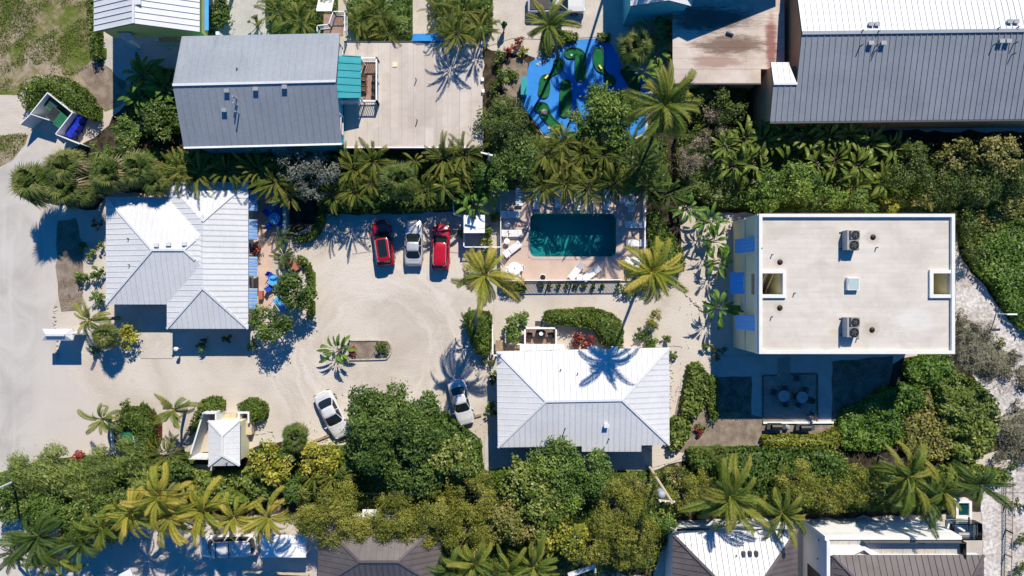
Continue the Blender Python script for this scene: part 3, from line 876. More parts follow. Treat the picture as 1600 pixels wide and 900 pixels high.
# swimming pool outline: the ground sheet has a hole there
pa, pb = P(828, 401), P(962, 334)
pool = (pa.x, pa.y, pb.x, pb.y)
mb = MB(); G = 220.0
x0, y0, x1, y1 = pool
ext = .12
xa, ya, xb, yb = x0 - ext, y0 - ext, x1 + ext, y1 + ext
mb.face([(-G, -G, 0), (G, -G, 0), (G, ya, 0), (-G, ya, 0)]); mb.face([(-G, yb, 0), (G, yb, 0), (G, G, 0), (-G, G, 0)])
mb.face([(-G, ya, 0), (xa, ya, 0), (xa, yb, 0), (-G, yb, 0)]); mb.face([(xb, ya, 0), (G, ya, 0), (G, yb, 0), (xb, yb, 0)])
ground = mb.build('ground', MT['sand'], origin=(0, 0, 0), kind='structure')
bm = bmesh.new(); bm.from_mesh(ground.data); bmesh.ops.remove_doubles(bm, verts=bm.verts[:], dist=1e-4); bm.to_mesh(ground.data); bm.free()

sheet('shell_road', [(-700, 215), (0, 262), (60, 205), (85, 235), (62, 270), (60, 330), (92, 370), (86, 480), (92, 560), (150, 640), (165, 700), (60, 712), (0, 760), (-700, 800)], MT['road'], jitter=.25)
sheet('road', [(-700, 800), (0, 803), (18, 805), (30, 905), (30, 1100), (-700, 1100)], MT['road'], jitter=.15)
sheet('lawn', [(-500, -300), (150, -300), (152, 60), (160, 100), (195, 128), (205, 150), (188, 166), (165, 174), (150, 160), (120, 128), (60, 118), (30, 150), (0, 150), (-500, 160)], MT['lawn'], jitter=.12)
sheet('lawn', [(-500, 215), (0, 210), (44, 205), (40, 226), (20, 250), (0, 262), (-500, 300)], MT['lawn'], jitter=.12)
sheet('path', [(0, 150), (30, 150), (45, 195), (48, 210), (0, 212), (-300, 215), (-300, 150)], MT['sand'], jitter=.1)
sheet('mulch_bed', [(120, 110), (150, 90), (172, 112), (196, 128), (190, 152), (166, 172), (150, 160), (140, 140)], MT['mulch'], jitter=.1)
sheet('mulch_bed', [(90, 345), (120, 340), (130, 385), (128, 484), (96, 487), (88, 430)], MT['mulch'], jitter=.12)
sheet('planting_bed', [(150, 215), (260, 90), (300, 232), (560, 238), (760, 240), (1170, 205), (1620, 205), (1620, 300), (1500, 330), (1110, 332), (1010, 300), (770, 296), (720, 330), (560, 335), (500, 332), (440, 300), (170, 300), (150, 330), (60, 315), (20, 290), (60, 262), (110, 235)], MT['soil'], jitter=.2)
sheet('planting_bed', [(755, 75), (835, 90), (815, 160), (850, 215), (1010, 215), (1060, 120), (1180, 130), (1180, 260), (755, 260)], MT['soil'], jitter=.15)
sheet('planting_bed', [(-40, 745), (90, 715), (290, 710), (390, 700), (430, 690), (540, 700), (560, 640), (620, 615), (745, 680), (760, 745), (1000, 740), (1075, 720), (1320, 700), (1560, 730), (1540, 800), (1240, 812), (1050, 815), (1020, 905), (560, 830), (470, 800), (300, 810), (110, 830), (10, 800)], MT['soil'], jitter=.2)
sheet('planting_bed', [(1000, 300), (1060, 305), (1065, 420), (1015, 450), (1005, 380)], MT['soil'], jitter=.15)
sheet('planting_bed', [(440, 292), (505, 300), (500, 345), (450, 372), (438, 345)], MT['soil'], jitter=.1)
sheet('planting_bed', [(1495, 300), (1640, 300), (1640, 520), (1580, 505), (1520, 430), (1496, 395)], MT['soil'], jitter=.2)
sheet('planting_bed', [(1305, 640), (1360, 600), (1410, 560), (1480, 548), (1540, 600), (1560, 700), (1500, 735), (1320, 705), (1200, 695)], MT['soil'], jitter=.2)
sheet('beach', [(1492, 400), (1530, 440), (1575, 500), (1640, 530), (1640, 730), (1565, 720), (1560, 640), (1500, 560), (1490, 550)], MT['dune'], jitter=.2)
sheet('beach_path', [(1530, 735), (1700, 720), (1700, 1100), (1537, 1100), (1535, 840)], MT['dune'], jitter=.1)
sheet('driveway', [(10, 828), (120, 815), (300, 828), (480, 832), (480, 900), (480, 1000), (10, 1000)], MT['conc'], jitter=.12)
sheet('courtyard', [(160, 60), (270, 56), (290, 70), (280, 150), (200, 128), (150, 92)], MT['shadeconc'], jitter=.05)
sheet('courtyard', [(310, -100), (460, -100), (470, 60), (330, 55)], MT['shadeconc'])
sheet('courtyard', [(640, -100), (870, -100), (985, -60), (985, 55), (860, 62), (800, 60), (755, 75), (640, 60)], MT['conc'])
sheet('brick_patio', [(386, 320), (440, 305), (440, 372), (425, 410), (428, 470), (404, 490), (386, 490)], MT['pink'])
sheet('drive_apron', [(215, 480), (262, 476), (270, 560), (220, 560)], MT['conc'])
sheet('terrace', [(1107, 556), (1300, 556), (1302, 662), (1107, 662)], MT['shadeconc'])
sheet('planting_bed', [(1120, 588), (1174, 588), (1174, 657), (1109, 658), (1109, 592)], MT['bed'], jitter=.06)
sheet('gravel_patio', [(1193, 587), (1214, 586), (1214, 560), (1235, 556), (1235, 583), (1276, 584), (1277, 659), (1192, 659)], MT['gravel'])
sheet('planting_bed', [(1300, 565), (1395, 556), (1390, 600), (1350, 640), (1300, 660)], MT['bed'], jitter=.08)
sheet('concrete_walk', [(1065, 590), (1110, 560), (1110, 700), (1010, 735), (1000, 700), (1050, 690)], MT['sand'], jitter=.1)
sheet('pool_yard', [(772, 470), (1060, 460), (1064, 540), (772, 560)], MT['sand'], jitter=.1)
sheet('blue_walk', [(560, 54), (756, 52), (756, 70), (560, 74)], MT['blue'])
sheet('blue_court', [(822, 118), (828, 98), (838, 92), (854, 90), (868, 76), (884, 67), (905, 62), (932, 60), (952, 66), (966, 84), (972, 104), (1000, 114), (1012, 140), (1008, 205), (985, 218), (900, 222), (850, 210), (836, 190), (818, 168), (815, 142)], MT['blue'])
sheet('stepping_area', [(785, 100), (812, 88), (826, 100), (818, 130), (815, 160), (800, 170), (785, 140)], MT['mulch'], jitter=.1)
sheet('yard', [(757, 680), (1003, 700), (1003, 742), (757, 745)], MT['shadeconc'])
sheet('soil_yard', [(1060, 620), (1110, 640), (1300, 664), (1310, 700), (1090, 715), (1040, 700)], MT['mulch'], jitter=.15)

# pool deck with its hole, coping, basin
def ringsheet(name, outer, inner, z, mat, parent=None, kind='structure'):
    ox0, oy0, ox1, oy1 = outer; ix0, iy0, ix1, iy1 = inner
    m_ = MB()
    m_.face([(ox0, oy0, z), (ox1, oy0, z), (ox1, iy0, z), (ox0, iy0, z)]); m_.face([(ox0, iy1, z), (ox1, iy1, z), (ox1, oy1, z), (ox0, oy1, z)])
    m_.face([(ox0, iy0, z), (ix0, iy0, z), (ix0, iy1, z), (ox0, iy1, z)]); m_.face([(ix1, iy0, z), (ox1, iy0, z), (ox1, iy1, z), (ix1, iy1, z)])
    return m_.build(name, mat, parent, kind=kind if parent is None else None, origin=(0, 0, 0))
dk0, dk1 = P(784, 439), P(1009, 297)
DECKZ = .18
ringsheet('pool_deck', (dk0.x, dk0.y, dk1.x, dk1.y), (xa, ya, xb, yb), DECKZ, MT['deck'])

def rrect(x0, y0, x1, y1, r, n=5):
    o = []
    for cx, cy, a0 in ((x1 - r, y1 - r, 0), (x0 + r, y1 - r, 90), (x0 + r, y0 + r, 180), (x1 - r, y0 + r, 270)):
        for i in range(n + 1):
            a = R(a0 + 90 * i / n); o.append((cx + r * cos(a), cy + r * sin(a)))
    return o
pl = thing('swimming_pool', 'rectangular swimming pool with rounded corners and deep teal water', 'swimming pool', ((x0 + x1) / 2, (y0 + y1) / 2, 0))
rr = rrect(x0, y0, x1, y1, .55)
m_ = MB(); k = len(rr)
for i in range(k):
    a, b = rr[i], rr[(i + 1) % k]
    m_.face([(b[0], b[1], DECKZ), (a[0], a[1], DECKZ), (a[0], a[1], -1.7), (b[0], b[1], -1.7)])
m_.face([(p[0], p[1], -1.7) for p in rr])
m_.build('basin', MT['tile'], pl)
m_ = MB(); big = rrect(x0 - .3, y0 - .3, x1 + .3, y1 + .3, .8)
for i in range(k):
    a, b, c, d = rr[i], rr[(i + 1) % k], big[(i + 1) % k], big[i]
    m_.face([(a[0], a[1], DECKZ + .03), (d[0], d[1], DECKZ + .03), (c[0], c[1], DECKZ + .03), (b[0], b[1], DECKZ + .03)])
    m_.face([(d[0], d[1], DECKZ + .03), (d[0], d[1], DECKZ - .05), (c[0], c[1], DECKZ - .05), (c[0], c[1], DECKZ + .03)])
    m_.face([(a[0], a[1], DECKZ + .03), (b[0], b[1], DECKZ + .03), (b[0], b[1], DECKZ - .05), (a[0], a[1], DECKZ - .05)])
m_.build('coping', MT['coping'], pl)
m_ = MB()
for i in range(4):      # curved corner steps under water
    rad = 2.6 - i * .55
    m_.prism([(x0 + .02, y0 + .02)] + [(x0 + .02 + rad * cos(R(90 * j / 8)), y0 + .02 + rad * sin(R(90 * j / 8))) for j in range(9)], -1.69, -1.25 + i * .28)
m_.build('corner_steps', MT['tile'], pl)
m_ = MB(); m_.face([(p[0], p[1], .07) for p in rrect(x0 + .003, y0 + .003, x1 - .003, y1 - .003, .547)]); m_.build('water_surface', MT['water'], pl)
for dx in (-.22, .22):
    q = P(929.5, 334, .2); m_ = MB()
    m_.tube([(q.x + dx, q.y + .45, .15), (q.x + dx, q.y + .42, .75), (q.x + dx, q.y + .15, .95), (q.x + dx, q.y - .2, .7), (q.x + dx, q.y - .25, -.6)], .025, 6)
    m_.build('ladder_rail', MT['midgrey'], pl)

# ---------------------------------------------------------------- roofs and walls
def clip(poly, ax, v, keep_less):
    out = []; k = len(poly)
    for i in range(k):
        a, b = poly[i], poly[(i + 1) % k]; da, db = a.dot(ax) - v, b.dot(ax) - v
        if not keep_less: da, db = -da, -db
        if da <= 0: out.append(a)
        if (da < 0 < db) or (db < 0 < da): out.append(a.lerp(b, da / (da - db)))
    return out

def panels(parent, poly, spacing, mat, rib=.06, gap=.02, thick=.03, along=None, name='roof_panel', ribw=.05):
    """cover a sloping face with separate standing-seam panels, seams running down the slope"""
    nn = Vector((0, 0, 0)); k = len(poly)
    for i in range(k): nn += poly[i].cross(poly[(i + 1) % k])
    nn.normalize()
    if nn.z < 0: nn = -nn; poly = poly[::-1]
    d = along.normalized() if along is not None else (Vector((0, 0, -1)) - nn * (-nn.z)).normalized()
    u = d.cross(nn).normalized()
    us = [p.dot(u) for p in poly]; lo, hi = min(us), max(us); cnt = max(1, round((hi - lo) / spacing)); st = (hi - lo) / cnt
    for i in range(cnt):
        a, b = lo + i * st, lo + (i + 1) * st
        q = clip(clip(poly, u, a + gap / 2, False), u, b - gap / 2, True)
        q2 = []
        for p in q:
            if not q2 or (p - q2[-1]).length > 1e-3: q2.append(p)
        if len(q2) > 2 and (q2[0] - q2[-1]).length < 1e-3: q2.pop()
        if len(q2) < 3: continue
        mb = MB(); mb.slab([p + nn * thick for p in q2], thick - .004)
        if rib:
            e = clip(clip(poly, u, a + gap / 2, False), u, a + gap / 2 + ribw, True)
            if len(e) > 2:
                ds = [p.dot(d) for p in e]; mx, mn = max(ds), min(ds); o = e[0]
                base = o - u * o.dot(u) - d * o.dot(d)
                p0 = base + u * (a + gap / 2 + ribw / 2) + d * (mn + .02); p1 = base + u * (a + gap / 2 + ribw / 2) + d * (mx - .02)
                if (p1 - p0).length > .1: mb.bar(p0 + nn * (thick + rib / 2 - .002), p1 + nn * (thick + rib / 2 - .002), ribw, rib)
        mb.build(name, mat, parent)

def roof(house, faces, mat, spacing=.5, under='joint', caps=(), capmat=None, rib=.06, thick=.12, gap=.02, name='roof'):
    mb = MB()
    for f in faces: mb.slab(f, thick)
    r = mb.build(name, MT[under], house)
    for f in faces: panels(r, f, spacing, MT[mat], rib, gap)
    for a, b in caps:
        MB().bar(Vector(a) + Vector((0, 0, .07)), Vector(b) + Vector((0, 0, .07)), .20, .07).build('ridge_cap', MT[capmat or mat], r)
    return r

def hipfaces(NW, NE, SE, SW, ra, rb):
    """ridge ra-rb runs beside the edges NW-NE and SW-SE, ra nearer NW/SW"""
    return [[NW, ra, rb, NE], [NE, rb, SE], [SE, rb, ra, SW], [SW, ra, NW]]

def rect(x0, y0, x1, y1): return [(x0, y0), (x1, y0), (x1, y1), (x0, y1)]

def inset(poly, d):
    cx = sum(p[0] for p in poly) / len(poly); cy = sum(p[1] for p in poly) / len(poly)
    return [(p[0] - math.copysign(d, p[0] - cx), p[1] - math.copysign(d, p[1] - cy)) for p in poly]

def window(house, c, wd, ht, axis, out, frame='white', pane='glass'):
    """window on a wall: axis 'x' or 'y' = run of the wall, out = +1/-1 side facing outdoors"""
    c = Vector(c); mb = MB()
    du = Vector((1, 0, 0)) if axis == 'x' else Vector((0, 1, 0)); dn = Vector((0, out, 0)) if axis == 'x' else Vector((out, 0, 0))
    sz = lambda a, b, t: (a, t, b) if axis == 'x' else (t, a, b)
    for s in (-1, 1):
        mb.box(c + du * s * (wd / 2) + dn * .04, sz(.1, ht + .1, .1)); mb.box(c + Vector((0, 0, s * ht / 2)) + dn * .04, sz(wd - .1, .1, .1))
    mb.box(c + dn * .04, sz(wd - .1, .06, .08))
    f = mb.build('window', MT[frame], house)
    MB().box(c + dn * .015, sz(wd - .1, ht - .1, .03)).build('pane', MT[pane], f)

def ventbox(house, p, w_=.5, hgt=.3, mat='whitemetal'):
    MB().box(Vector(p) + Vector((0, 0, hgt / 2)), (w_, w_ * .9, hgt)).box(Vector(p) + Vector((0, 0, hgt + .03)), (w_ + .12, w_ + .02, .06)).build('roof_vent', MT[mat], house)
def ventpipe(house, p, hgt=.4, r=.06, mat='darkgrey'):
    MB().tube([Vector(p) - Vector((0, 0, .05)), Vector(p) + Vector((0, 0, hgt))], r, 8).build('vent_pipe', MT[mat], house)

V = Vector
# --- yellow house at the top left, gable towards the pool side
h1 = P(230, 20, 0)
b1 = thing('yellow_house', 'yellow house under a white ribbed gable roof beside the lawn', 'house', (h1.x, h1.y, 0))
e, r_ = 6.0, 7.9
yN = P(0, -120, e).y; yS = P(0, 50, e).y
xl, xr_, xm = P(147, 50, e).x, P(312, 50, e).x, P(209, 39, r_).x
roof(b1, [[V((xl, yS, e)), V((xm, yS, r_)), V((xm, yN, r_)), V((xl, yN, e))], [V((xm, yS, r_)), V((xr_, yS, e)), V((xr_, yN, e)), V((xm, yN, r_))]], 'whitemetal', .52, caps=[((xm, yS, r_), (xm, yN, r_))])
MB().prism(rect(xl + .35, yS + .35, xr_ - .35, yN - .3), 3.6, e - .15).build('wall', MT['yellow'], b1)
m_ = MB(); m_.face([(xl + .4, yS + .33, e - .16), (xr_ - .4, yS + .33, e - .16), (xm, yS + .33, r_ - .3)]); m_.build('gable', MT['yellow'], b1)
m_ = MB()
for i in range(4):
    for j in range(2): m_.box((xl + .6 + i * 3.0, yS + .8 + j * 5, 1.8), (.3, .3, 3.6))
m_.build('stilts', MT['white'], b1)
m_ = MB(); a = P(183, 62, 4.6); m_.slab([P(183, 51, 5.2), P(203, 51, 5.2), P(213, 63, 4.5), P(193, 64, 4.5)], .08); m_.build('awning', MT['midgrey'], b1)
m_ = MB(); q0, q1 = P(244, 69, 3.4), P(284, 58, 3.4)
m_.box(((q0.x + q1.x) / 2, q0.y, 3.4), (q1.x - q0.x, .1, 1.0)).box(((q0.x + q1.x) / 2, (q0.y + q1.y) / 2 + .3, 2.95), (q1.x - q0.x, abs(q1.y - q0.y) + .6, .1)); m_.build('balcony', MT['palewood'], b1)
m_ = MB(); m_.slab([P(312, 47, 4.6), P(312, -60, 4.6), P(326, -60, 4.0), P(326, 47, 4.0)], .1); m_.build('side_roof', MT['awnblue2'], b1)
ventbox(b1, V((P(219, 6, 7.5).x, P(219, 6, 7.5).y, 7.6)), .45, .3)

# --- long grey metal roofed house, turquoise walls
h2 = P(400, 140, 0)
b2 = thing('turquoise_house', 'turquoise house under a long grey metal gable roof with teal side porch', 'house', (h2.x, h2.y, 0))
e, r_ = 6.2, 8.0
NW, NE, RE, RW, SE, SW = P(285, 57, e), P(531, 52, e), P(525, 127, r_), P(270, 133, r_), P(534, 223, e), P(287, 229, e)
rf2 = roof(b2, [[NW, RW, RE, NE], [RW, SW, SE, RE]], 'greymetal2', .60, caps=[(RW, RE)], capmat='whitemetal', rib=.025, gap=.012)
MB().prism([(SW.x + .3, SW.y + .35), (SE.x - .45, SE.y + .35), (NE.x - .45, NE.y - .35), (NW.x + .3, NW.y - .35)], 0, e - .14).build('wall', MT['teal'], b2)
m_ = MB(); m_.face([(SE.x - .43, SE.y + .45, e - .15), (NE.x - .43, NE.y - .45, e - .15), (RE.x - .43, RE.y, r_ - .28)]); m_.face([(SW.x + .28, SW.y + .45, e - .15), (NW.x + .28, NW.y - .45, e - .15), (RW.x + .28, RW.y, r_ - .28)]); m_.build('gable', MT['teal'], b2)
m_ = MB(); m_.bar(SW + V((0, -.1, -.05)), SE + V((0, -.1, -.05)), .16, .14); m_.build('gutter', MT['white'], b2)
window(b2, (SE.x - .44, P(0, 84, 4.9).y, 4.9), 1.5, 1.3, 'y', 1); window(b2, (SE.x - .44, P(0, 194, 4.9).y, 4.9), 1.6, 1.4, 'y', 1)
for x, y in ((356, 143), (401, 140), (446, 137), (352, 173)): ventbox(b2, onplane(x, y, RW, SW, SE), .30, .24, 'greymetal2')
for x, y in ((370, 155), (371, 165), (374, 178)): ventpipe(b2, onplane(x, y, RW, SW, SE), .9, .06, 'midgrey')
ventpipe(b2, onplane(371, 108, NW, RW, RE), .25, .06)
# teal porch roof with posts
A, B_, C_, D_ = P(526, 87, 6.1), P(564, 88, 5.7), P(564, 153, 5.7), P(528, 153, 6.1)
A.x = D_.x = SE.x - .55
roof(b2, [[A, D_, C_, B_]], 'tealroof', .62, 'tealroof', rib=.05, name='porch_roof')
m_ = MB(); m_.box((B_.x - .1, B_.y - .1, 4.6), (.12, .12, 1.95)).box((C_.x - .1, C_.y + .1, 4.6), (.12, .12, 1.95)); m_.build('porch_post', MT['white'], b2)
# white entry stair on the north side
s0, s1 = P(495, 50, 5.0), P(540, 50, 5.0)
m_ = MB(); m_.box((P(520, 33, 4.4).x, P(520, 38, 4.4).y, 4.2), (1.7, 1.9, .15)); m_.build('landing', MT['deckwood'], b2)
for i in range(7): MB().box((P(507, 0, 4).x - .0 , P(0, 20, 3.4).y + .0 + i * .30, 4.1 - i * .18), (1.4, .28, .06)).build('stair_tread', MT['white'], b2)
def railing(name, pts, z, h, parent=None, mat='white', step=.12, pick=.025, rail=.07, label=None, cat=None):
    m_ = MB(); m2 = MB()
    for a, b in zip(pts[:-1], pts[1:]):
        a = V((a[0], a[1], z)); b = V((b[0], b[1], z)); L = (b - a).length
        m_.bar(a + V((0, 0, h)), b + V((0, 0, h)), rail, .05); m_.bar(a + V((0, 0, .1)), b + V((0, 0, .1)), rail * .7, .05)
        n = max(1, int(L / step))
        for i in range(n + 1): m2.box(a.lerp(b, i / n) + V((0, 0, h / 2 + .03)), (pick, pick, h - .1))
        np_ = max(1, round(L / 2.0))
        for i in range(np_ + 1): m_.box(a.lerp(b, i / np_) + V((0, 0, h / 2 + .02)), (rail * 1.1, rail * 1.1, h + .04))
    if parent is None:
        c = pts[0]; root = thing(name, label, cat, (c[0], c[1], z)); m_.build('rail', MT[mat], root); m2.build('pickets', MT[mat], root); return root
    o = m_.build(name, MT[mat], parent); m2.build('pickets', MT[mat], o); return o
q = P(520, 33, 4.4)
railing('stair_railing', [(P(497, 0, 4.9).x, P(0, 50, 4.9).y), (P(497, 0, 4.9).x, P(0, 42, 4.9).y), (P(515, 0, 4.9).x, P(0, 40, 4.9).y), (P(522, 0, 4.9).x, P(0, 20, 4.9).y), (P(540, 0, 4.9).x, P(0, 20, 4.9).y), (P(540, 0, 4.9).x, P(0, 50, 4.9).y)], 4.25, .95, b2)

# --- flat roofed building joined to it, its roof used as a deck
D0 = 3.6
fx0, fx1, fy0, fy1 = SE.x - .44, P(754, 0, D0).x, P(0, 229, D0).y, P(0, 66, D0).y
hb = thing('flat_roofed_building', 'low building with a wide bare beige flat roof beside the turquoise house', 'building', ((fx0 + fx1) / 2, (fy0 + fy1) / 2, 0))
MB().prism(rect(fx0 + .05, fy0 + .3, fx1 - .15, fy1 - .15), 0, D0 - .25).build('wall', MT['bluewhite'], hb)
fr = MB().prism(rect(fx0, fy0 - .02, fx1, fy1), D0 - .25, D0 - .03).build('roof', MT['joint'], hb)
panels(fr, [V((fx0, fy0, D0 - .03)), V((fx1, fy0, D0 - .03)), V((fx1, fy1, D0 - .03)), V((fx0, fy1, D0 - .03))], 1.0, MT['flat1'], 0, .012, .03, V((0, -1, 0)), 'roof_sheet')
m_ = MB(); m_.box(((fx0 + fx1) / 2, fy0 - .08, D0 - .02), (fx1 - fx0, .12, .16)); m_.build('gutter', MT['white'], hb)
MB().box(((fx0 + fx1) / 2, fy1 + .05, D0), (fx1 - fx0, .08, .14)).build('edge_trim', MT['darkgrey'], hb)
for x, y in ((650.5, 125), (652, 189)): ventpipe(hb, P(x, y, D0), .5, .05)
MB().box(P(617, 101, D0) + V((0, 0, .03)), (.42, .42, .06)).build('roof_hatch', MT['cream'], hb)
for x, y in ((754, 68), (754, 125), (755, 143)): MB().box(P(x, y, D0) + V((0, 0, .1)), (.25, .3, .3)).build('scupper', MT['white'], hb)
# white balcony railing on it
bx0, bx1, by0, by1 = P(536, 0, D0).x, P(592, 0, D0).x, P(0, 163, D0).y, P(0, 97, D0).y
MB().box(((P(565, 0, D0).x + bx1) / 2, (by0 + by1) / 2, D0 + .02), (bx1 - P(565, 0, D0).x, by1 - by0, .03)).build('balcony_floor', MT['deckwood'], b2)
railing('balcony_railing', [(P(565, 0, D0).x, by1), (bx1, by1), (bx1, by0), (bx0, by0)], D0 + .03, 1.1, b2, step=.16, pick=.05, rail=.12)

# --- teal walled house at the top and the flat roof beside it
h5 = P(1040, -30, 0)
b5 = thing('teal_house', 'small teal house with a white gable roof at the top edge', 'house', (h5.x, h5.y, 0))
e, r_ = 5.4, 6.6
xl, xr_, xm = P(985, 0, e).x, P(1081, 0, e).x, P(1046, 0, r_).x
yS = P(0, 10, e).y; yN = yS + 9
roof(b5, [[V((xl, yS, e)), V((xm, yS, r_)), V((xm, yN, r_)), V((xl, yN, e))], [V((xm, yS, r_)), V((xr_, yS, e)), V((xr_, yN, e)), V((xm, yN, r_))]], 'whitemetal', .55)
MB().prism(rect(xl + .2, yS + .35, xr_ - .2, yN - .3), 0, e - .14).build('wall', MT['teal'], b5)
m_ = MB(); m_.face([(xl + .3, yS + .33, e - .15), (xr_ - .3, yS + .33, e - .15), (xm, yS + .33, r_ - .3)]); m_.build('gable', MT['teal'], b5)
# unseen building beyond the frame, added and shaped to shade the stained roof
wx0, wx1, wm, wy0 = 11.6, 24.6, 17.7, 28.2
MB().prism(rect(wx0 + .4, wy0 + .3, wx1 - .4, wy0 + 8), 0, 6.6).build('wall', MT['teal'], b5)
roof(b5, [[V((wx0, wy0, 6.7)), V((wm, wy0, 9.5)), V((wm, wy0 + 8.4, 9.5)), V((wx0, wy0 + 8.4, 6.7))], [V((wm, wy0, 9.5)), V((wx1, wy0, 6.4)), V((wx1, wy0 + 8.4, 6.4)), V((wm, wy0 + 8.4, 9.5))]], 'whitemetal', .6, name='unseen_roof')
m_ = MB(); m_.face([(wx0 + .4, wy0 + .29, 6.5), (wx1 - .4, wy0 + .29, 6.5), (wm, wy0 + .29, 9.2)]); m_.build('gable', MT['teal'], b5)

D1 = 3.5
gx0, gx1, gy0, gy1 = P(1051, 0, D1).x, P(1253, 0, 6.8).x - .15, P(0, 130, D1).y, P(0, -60, D1).y
gxw = P(1205, 0, 5).x - .35
b3 = thing('stained_flat_roof_building', 'flat roofed building with rust stains on its beige roof', 'building', ((gx0 + gx1) / 2, (gy0 + gy1) / 2, 0))
gym = P(0, 100, 5.0).y
MB().prism([(gx0 + .2, gy0 + .25), (gxw - .01, gy0 + .25), (gxw - .01, gym + .02), (gx1 - .01, gym + .02), (gx1 - .01, gy1), (gx0 + .2, gy1)], 0, D1 - .25).build('wall', MT['orange'], b3)
r3 = MB().prism([(gx0, gy0), (gxw - .02, gy0), (gxw - .02, gym + .02), (gx1 - .02, gym + .02), (gx1 - .02, gy1), (gx0, gy1)], D1 - .25, D1 - .03).build('roof', MT['joint'], b3)
panels(r3, [V((gx0, gy0, D1 - .03)), V((gxw - .02, gy0, D1 - .03)), V((gxw - .02, gym + .02, D1 - .03)), V((gx0, gym + .02, D1 - .03))], 1.0, MT['flat2'], 0, .012, .03, V((1, 0, 0)), 'roof_sheet')
panels(r3, [V((gx0, gym + .03, D1 - .03)), V((gx1 - .02, gym + .03, D1 - .03)), V((gx1 - .02, gy1, D1 - .03)), V((gx0, gy1, D1 - .03))], 1.0, MT['flat2'], 0, .012, .03, V((1, 0, 0)), 'roof_sheet')
MB().box(((gx0 + gxw) / 2, gy0 - .06, D1 - .02), (gxw - gx0, .12, .14)).build('gutter', MT['darkgrey'], b3)
m_ = MB(); q = P(1140, 53, D1); m_.tube([q + V((-.35, .1, .12)), q + V((.3, -.12, .12))], .11, 8); m_.build('fallen_pipe', MT['darkgrey'], b3)

# --- the big grey roof at the top right with tan walls
h4 = P(1400, 100, 0)
b4 = thing('tan_walled_building', 'big tan walled building under a long grey standing seam roof', 'building', (h4.x, h4.y, 0))
e, r_ = 5.0, 6.8
RW, RE = P(1253, 52, r_), P(1760, 46, r_)
EW, EE = P(1203, 190, e), P(1760, 184, e)
NWx = RW.x
run = RW.y - EW.y
pl3 = (RW, RE, EE)
K1 = onplane(1245, 131, *pl3); K1.x = RW.x
K2 = onplane(1207, 131, *pl3); K2.x = EW.x; K2.y = K1.y; K2.z = K1.z
Nw, Ne = V((RW.x, RW.y + run, e)), V((RE.x, RE.y + run, e))
r4 = MB().slab([RW, K1, K2, EW, EE, RE], .14).slab([Nw, RW, RE, Ne], .14).build('roof', MT['joint'], b4)
Ecut = onplane(1240, 190, *pl3); Ecut = V((K1.x, EW.y + (EE.y - EW.y) * (K1.x - EW.x) / (EE.x - EW.x), e))
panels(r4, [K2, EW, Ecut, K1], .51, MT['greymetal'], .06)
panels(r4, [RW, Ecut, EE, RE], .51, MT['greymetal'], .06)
panels(r4, [Nw, RW, RE, Ne], .51, MT['whitemetal'], .05)  # sunward slope of the grey roof: sunlight put into the paler panel colour
MB().bar(RW + V((0, 0, .08)), RE + V((0, 0, .08)), .3, .08).build('ridge_cap', MT['greymetal2'], r4)
n1, n2 = V((K2.x, P(0, 98, 5.1).y, 5.15)), V((K1.x - .02, P(0, 98, 5.1).y, 5.15))
n3 = V((K1.x - .5, P(0, 98, 5.1).y, 5.15))
k2b = K2 + V((0, .03, 0)); k1b = K1 + V((-.02, .03, 0))
mm_ = MB().slab([n1, k2b, k1b, n3], .12).build('dormer_roof', MT['joint'], b4)
panels(mm_, [n1, k2b, k1b, n3], .5, MT['whitemetal'], .05)  # sunlit dormer slope: its brightness is likewise put into the panel colour
MB().bar(K2 + V((0, 0, .09)), K1 + V((0, 0, .09)), .22, .06).build('ridge_cap', MT['whitemetal'], mm_)
MB().bar(EW + V((0, -.1, -.04)), EE + V((0, -.1, -.04)), .16, .16).build('gutter', MT['darkgrey'], b4)
# walls
MB().prism([(RW.x + .3, EW.y + .4), (EE.x, EE.y + .4), (EE.x, Ne.y - .4), (RW.x + .3, Nw.y - .4)], 0, e - .15).build('wall', MT['orange'], b4)
MB().prism([(EW.x + .25, EW.y + .41), (RW.x + .29, EW.y + .41), (RW.x + .29, n1.y - .2), (EW.x + .25, n1.y - .2)], 0, e - .16).build('wing_wall', MT['orange'], b4)
m_ = MB(); m_.face([(RW.x + .28, EW.y + .5, e - .2), (RW.x + .28, Nw.y - .5, e - .2), (RW.x + .28, RW.y, r_ - .2)]); m_.face([(EW.x + .24, EW.y + .5, e - .2), (EW.x + .24, n1.y - .25, e - .2), (EW.x + .24, K2.y, K2.z - .2)]); m_.build('gable', MT['orange'], b4)
for x, y in ((1358.5, 69), (1378, 69), (1562, 66), (1572.5, 66)): ventbox(b4, onplane(x, y, *pl3), .32, .30, 'midgrey')
for x, y in ((1359, 39), (1368.5, 39), (1575, 35), (1585, 35)): ventbox(b4, onplane(x, y, RW, RE, Ne), .32, .24, 'midgrey')
for x, y in ((1343, 73), (1367, 73), (1366, 81), (1551, 71), (1583, 69), (1580, 86)): ventpipe(b4, onplane(x, y, *pl3), .6, .05)
for x, y in ((1346, 49), (1371, 50), (1558, 45), (1588, 44)): ventpipe(b4, onplane(x, y, RW, RE, Ne), .35, .05)

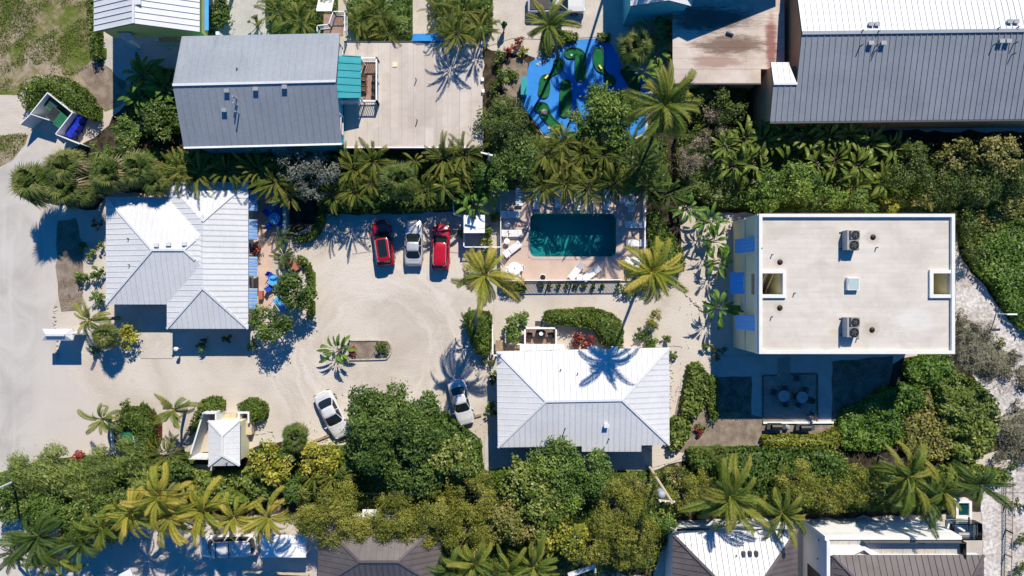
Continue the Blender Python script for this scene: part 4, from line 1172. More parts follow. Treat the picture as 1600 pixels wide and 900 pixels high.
# --- left cottage: two crossing hip roofs
h6 = P(285, 400, 0)
b6 = thing('white_cottage', 'cottage with crossing white hip roofs beside the shell road', 'house', (h6.x, h6.y, 0))
e = 2.75
wx0, wy1, wy0 = P(166, 0, e).x, P(0, 308, e).y, P(0, 475.5, e).y
mx0, mx1, my1, my0 = P(261, 0, e).x, P(388, 0, e).x, P(0, 284, e).y, P(0, 513.5, e).y
SL = tan(R(15))
hw = (wy1 - wy0) / 2; rz1 = e + hw * SL; ry = (wy0 + wy1) / 2
wxe = mx1 - .35
wing = hipfaces(V((wx0, wy1, e)), V((wxe, wy1, e)), V((wxe, wy0, e)), V((wx0, wy0, e)), V((wx0 + hw, ry, rz1)), V((wxe - hw, ry, rz1)))
hm = (mx1 - mx0) / 2; rz2 = e + hm * SL; rx = (mx0 + mx1) / 2
main = hipfaces(V((mx0, my0, e)), V((mx0, my1, e)), V((mx1, my1, e)), V((mx1, my0, e)), V((rx, my0 + hm, rz2)), V((rx, my1 - hm, rz2)))
roof(b6, wing, 'whitemetal', .50, 'jointpale', caps=[(V((wx0 + hw, ry, rz1)), V((wxe - hw, ry, rz1))), (V((wx0, wy1, e)), V((wx0 + hw, ry, rz1))), (V((wx0, wy0, e)), V((wx0 + hw, ry, rz1))), (V((wxe - hw, ry, rz1)), V((wxe - .8, wy0 + hw * .84, e + hw * .2 + .8))) if False else (V((wxe - hw, ry, rz1)), V((wxe - hw + .9, ry - .9, rz1 - .9 * SL))), (V((wxe - hw, ry, rz1)), V((wxe - hw + .9, ry + .9, rz1 - .9 * SL)))], rib=.03, gap=.022)
roof(b6, main, 'whitemetal', .50, 'jointpale', caps=[(V((rx, my0 + hm, rz2)), V((rx, ry - hw + .35 * hw, rz2))), (V((rx, my1 - hm, rz2)), V((rx, ry + hw * .65, rz2))), (V((mx1, my0, e)), V((rx, my0 + hm, rz2))), (V((mx0, my0, e)), V((rx, my0 + hm, rz2))), (V((mx1, my1, e)), V((rx, my1 - hm, rz2)))], rib=.03, gap=.022)
MB().prism(rect(wx0 + .5, wy0 + .5, mx0 + .6, wy1 - .5), 0, e - .1).prism(rect(mx0 + .5, my0 + .5, mx1 - .5, my1 - .5), 0, e - .12).build('wall', MT['cream'], b6)
for x, y in ((246, 383), (265, 381.5), (290, 381)): ventbox(b6, onplane(x, y, V((wx0, wy1, e)), V((wx0 + hw, ry, rz1)), V((wxe - hw, ry, rz1))), .32, .22)
for x, y in ((201.5, 373), (203, 414)): ventpipe(b6, onplane(x, y, V((wx0, wy1, e)), V((wx0, wy0, e)), V((wx0 + hw, ry, rz1))), .3, .05)
xw = mx1 - .5
for ya_, yb_ in ((299, 330), (343.5, 375), (401.5, 432), (451, 483)):
    Y1, Y0 = P(0, ya_, 1.9).y, P(0, yb_, 1.9).y
    aw = MB().bar((xw + .02, (Y0 + Y1) / 2, 2.36), (xw + .98, (Y0 + Y1) / 2, 1.82), abs(Y1 - Y0), .03).build('awning', MT['white'], b6)
    n = 6
    for i in range(n):
        yy = Y0 + (Y1 - Y0) * (i + .5) / n
        m_ = MB(); m_.bar((xw + .0, yy, 2.41), (xw + 1.0, yy, 1.87), abs(Y1 - Y0) / n * .76, .04)
        m_.build('awning_slat', MT['awnblue'], aw)
for yy in (315, 388, 442):
    window(b6, (xw, P(0, yy, 1.4).y, 1.35), 1.1, 1.1, 'y', 1)

# --- right cottage: one hip roof with two steps in its eaves
h7 = P(910, 620, 0)
b7 = thing('white_roofed_house', 'house with a white hip roof marked by a palm shadow', 'house', (h7.x, h7.y, 0))
e = 3.1
NW, NE, SE, SW = P(776, 549, e), P(1045, 543, e), P(1046, 695, e), P(778, 699, e)
ra, rb = P(853, 627, 4.2), P(972, 625, 4.2)
fs = hipfaces(NW, NE, SE, SW, ra, rb)
rf7 = roof(b7, fs, 'whitemetal', .50, 'jointpale', caps=[(ra, rb), (ra, NW), (ra, SW), (rb, SE), (rb, NE)], rib=.022, gap=.015)
def ext_eave(x0_, x1_, y_, pa_, pb_, pc_):
    """eave stepped out over part of the wall, in the plane of the slope"""
    a_, b_ = onplane(x0_, y_, pa_, pb_, pc_), onplane(x1_, y_, pa_, pb_, pc_)
    return a_, b_
for (xa_, xb_, yo, yi0, yi1, pln) in ((812, 882, 537.5, 549.3, 547.7, (NW, NE, ra)), (909, 1002, 705.5, 696.9, 695.4, (SW, SE, ra)), (918, 938, 541.5, 547.0, 546.3, (NW, NE, ra)), (955, 965, 541, 546.4, 546.0, (NW, NE, ra))):
    o0, o1 = ext_eave(xa_, xb_, yo, *pln)
    i0, i1 = onplane(xa_, yi0, *pln), onplane(xb_, yi1, *pln)
    rr_ = MB().slab([o0, i0, i1, o1], .12).build('eave_extension', MT['jointpale'], b7)
    panels(rr_, [o0, i0, i1, o1], .5, MT['whitemetal'], .022)
MB().prism([(SW.x + .5, SW.y + .5), (SE.x - .5, SE.y + .5), (NE.x - .5, NE.y - .5), (NW.x + .5, NW.y - .5)], 0, e - .12).build('wall', MT['bluewhite'], b7)
q0, q1 = P(816, 540, 3), P(878, 540, 3)
MB().prism(rect(q0.x, P(0, 552, 3).y, q1.x, P(0, 545, 3).y), 0, e - .2).build('bay_wall', MT['bluewhite'], b7)
q0, q1 = P(913, 690, 3), P(998, 690, 3)
MB().prism(rect(q0.x, P(0, 700, 3).y, q1.x, P(0, 690, 3).y), 0, e - .2).build('rear_wall', MT['bluewhite'], b7)
ventbox(b7, onplane(947, 664, SW, SE, rb), .34, .35)
for x, y in ((883, 669), (951, 685)): ventpipe(b7, onplane(x, y, SW, SE, rb), .4, .05)
for x, y in ((876, 577), (902.5, 583)): ventpipe(b7, onplane(x, y, NW, NE, ra), .3, .05)
m_ = MB()
for dx in (0, .35, .75):
    q = onplane(846, 688, SW, SE, rb) + V((dx, 0, 0)); m_.tube([q, q + V((.08, .1, 1.1))], .025, 5); m_.tube([q + V((.05, .07, .7)), q + V((.45, .1, .75))], .02, 5)
m_.build('service_mast', MT['darkgrey'], b7)
# small raised porch on the near side
q0, q1 = P(820, 538, .9), P(868, 512, .9)
MB().box(((q0.x + q1.x) / 2, (q0.y + q1.y) / 2, .8), (q1.x - q0.x, q1.y - q0.y, .12)).build('porch_floor', MT['deckwood'], b7)
n = 16
for i in range(n):
    x = q0.x + (q1.x - q0.x) * (i + .5) / n
    MB().box((x, (q0.y + q1.y) / 2, .885), ((q1.x - q0.x) / n * .86, q1.y - q0.y, .04)).build('deck_board', MT['deckwood'], b7)
railing('porch_railing', [(q0.x, q0.y), (q0.x, q1.y), (q1.x, q1.y), (q1.x, q0.y)], .9, .95, b7, step=.14, pick=.03, rail=.14)
m_ = MB(); a_, c_ = P(770, 505, .3), P(812, 505, .3)
MB().box(((P(774, 0, .6).x + P(811, 0, .6).x) / 2, P(0, 540, .6).y, .5), (P(811, 0, .6).x - P(774, 0, .6).x, 1.0, .12)).build('side_deck', MT['wood'], b7)
railing('side_railing', [(P(770, 0, .3).x, P(0, 508, .3).y), (P(770, 0, .3).x, P(0, 554, .3).y), (P(776, 0, .3).x, P(0, 554, .3).y)], .02, 1.0, b7, step=.3, pick=.03, rail=.12)
railing('side_railing', [(P(790, 0, .3).x, P(0, 518, .3).y), (P(790, 0, .3).x, P(0, 536, .3).y), (P(820, 0, .3).x, P(0, 537, .3).y)], .1, 1.0, b7, step=.3, pick=.03, rail=.12)

# --- three storey flat roofed condominium at the right
T = 6.9
cx0, cx1, cy0, cy1 = P(1186, 0, T).x, P(1492, 0, T).x, P(0, 553, T).y, P(0, 334, T).y
b8 = thing('condominium', 'cream condominium with a broad white flat roof, parapet and blue side awnings', 'building', ((cx0 + cx1) / 2, (cy0 + cy1) / 2, 0))
MBx = lambda x, h_=T: P(x, 0, h_).x
MBy = lambda y, h_=T: P(0, y, h_).y
o1 = (MBx(1191.5), MBy(460), MBx(1223.5), MBy(427)); o2 = (MBx(1459), MBy(460), MBx(1486), MBy(427))
m_ = MB(); mw = MB()
t_ = .3
mw.box(((cx0 + cx1) / 2, cy0 + .15, 3.3), (cx1 - cx0 - .02, t_, 6.6)); mw.box(((cx0 + cx1) / 2, cy1 - .15, 3.3), (cx1 - cx0 - .02, t_, 6.6))
mw.box((cx0 + .16, (cy0 + cy1) / 2, 3.3), (t_, cy1 - cy0 - .62, 6.6)); mw.box((cx1 - .16, (cy0 + cy1) / 2, 3.3), (t_, cy1 - cy0 - .62, 6.6))
mw.build('wall', MT['cream'], b8)
MB().box((cx0 - .02, (cy0 + cy1) / 2, 3.45), (.06, cy1 - cy0, .07)).box((cx0 - .02, (cy0 + cy1) / 2, 6.35), (.08, cy1 - cy0 + .02, .66)).build('floor_band', MT['bluewhite'], b8)
rects = [(cx0 + .05, cy0 + .05, cx1 - .05, o1[1]), (cx0 + .05, o1[3], cx1 - .05, cy1 - .05), (o1[2], o1[1], o2[0], o1[3]), (cx0 + .05, o1[1], o1[0], o1[3]), (o2[2], o1[1], cx1 - .05, o1[3])]
rects = [r for r in rects if r[2] - r[0] > .02 and r[3] - r[1] > .02]
rfb = None
for i, r in enumerate(rects):
    m_.prism(rect(*r), T - .55, T - .25)
rfb = m_.build('roof', MT['flat3'], b8)
def par(x0_, y0_, x1_, y1_, h_=.28, wd=.28, z=None, parent=b8, name='parapet', mat='creamwhite'):
    z = T - .25 if z is None else z
    m_ = MB()
    m_.box(((x0_ + x1_) / 2, y0_ + wd / 2, z + h_ / 2), (x1_ - x0_, wd, h_)); m_.box(((x0_ + x1_) / 2, y1_ - wd / 2, z + h_ / 2), (x1_ - x0_, wd, h_))
    m_.box((x0_ + wd / 2, (y0_ + y1_) / 2, z + h_ / 2), (wd, y1_ - y0_ - 2 * wd, h_)); m_.box((x1_ - wd / 2, (y0_ + y1_) / 2, z + h_ / 2), (wd, y1_ - y0_ - 2 * wd, h_))
    return m_.build(name, MT[mat], parent)
par(cx0, cy0, cx1, cy1)
par(o1[0] - .3, o1[1] - .3, o1[2] + .3, o1[3] + .3, .22, .3, name='opening_curb')
par(o2[0] - .3, o2[1] - .3, o2[2] + .3, o2[3] + .3, .22, .3, name='opening_curb')
for o_ in (o1, o2):
    m_ = MB()
    for (x0_, y0_, x1_, y1_) in ((o_[0] - .12, o_[1] - .12, o_[0], o_[3] + .12), (o_[2], o_[1] - .12, o_[2] + .12, o_[3] + .12)): m_.prism(rect(x0_, y0_, x1_, y1_), 2.0, T - .56)
    for (x0_, y0_, x1_, y1_) in ((o_[0], o_[1] - .12, o_[2], o_[1]), (o_[0], o_[3], o_[2], o_[3] + .12)): m_.prism(rect(x0_, y0_, x1_, y1_), 2.0, T - .56)
    m_.build('shaft_wall', MT['cream'], b8)
MB().box(((o1[0] + o1[2]) / 2, (o1[1] + o1[3]) / 2, 2.9), (o1[2] - o1[0], o1[3] - o1[1], .15)).build('landing', MT['terracotta'] if False else MT['deckwood'], b8)
MB().box(((o2[0] + o2[2]) / 2, (o2[1] + o2[3]) / 2, 4.4), (o2[2] - o2[0], o2[3] - o2[1], .15)).build('landing', MT['conc'], b8)
for i in range(12): MB().box((o1[0] + .95, o1[1] + .16 + i * .14, 3.1 + i * .17), (.55, .12, .06)).build('stair_tread', MT['palewood'], b8)
m_ = MB(); m_.bar((o1[0] + 1.28, o1[1] + .1, 4.0), (o1[0] + 1.28, o1[1] + 1.8, 6.0), .06, .06); m_.bar((o1[0] + .62, o1[1] + .1, 4.0), (o1[0] + .62, o1[1] + 1.8, 6.0), .06, .06); m_.build('handrail', MT['cream'], b8)
# west wall openings and blue awnings
wy = lambda y, h_: P(0, y, h_).y
MB().box((cx0 - .0, wy(444, 5.9), 5.65), (.1, abs(wy(460, 5.9) - wy(428, 5.9)), .95)).build('stair_window', MT['wood'], b8)
for (ya_, yb_, zt, zb, out, sw) in ((372, 395, 6.0, 3.0, .75, 4), (425.5, 459, 3.2, 2.2, .95, 5), (493, 516, 6.0, 3.2, .75, 4)):
    Y1, Y0 = wy(ya_, (zt + zb) / 2), wy(yb_, (zt + zb) / 2)
    n = sw
    base = MB().bar((cx0 - .05, (Y0 + Y1) / 2, zt), (cx0 - out, (Y0 + Y1) / 2, zb), Y1 - Y0, .03).build('awning', MT['white'], b8)
    for i in range(n):
        yy = Y0 + (Y1 - Y0) * (i + .5) / n
        MB().bar((cx0 - .05, yy, zt + .03), (cx0 - out - .02, yy, zb + .03), (Y1 - Y0) / n * .95, .04).build('awning_slat', MT['awnblue2'], base)
    window(b8, (cx0 + .0, (Y0 + Y1) / 2, (zt + zb) / 2 - .2), 1.2, 1.4, 'y', -1)
# rooftop plant
def acpair(x, y, lab):
    """two condensers with round fans and their steel stand"""
    for k_, (dx, dy, s_) in enumerate(((13, -7, .62), (11, 9, .7))):
        q = P(x + dx, y + dy, T - .25 + 0.5)
        a_ = thing('air_conditioner', lab[k_], 'air conditioner', (q.x, q.y, T - .25), 0, None)
        MB().box((q.x, q.y, T - .25 + .48), (s_ * 1.25, s_ * 1.25, .82), 0).build('casing', MT['aircon'], a_, bevel=.05)
        MB().lathe((q.x, q.y, T + .64), [(s_ * .55, 0), (s_ * .55, .05), (s_ * .48, .05), (s_ * .47, .012)], 20).build('fan_guard', MT['dark'], a_)
        m2 = MB()
        for j in range(5):
            an = j * 2 * pi / 5; m2.bar((q.x + .06 * cos(an), q.y + .06 * sin(an), T + .68), (q.x + s_ * .4 * cos(an), q.y + s_ * .4 * sin(an), T + .69), .11, .015)
        m2.lathe((q.x, q.y, T + .665), [(.08, 0), (.08, .05), (.03, .06)], 10); m2.build('fan', MT['darkgrey'], a_)
        m2 = MB()
        for sx in (-1, 1):
            for sy in (-1, 1): m2.box((q.x + sx * s_ * .5, q.y + sy * s_ * .5, T - .22), (.08, .08, .1))
        m2.build('feet', MT['darkgrey'], a_)
    q = P(x + .5, y + 1, T + .2); a_ = thing('equipment_panel', lab[2], 'metal panel', (q.x, q.y, T - .25))
    m2 = MB(); m2.box((q.x, q.y, T + .25), (.14, 1.65, .95)); m2.build('panel', MT['midgrey'], a_)
    m2 = MB(); m2.box((q.x + .02, q.y + .7, T - .2), (.6, .08, .08)).box((q.x + .02, q.y - .7, T - .2), (.6, .08, .08)); m2.build('foot', MT['darkgrey'], a_)
acpair(1320, 374.5, ('small fan unit of the roof pair nearest the tree belt', 'larger fan unit with the longest shadow on the white flat roof', 'upright grey panel beside the two fan units nearest the tree belt'))
acpair(1320, 510, ('upper fan unit of the roof pair nearest the shaded terrace', 'lower fan unit of the roof pair nearest the shaded terrace', 'upright grey panel beside the two fan units nearest the shaded terrace'))
q = P(1332.5, 443.5, T); sk = thing('skylight', 'square greenish glass skylight in the middle of the white flat roof', 'skylight', (q.x, q.y, T - .25))
MB().box((q.x, q.y, T - .05), (1.0, 1.06, .4)).build('curb', MT['white'], sk)
m2 = MB(); m2.slab([V((q.x - .44, q.y - .47, T + .16)), V((q.x + .44, q.y - .47, T + .16)), V((q.x + .44, q.y + .47, T + .22)), V((q.x - .44, q.y + .47, T + .22))], .06); m2.build('pane', glossmat('skylight_glass', (.42, .52, .50), .15), sk)
for x, y in ((1364.5, 370.5), (1363, 515.5), (1219, 409.5), (1218.7, 481)):
    q = P(x, y, T - .2); MB().lathe((q.x, q.y, T - .25), [(.24, 0), (.24, .03), (.15, .04), (.15, .12), (.1, .14)], 14).build('roof_drain', MT['dark'], b8)
for x, y in ((1189, 388), (1206, 398), (1205.5, 495), (1241, 458), (1369, 387), (1339, 529)): ventpipe(b8, P(x, y, T - .2), .28, .05)

# --- service hut with walled yard
h9 = P(349, 690, 0)
b9 = thing('service_hut', 'small service hut with a white hip roof and walled side yard', 'shed', (h9.x, h9.y, 0))
e = 2.9
NW, NE, SE, SW = P(323, 657, e), P(371, 656, e), P(375, 727, e), P(326, 728, e)
NW.x = SW.x; NE.x = SE.x; hw = (NE.x - NW.x) / 2
rx = (NW.x + NE.x) / 2; rz = e + hw * .28
ra, rb = V((rx, SW.y + hw * .75, rz)), V((rx, NW.y - hw * .9, rz))
roof(b9, hipfaces(SW, NW, NE, SE, ra, rb), 'whitemetal', .5, 'jointpale', caps=[(ra, rb), (ra, SW), (ra, SE), (rb, NW), (rb, NE)], rib=0, gap=.012)
MB().prism([(SW.x + .25, SW.y + .3), (SE.x - .25, SE.y + .3), (NE.x - .25, NE.y - .3), (NW.x + .25, NW.y - .3)], 0, e - .1).build('wall', MT['cream'], b9)
ventpipe(b9, onplane(355, 722, SW, SE, ra), .9, .07, 'midgrey')
def wallrun(house, pts, h_, t=.14, mat='bluewhite', name='yard_wall'):
    m_ = MB()
    for i, (a, b) in enumerate(zip(pts[:-1], pts[1:])):
        a, b = V((a[0], a[1], h_ / 2)), V((b[0], b[1], h_ / 2)); d = (b - a).normalized() * (t / 2 - .003 * (i % 2))
        m_.bar(a - d, b + d, t - .004 * (i % 2), h_ - .006 * (i % 2))
    return m_.build(name, MT[mat], house)
p2 = lambda x, y, h_: (P(x, y, h_).x, P(x, y, h_).y)
wallrun(b9, [p2(323, 717, 1.9), p2(295.5, 716.5, 1.9), p2(317, 646, 1.9), p2(337, 645.5, 1.9), p2(337, 660, 1.9)], 1.9)
MB().box(P(357, 652, .1) + V((0, 0, .06)), (1.6, .7, .14)).build('step', MT['palewood'], b9)
wallrun(b9, [p2(373, 660, 1.3), p2(373, 645, 1.3), p2(388, 645, 1.3), p2(388, 660, 1.3)], 1.3, .16, name='planter_wall')
MB().box(P(384.5, 669, .9) + V((0, 0, -.5)), (1.0, 1.25, .9)).build('storage_bin', MT['palewood'], b9)
MB().box(P(301, 731, .4) + V((.9, 0, -.2)), (2.2, .5, .45)).build('rear_bench', MT['shadeconc'], b9)

# --- brown roof at the bottom edge
h10 = P(590, 880, 0)
b10 = thing('brown_roofed_house', 'brown metal hip roof half hidden by olive trees at the bottom edge', 'house', (h10.x, h10.y, 0))
e = 3.2
ra, rb = P(562, 877, 5.0), P(622, 877, 5.0)
NW, NE = P(497, 812, e), P(690, 812, e)
SW, SE = V((NW.x, 2 * ra.y - NW.y, e)), V((NE.x, 2 * ra.y - NE.y, e))
roof(b10, hipfaces(NW, NE, SE, SW, ra, rb), 'brownmetal', .5, 'joint', caps=[(ra, rb), (ra, NW), (rb, NE), (ra, SW), (rb, SE)], rib=.05)
MB().prism([(SW.x + .4, SW.y + .4), (SE.x - .4, SE.y + .4), (NE.x - .4, NE.y - .4), (NW.x + .4, NW.y - .4)], 0, e - .12).build('wall', MT['bluewhite'], b10)
MB().box((P(578, 0, 3).x, P(0, 806, 3).y, 2.6), (1.5, .9, .12)).build('entry_canopy', MT['white'], b10)

# --- house with white and brown slopes at the bottom right
h11 = P(1150, 900, 0)
b11 = thing('two_tone_roofed_house', 'house whose hip roof is white in front and brown on its sides', 'house', (h11.x, h11.y, 0))
e = 3.7
NW, NE = P(1051, 834, e), P(1246, 826.5, e)
SW, SE = NW + V((0, -13, 0)), NE + V((0, -13, 0))
hw = (NE.x - NW.x) / 2; rz = e + hw * .45
ra, rb = V(((NW.x + NE.x) / 2, (NW.y + NE.y) / 2 - hw, rz)), V(((SW.x + SE.x) / 2, SW.y + hw, rz))
f_ = hipfaces(NW, SW, SE, NE, ra, rb)   # first edge NW-SW is the west side
rr_ = MB()
for q in f_: rr_.slab(q, .12)
rr_ = rr_.build('roof', MT['joint'], b11)
panels(rr_, f_[0], .5, MT['brownmetal'], .06); panels(rr_, f_[2], .5, MT['brownmetal'], .06); panels(rr_, f_[1], .5, MT['brownmetal'], .06); panels(rr_, f_[3], .5, MT['whitemetal'], .06, .03)
for a, b in ((NW, ra), (NE, ra), (ra, rb)): MB().bar(a + V((0, 0, .07)), b + V((0, 0, .07)), .22, .08).build('ridge_cap', MT['brownmetal'], rr_)
MB().prism([(SW.x + .15, SW.y + .3), (SE.x - .3, SE.y + .3), (NE.x - .3, NE.y - .12), (NW.x + .15, NW.y - .12)], 0, e - .11).build('wall', MT['bluewhite'], b11)
for x, y in ((1161, 864.5), (1171, 864), (1181, 864)): MB().box(onplane(x, y, NW, NE, ra) + V((0, 0, .15)), (.26, .42, .3)).build('roof_vent', MT['darkgrey'], b11)
ventpipe(b11, onplane(1150, 867, NW, NE, ra), .3, .05)
m_ = MB(); q = V((P(1086, 0, 3).x, NW.y - .04, 2.55)); m_.box(q, (3.0, .12, .3)); m_.build('wall_slot', MT['dark'], b11)

# --- modern white house with roof terrace at the bottom right corner
h12 = P(1400, 880, 0)
b12 = thing('modern_white_house', 'modern white house with a paved roof terrace and brown roof', 'house', (h12.x, h12.y, 0))
t0 = 4.6
a, b = P(1289, 838, t0), P(1503, 836, t0)
yb = a.y
MB().prism(rect(a.x, yb - .3, b.x, yb), 0, t0).build('front_wall', MT['white'], b12)
MB().prism(rect(a.x, yb - 12, a.x + .3, yb - .305), 0, t0 + .35).build('side_wall', MT['bluewhite'], b12)
MB().prism(rect(b.x - .3, yb - 12, b.x - .002, yb - .305), 0, t0 - .6).build('end_wall', MT['bluewhite'], b12)
tx0, tx1, ty1, ty0 = a.x + .3, b.x - .02, yb - .31, P(0, 869, t0).y
fl = MB().box(((tx0 + tx1) / 2, (ty0 + ty1) / 2 - .4, t0 - .30), (tx1 - tx0 - .3, ty1 - ty0 + .8, .2)).build('terrace', MT['shadeconc'], b12)
nx, ny = 12, 2
for i in range(nx):
    for j in range(ny):
        sx, sy = (tx1 - tx0 - .3) / nx, (ty1 - ty0) / ny
        MB().box((tx0 + sx * (i + .5), ty0 + sy * (j + .5), t0 - .18), (sx - .02, sy - .02, .05)).build('paving_tile', MT['terr'] if random.random() < .6 else MT['terr2'], fl)
q0, q1 = P(1347, 838, t0), P(1534, 838, t0)
MB().box(((q0.x + b.x) / 2, yb - .36, t0 + .1), (b.x - q0.x, .03, 1.0)).build('glass_panel', MT['clear'], b12)
MB().box(((q0.x + b.x) / 2, yb - .36, t0 + .62), (b.x - q0.x, .06, .05)).build('glass_rail', MT['darkgrey'], b12)
MB().box((b.x - .05, (ty0 + ty1) / 2, t0 + .62), (.06, ty1 - ty0, .05)).build('glass_rail', MT['dark'], b12)
MB().box((b.x - .05, (ty0 + ty1) / 2, t0 + .1), (.03, ty1 - ty0, 1.0)).build('glass_panel', MT['clear'], b12)
q0, q1 = P(1290, 854, t0 + .3), P(1372, 868, t0 + .3)
MB().prism([(q0.x + .1, q0.y - .02), (P(1352, 0, t0 + .3).x, q0.y - .02), (q1.x + .3, q1.y), (q1.x - .6, q1.y), (P(1350, 0, t0 + .3).x, q0.y - .3), (q0.x + 2.4, q1.y), (q0.x + .1, q1.y)], t0 - .4, t0 + .3).build('low_parapet', MT['white'], b12)
e = t0 + .35
NW, NE = P(1301, 867, e), P(1537, 864.5, e); NE.y = NW.y
SW, SE = NW + V((0, -11, 0)), NE + V((0, -11, 0))
hw = 5.5; rz = e + hw * .45
ra, rb = V((NW.x + hw * .9, NW.y - hw, rz)), V((NE.x - hw * .9, NW.y - hw, rz))
roof(b12, hipfaces(NW, NE, SE, SW, ra, rb), 'brownmetal', .56, 'joint', caps=[(NW, ra), (ra, rb), (NE, rb)], rib=.06)
MB().prism([(SW.x + .2, SW.y), (SE.x - .2, SE.y), (NE.x - .2, NE.y - .1), (NW.x + .2, NW.y - .1)], t0 - .4, e - .12).build('upper_wall', MT['bluewhite'], b12)
MB().box((a.x - .02, P(0, 905, 2).y, 2.4), (.06, 2.2, 2.6)).build('side_door', MT['dark'], b12)
for x, y, z in ((1258, 844, 3.4), (1265, 873, 3.2)): MB().box((a.x - .03, P(0, y, z).y, z), (.08, .12, .12)).build('wall_lamp', MT['darkgrey'], b12)
# balconies and plunge pool on its far corner
pq = thing('plunge_pool', 'small square plunge pool with white rim beside the modern house', 'pool', P(1504, 795, 0))
q = P(1504, 795, .8); par(q.x - .75, q.y - .85, q.x + .75, q.y + .85, 1.0, .25, 0.01, pq, 'rim'); MB().box((q.x, q.y, .4), (1.0, 1.2, .75)).build('water_block', glossmat('dark_pool_water', (.004, .05, .05), .05), pq)
par(P(1476, 0, 1).x, P(0, 838, 1).y + .1, P(1520, 0, 1).x, P(0, 811, 1).y, 1.1, .08, 1.2, b12, 'balcony_screen', 'clear')
MB().box((P(1498, 0, 1).x, P(0, 824, 1).y, 1.1), (2.6, 1.5, .15)).build('balcony_floor', MT['terr'], b12)
m_ = MB(); m_.bar(P(1478, 832, 1.8), P(1482, 814, 1.8), .16, .3).bar(P(1482, 814, 1.8), P(1506, 829, 1.8), .16, .3); m_.build('balcony_frame', MT['white'], b12)
m_ = MB(); m_.bar(P(1514, 808, 2.2), P(1514, 830, 2.2), .09, .12); m_.build('balcony_post', MT['dark'], b12)
# ---------------------------------------------------------------- vehicles
def lerp_tab(tab, y):
    for a, b in zip(tab[:-1], tab[1:]):
        if a[0] <= y <= b[0]:
            t = (y - a[0]) / (b[0] - a[0]); t = t * t * (3 - 2 * t) * .5 + t * .5
            return [p + (q - p) * t for p, q in zip(a[1:], b[1:])]
    return list(tab[-1][1:]) if y > tab[-1][0] else list(tab[0][1:])

CARS = {
    # body: station (share of length, rear to front), half width share, belt height, centre height ; cabin: belt rear/front, roof rear/front, roof height
    'sedan': dict(L=4.6, W=1.82, tab=[(-.5, .66, .66, .70), (-.485, .86, .82, .86), (-.44, .95, .92, .97), (-.30, 1, .95, 1.02), (0, 1, .93, .98), (.22, .99, .90, .98), (.36, .95, .80, .90), (.455, .86, .70, .76), (.49, .72, .60, .66), (.5, .55, .50, .56)],
                  cab=(-.37, .225, -.19, .015, 1.44), rails=False),
    'suv': dict(L=4.5, W=1.86, tab=[(-.5, .78, .75, .80), (-.49, .90, .98, 1.0), (-.45, .97, 1.05, 1.06), (-.2, 1, 1.05, 1.08), (.1, 1, 1.02, 1.08), (.26, .99, 1.00, 1.09), (.38, .95, .93, 1.02), (.46, .87, .82, .90), (.49, .74, .70, .78), (.5, .58, .60, .66)],
                cab=(-.475, .255, -.425, .085, 1.68), rails=True),
    'van': dict(L=5.1, W=1.95, tab=[(-.5, .84, .80, .85), (-.49, .93, 1.05, 1.06), (-.2, 1, 1.06, 1.08), (.2, 1, 1.04, 1.09), (.33, .98, 1.0, 1.08), (.43, .92, .92, 1.0), (.48, .80, .78, .86), (.5, .62, .60, .68)],
                cab=(-.485, .34, -.46, .215, 1.85), rails=True),
}

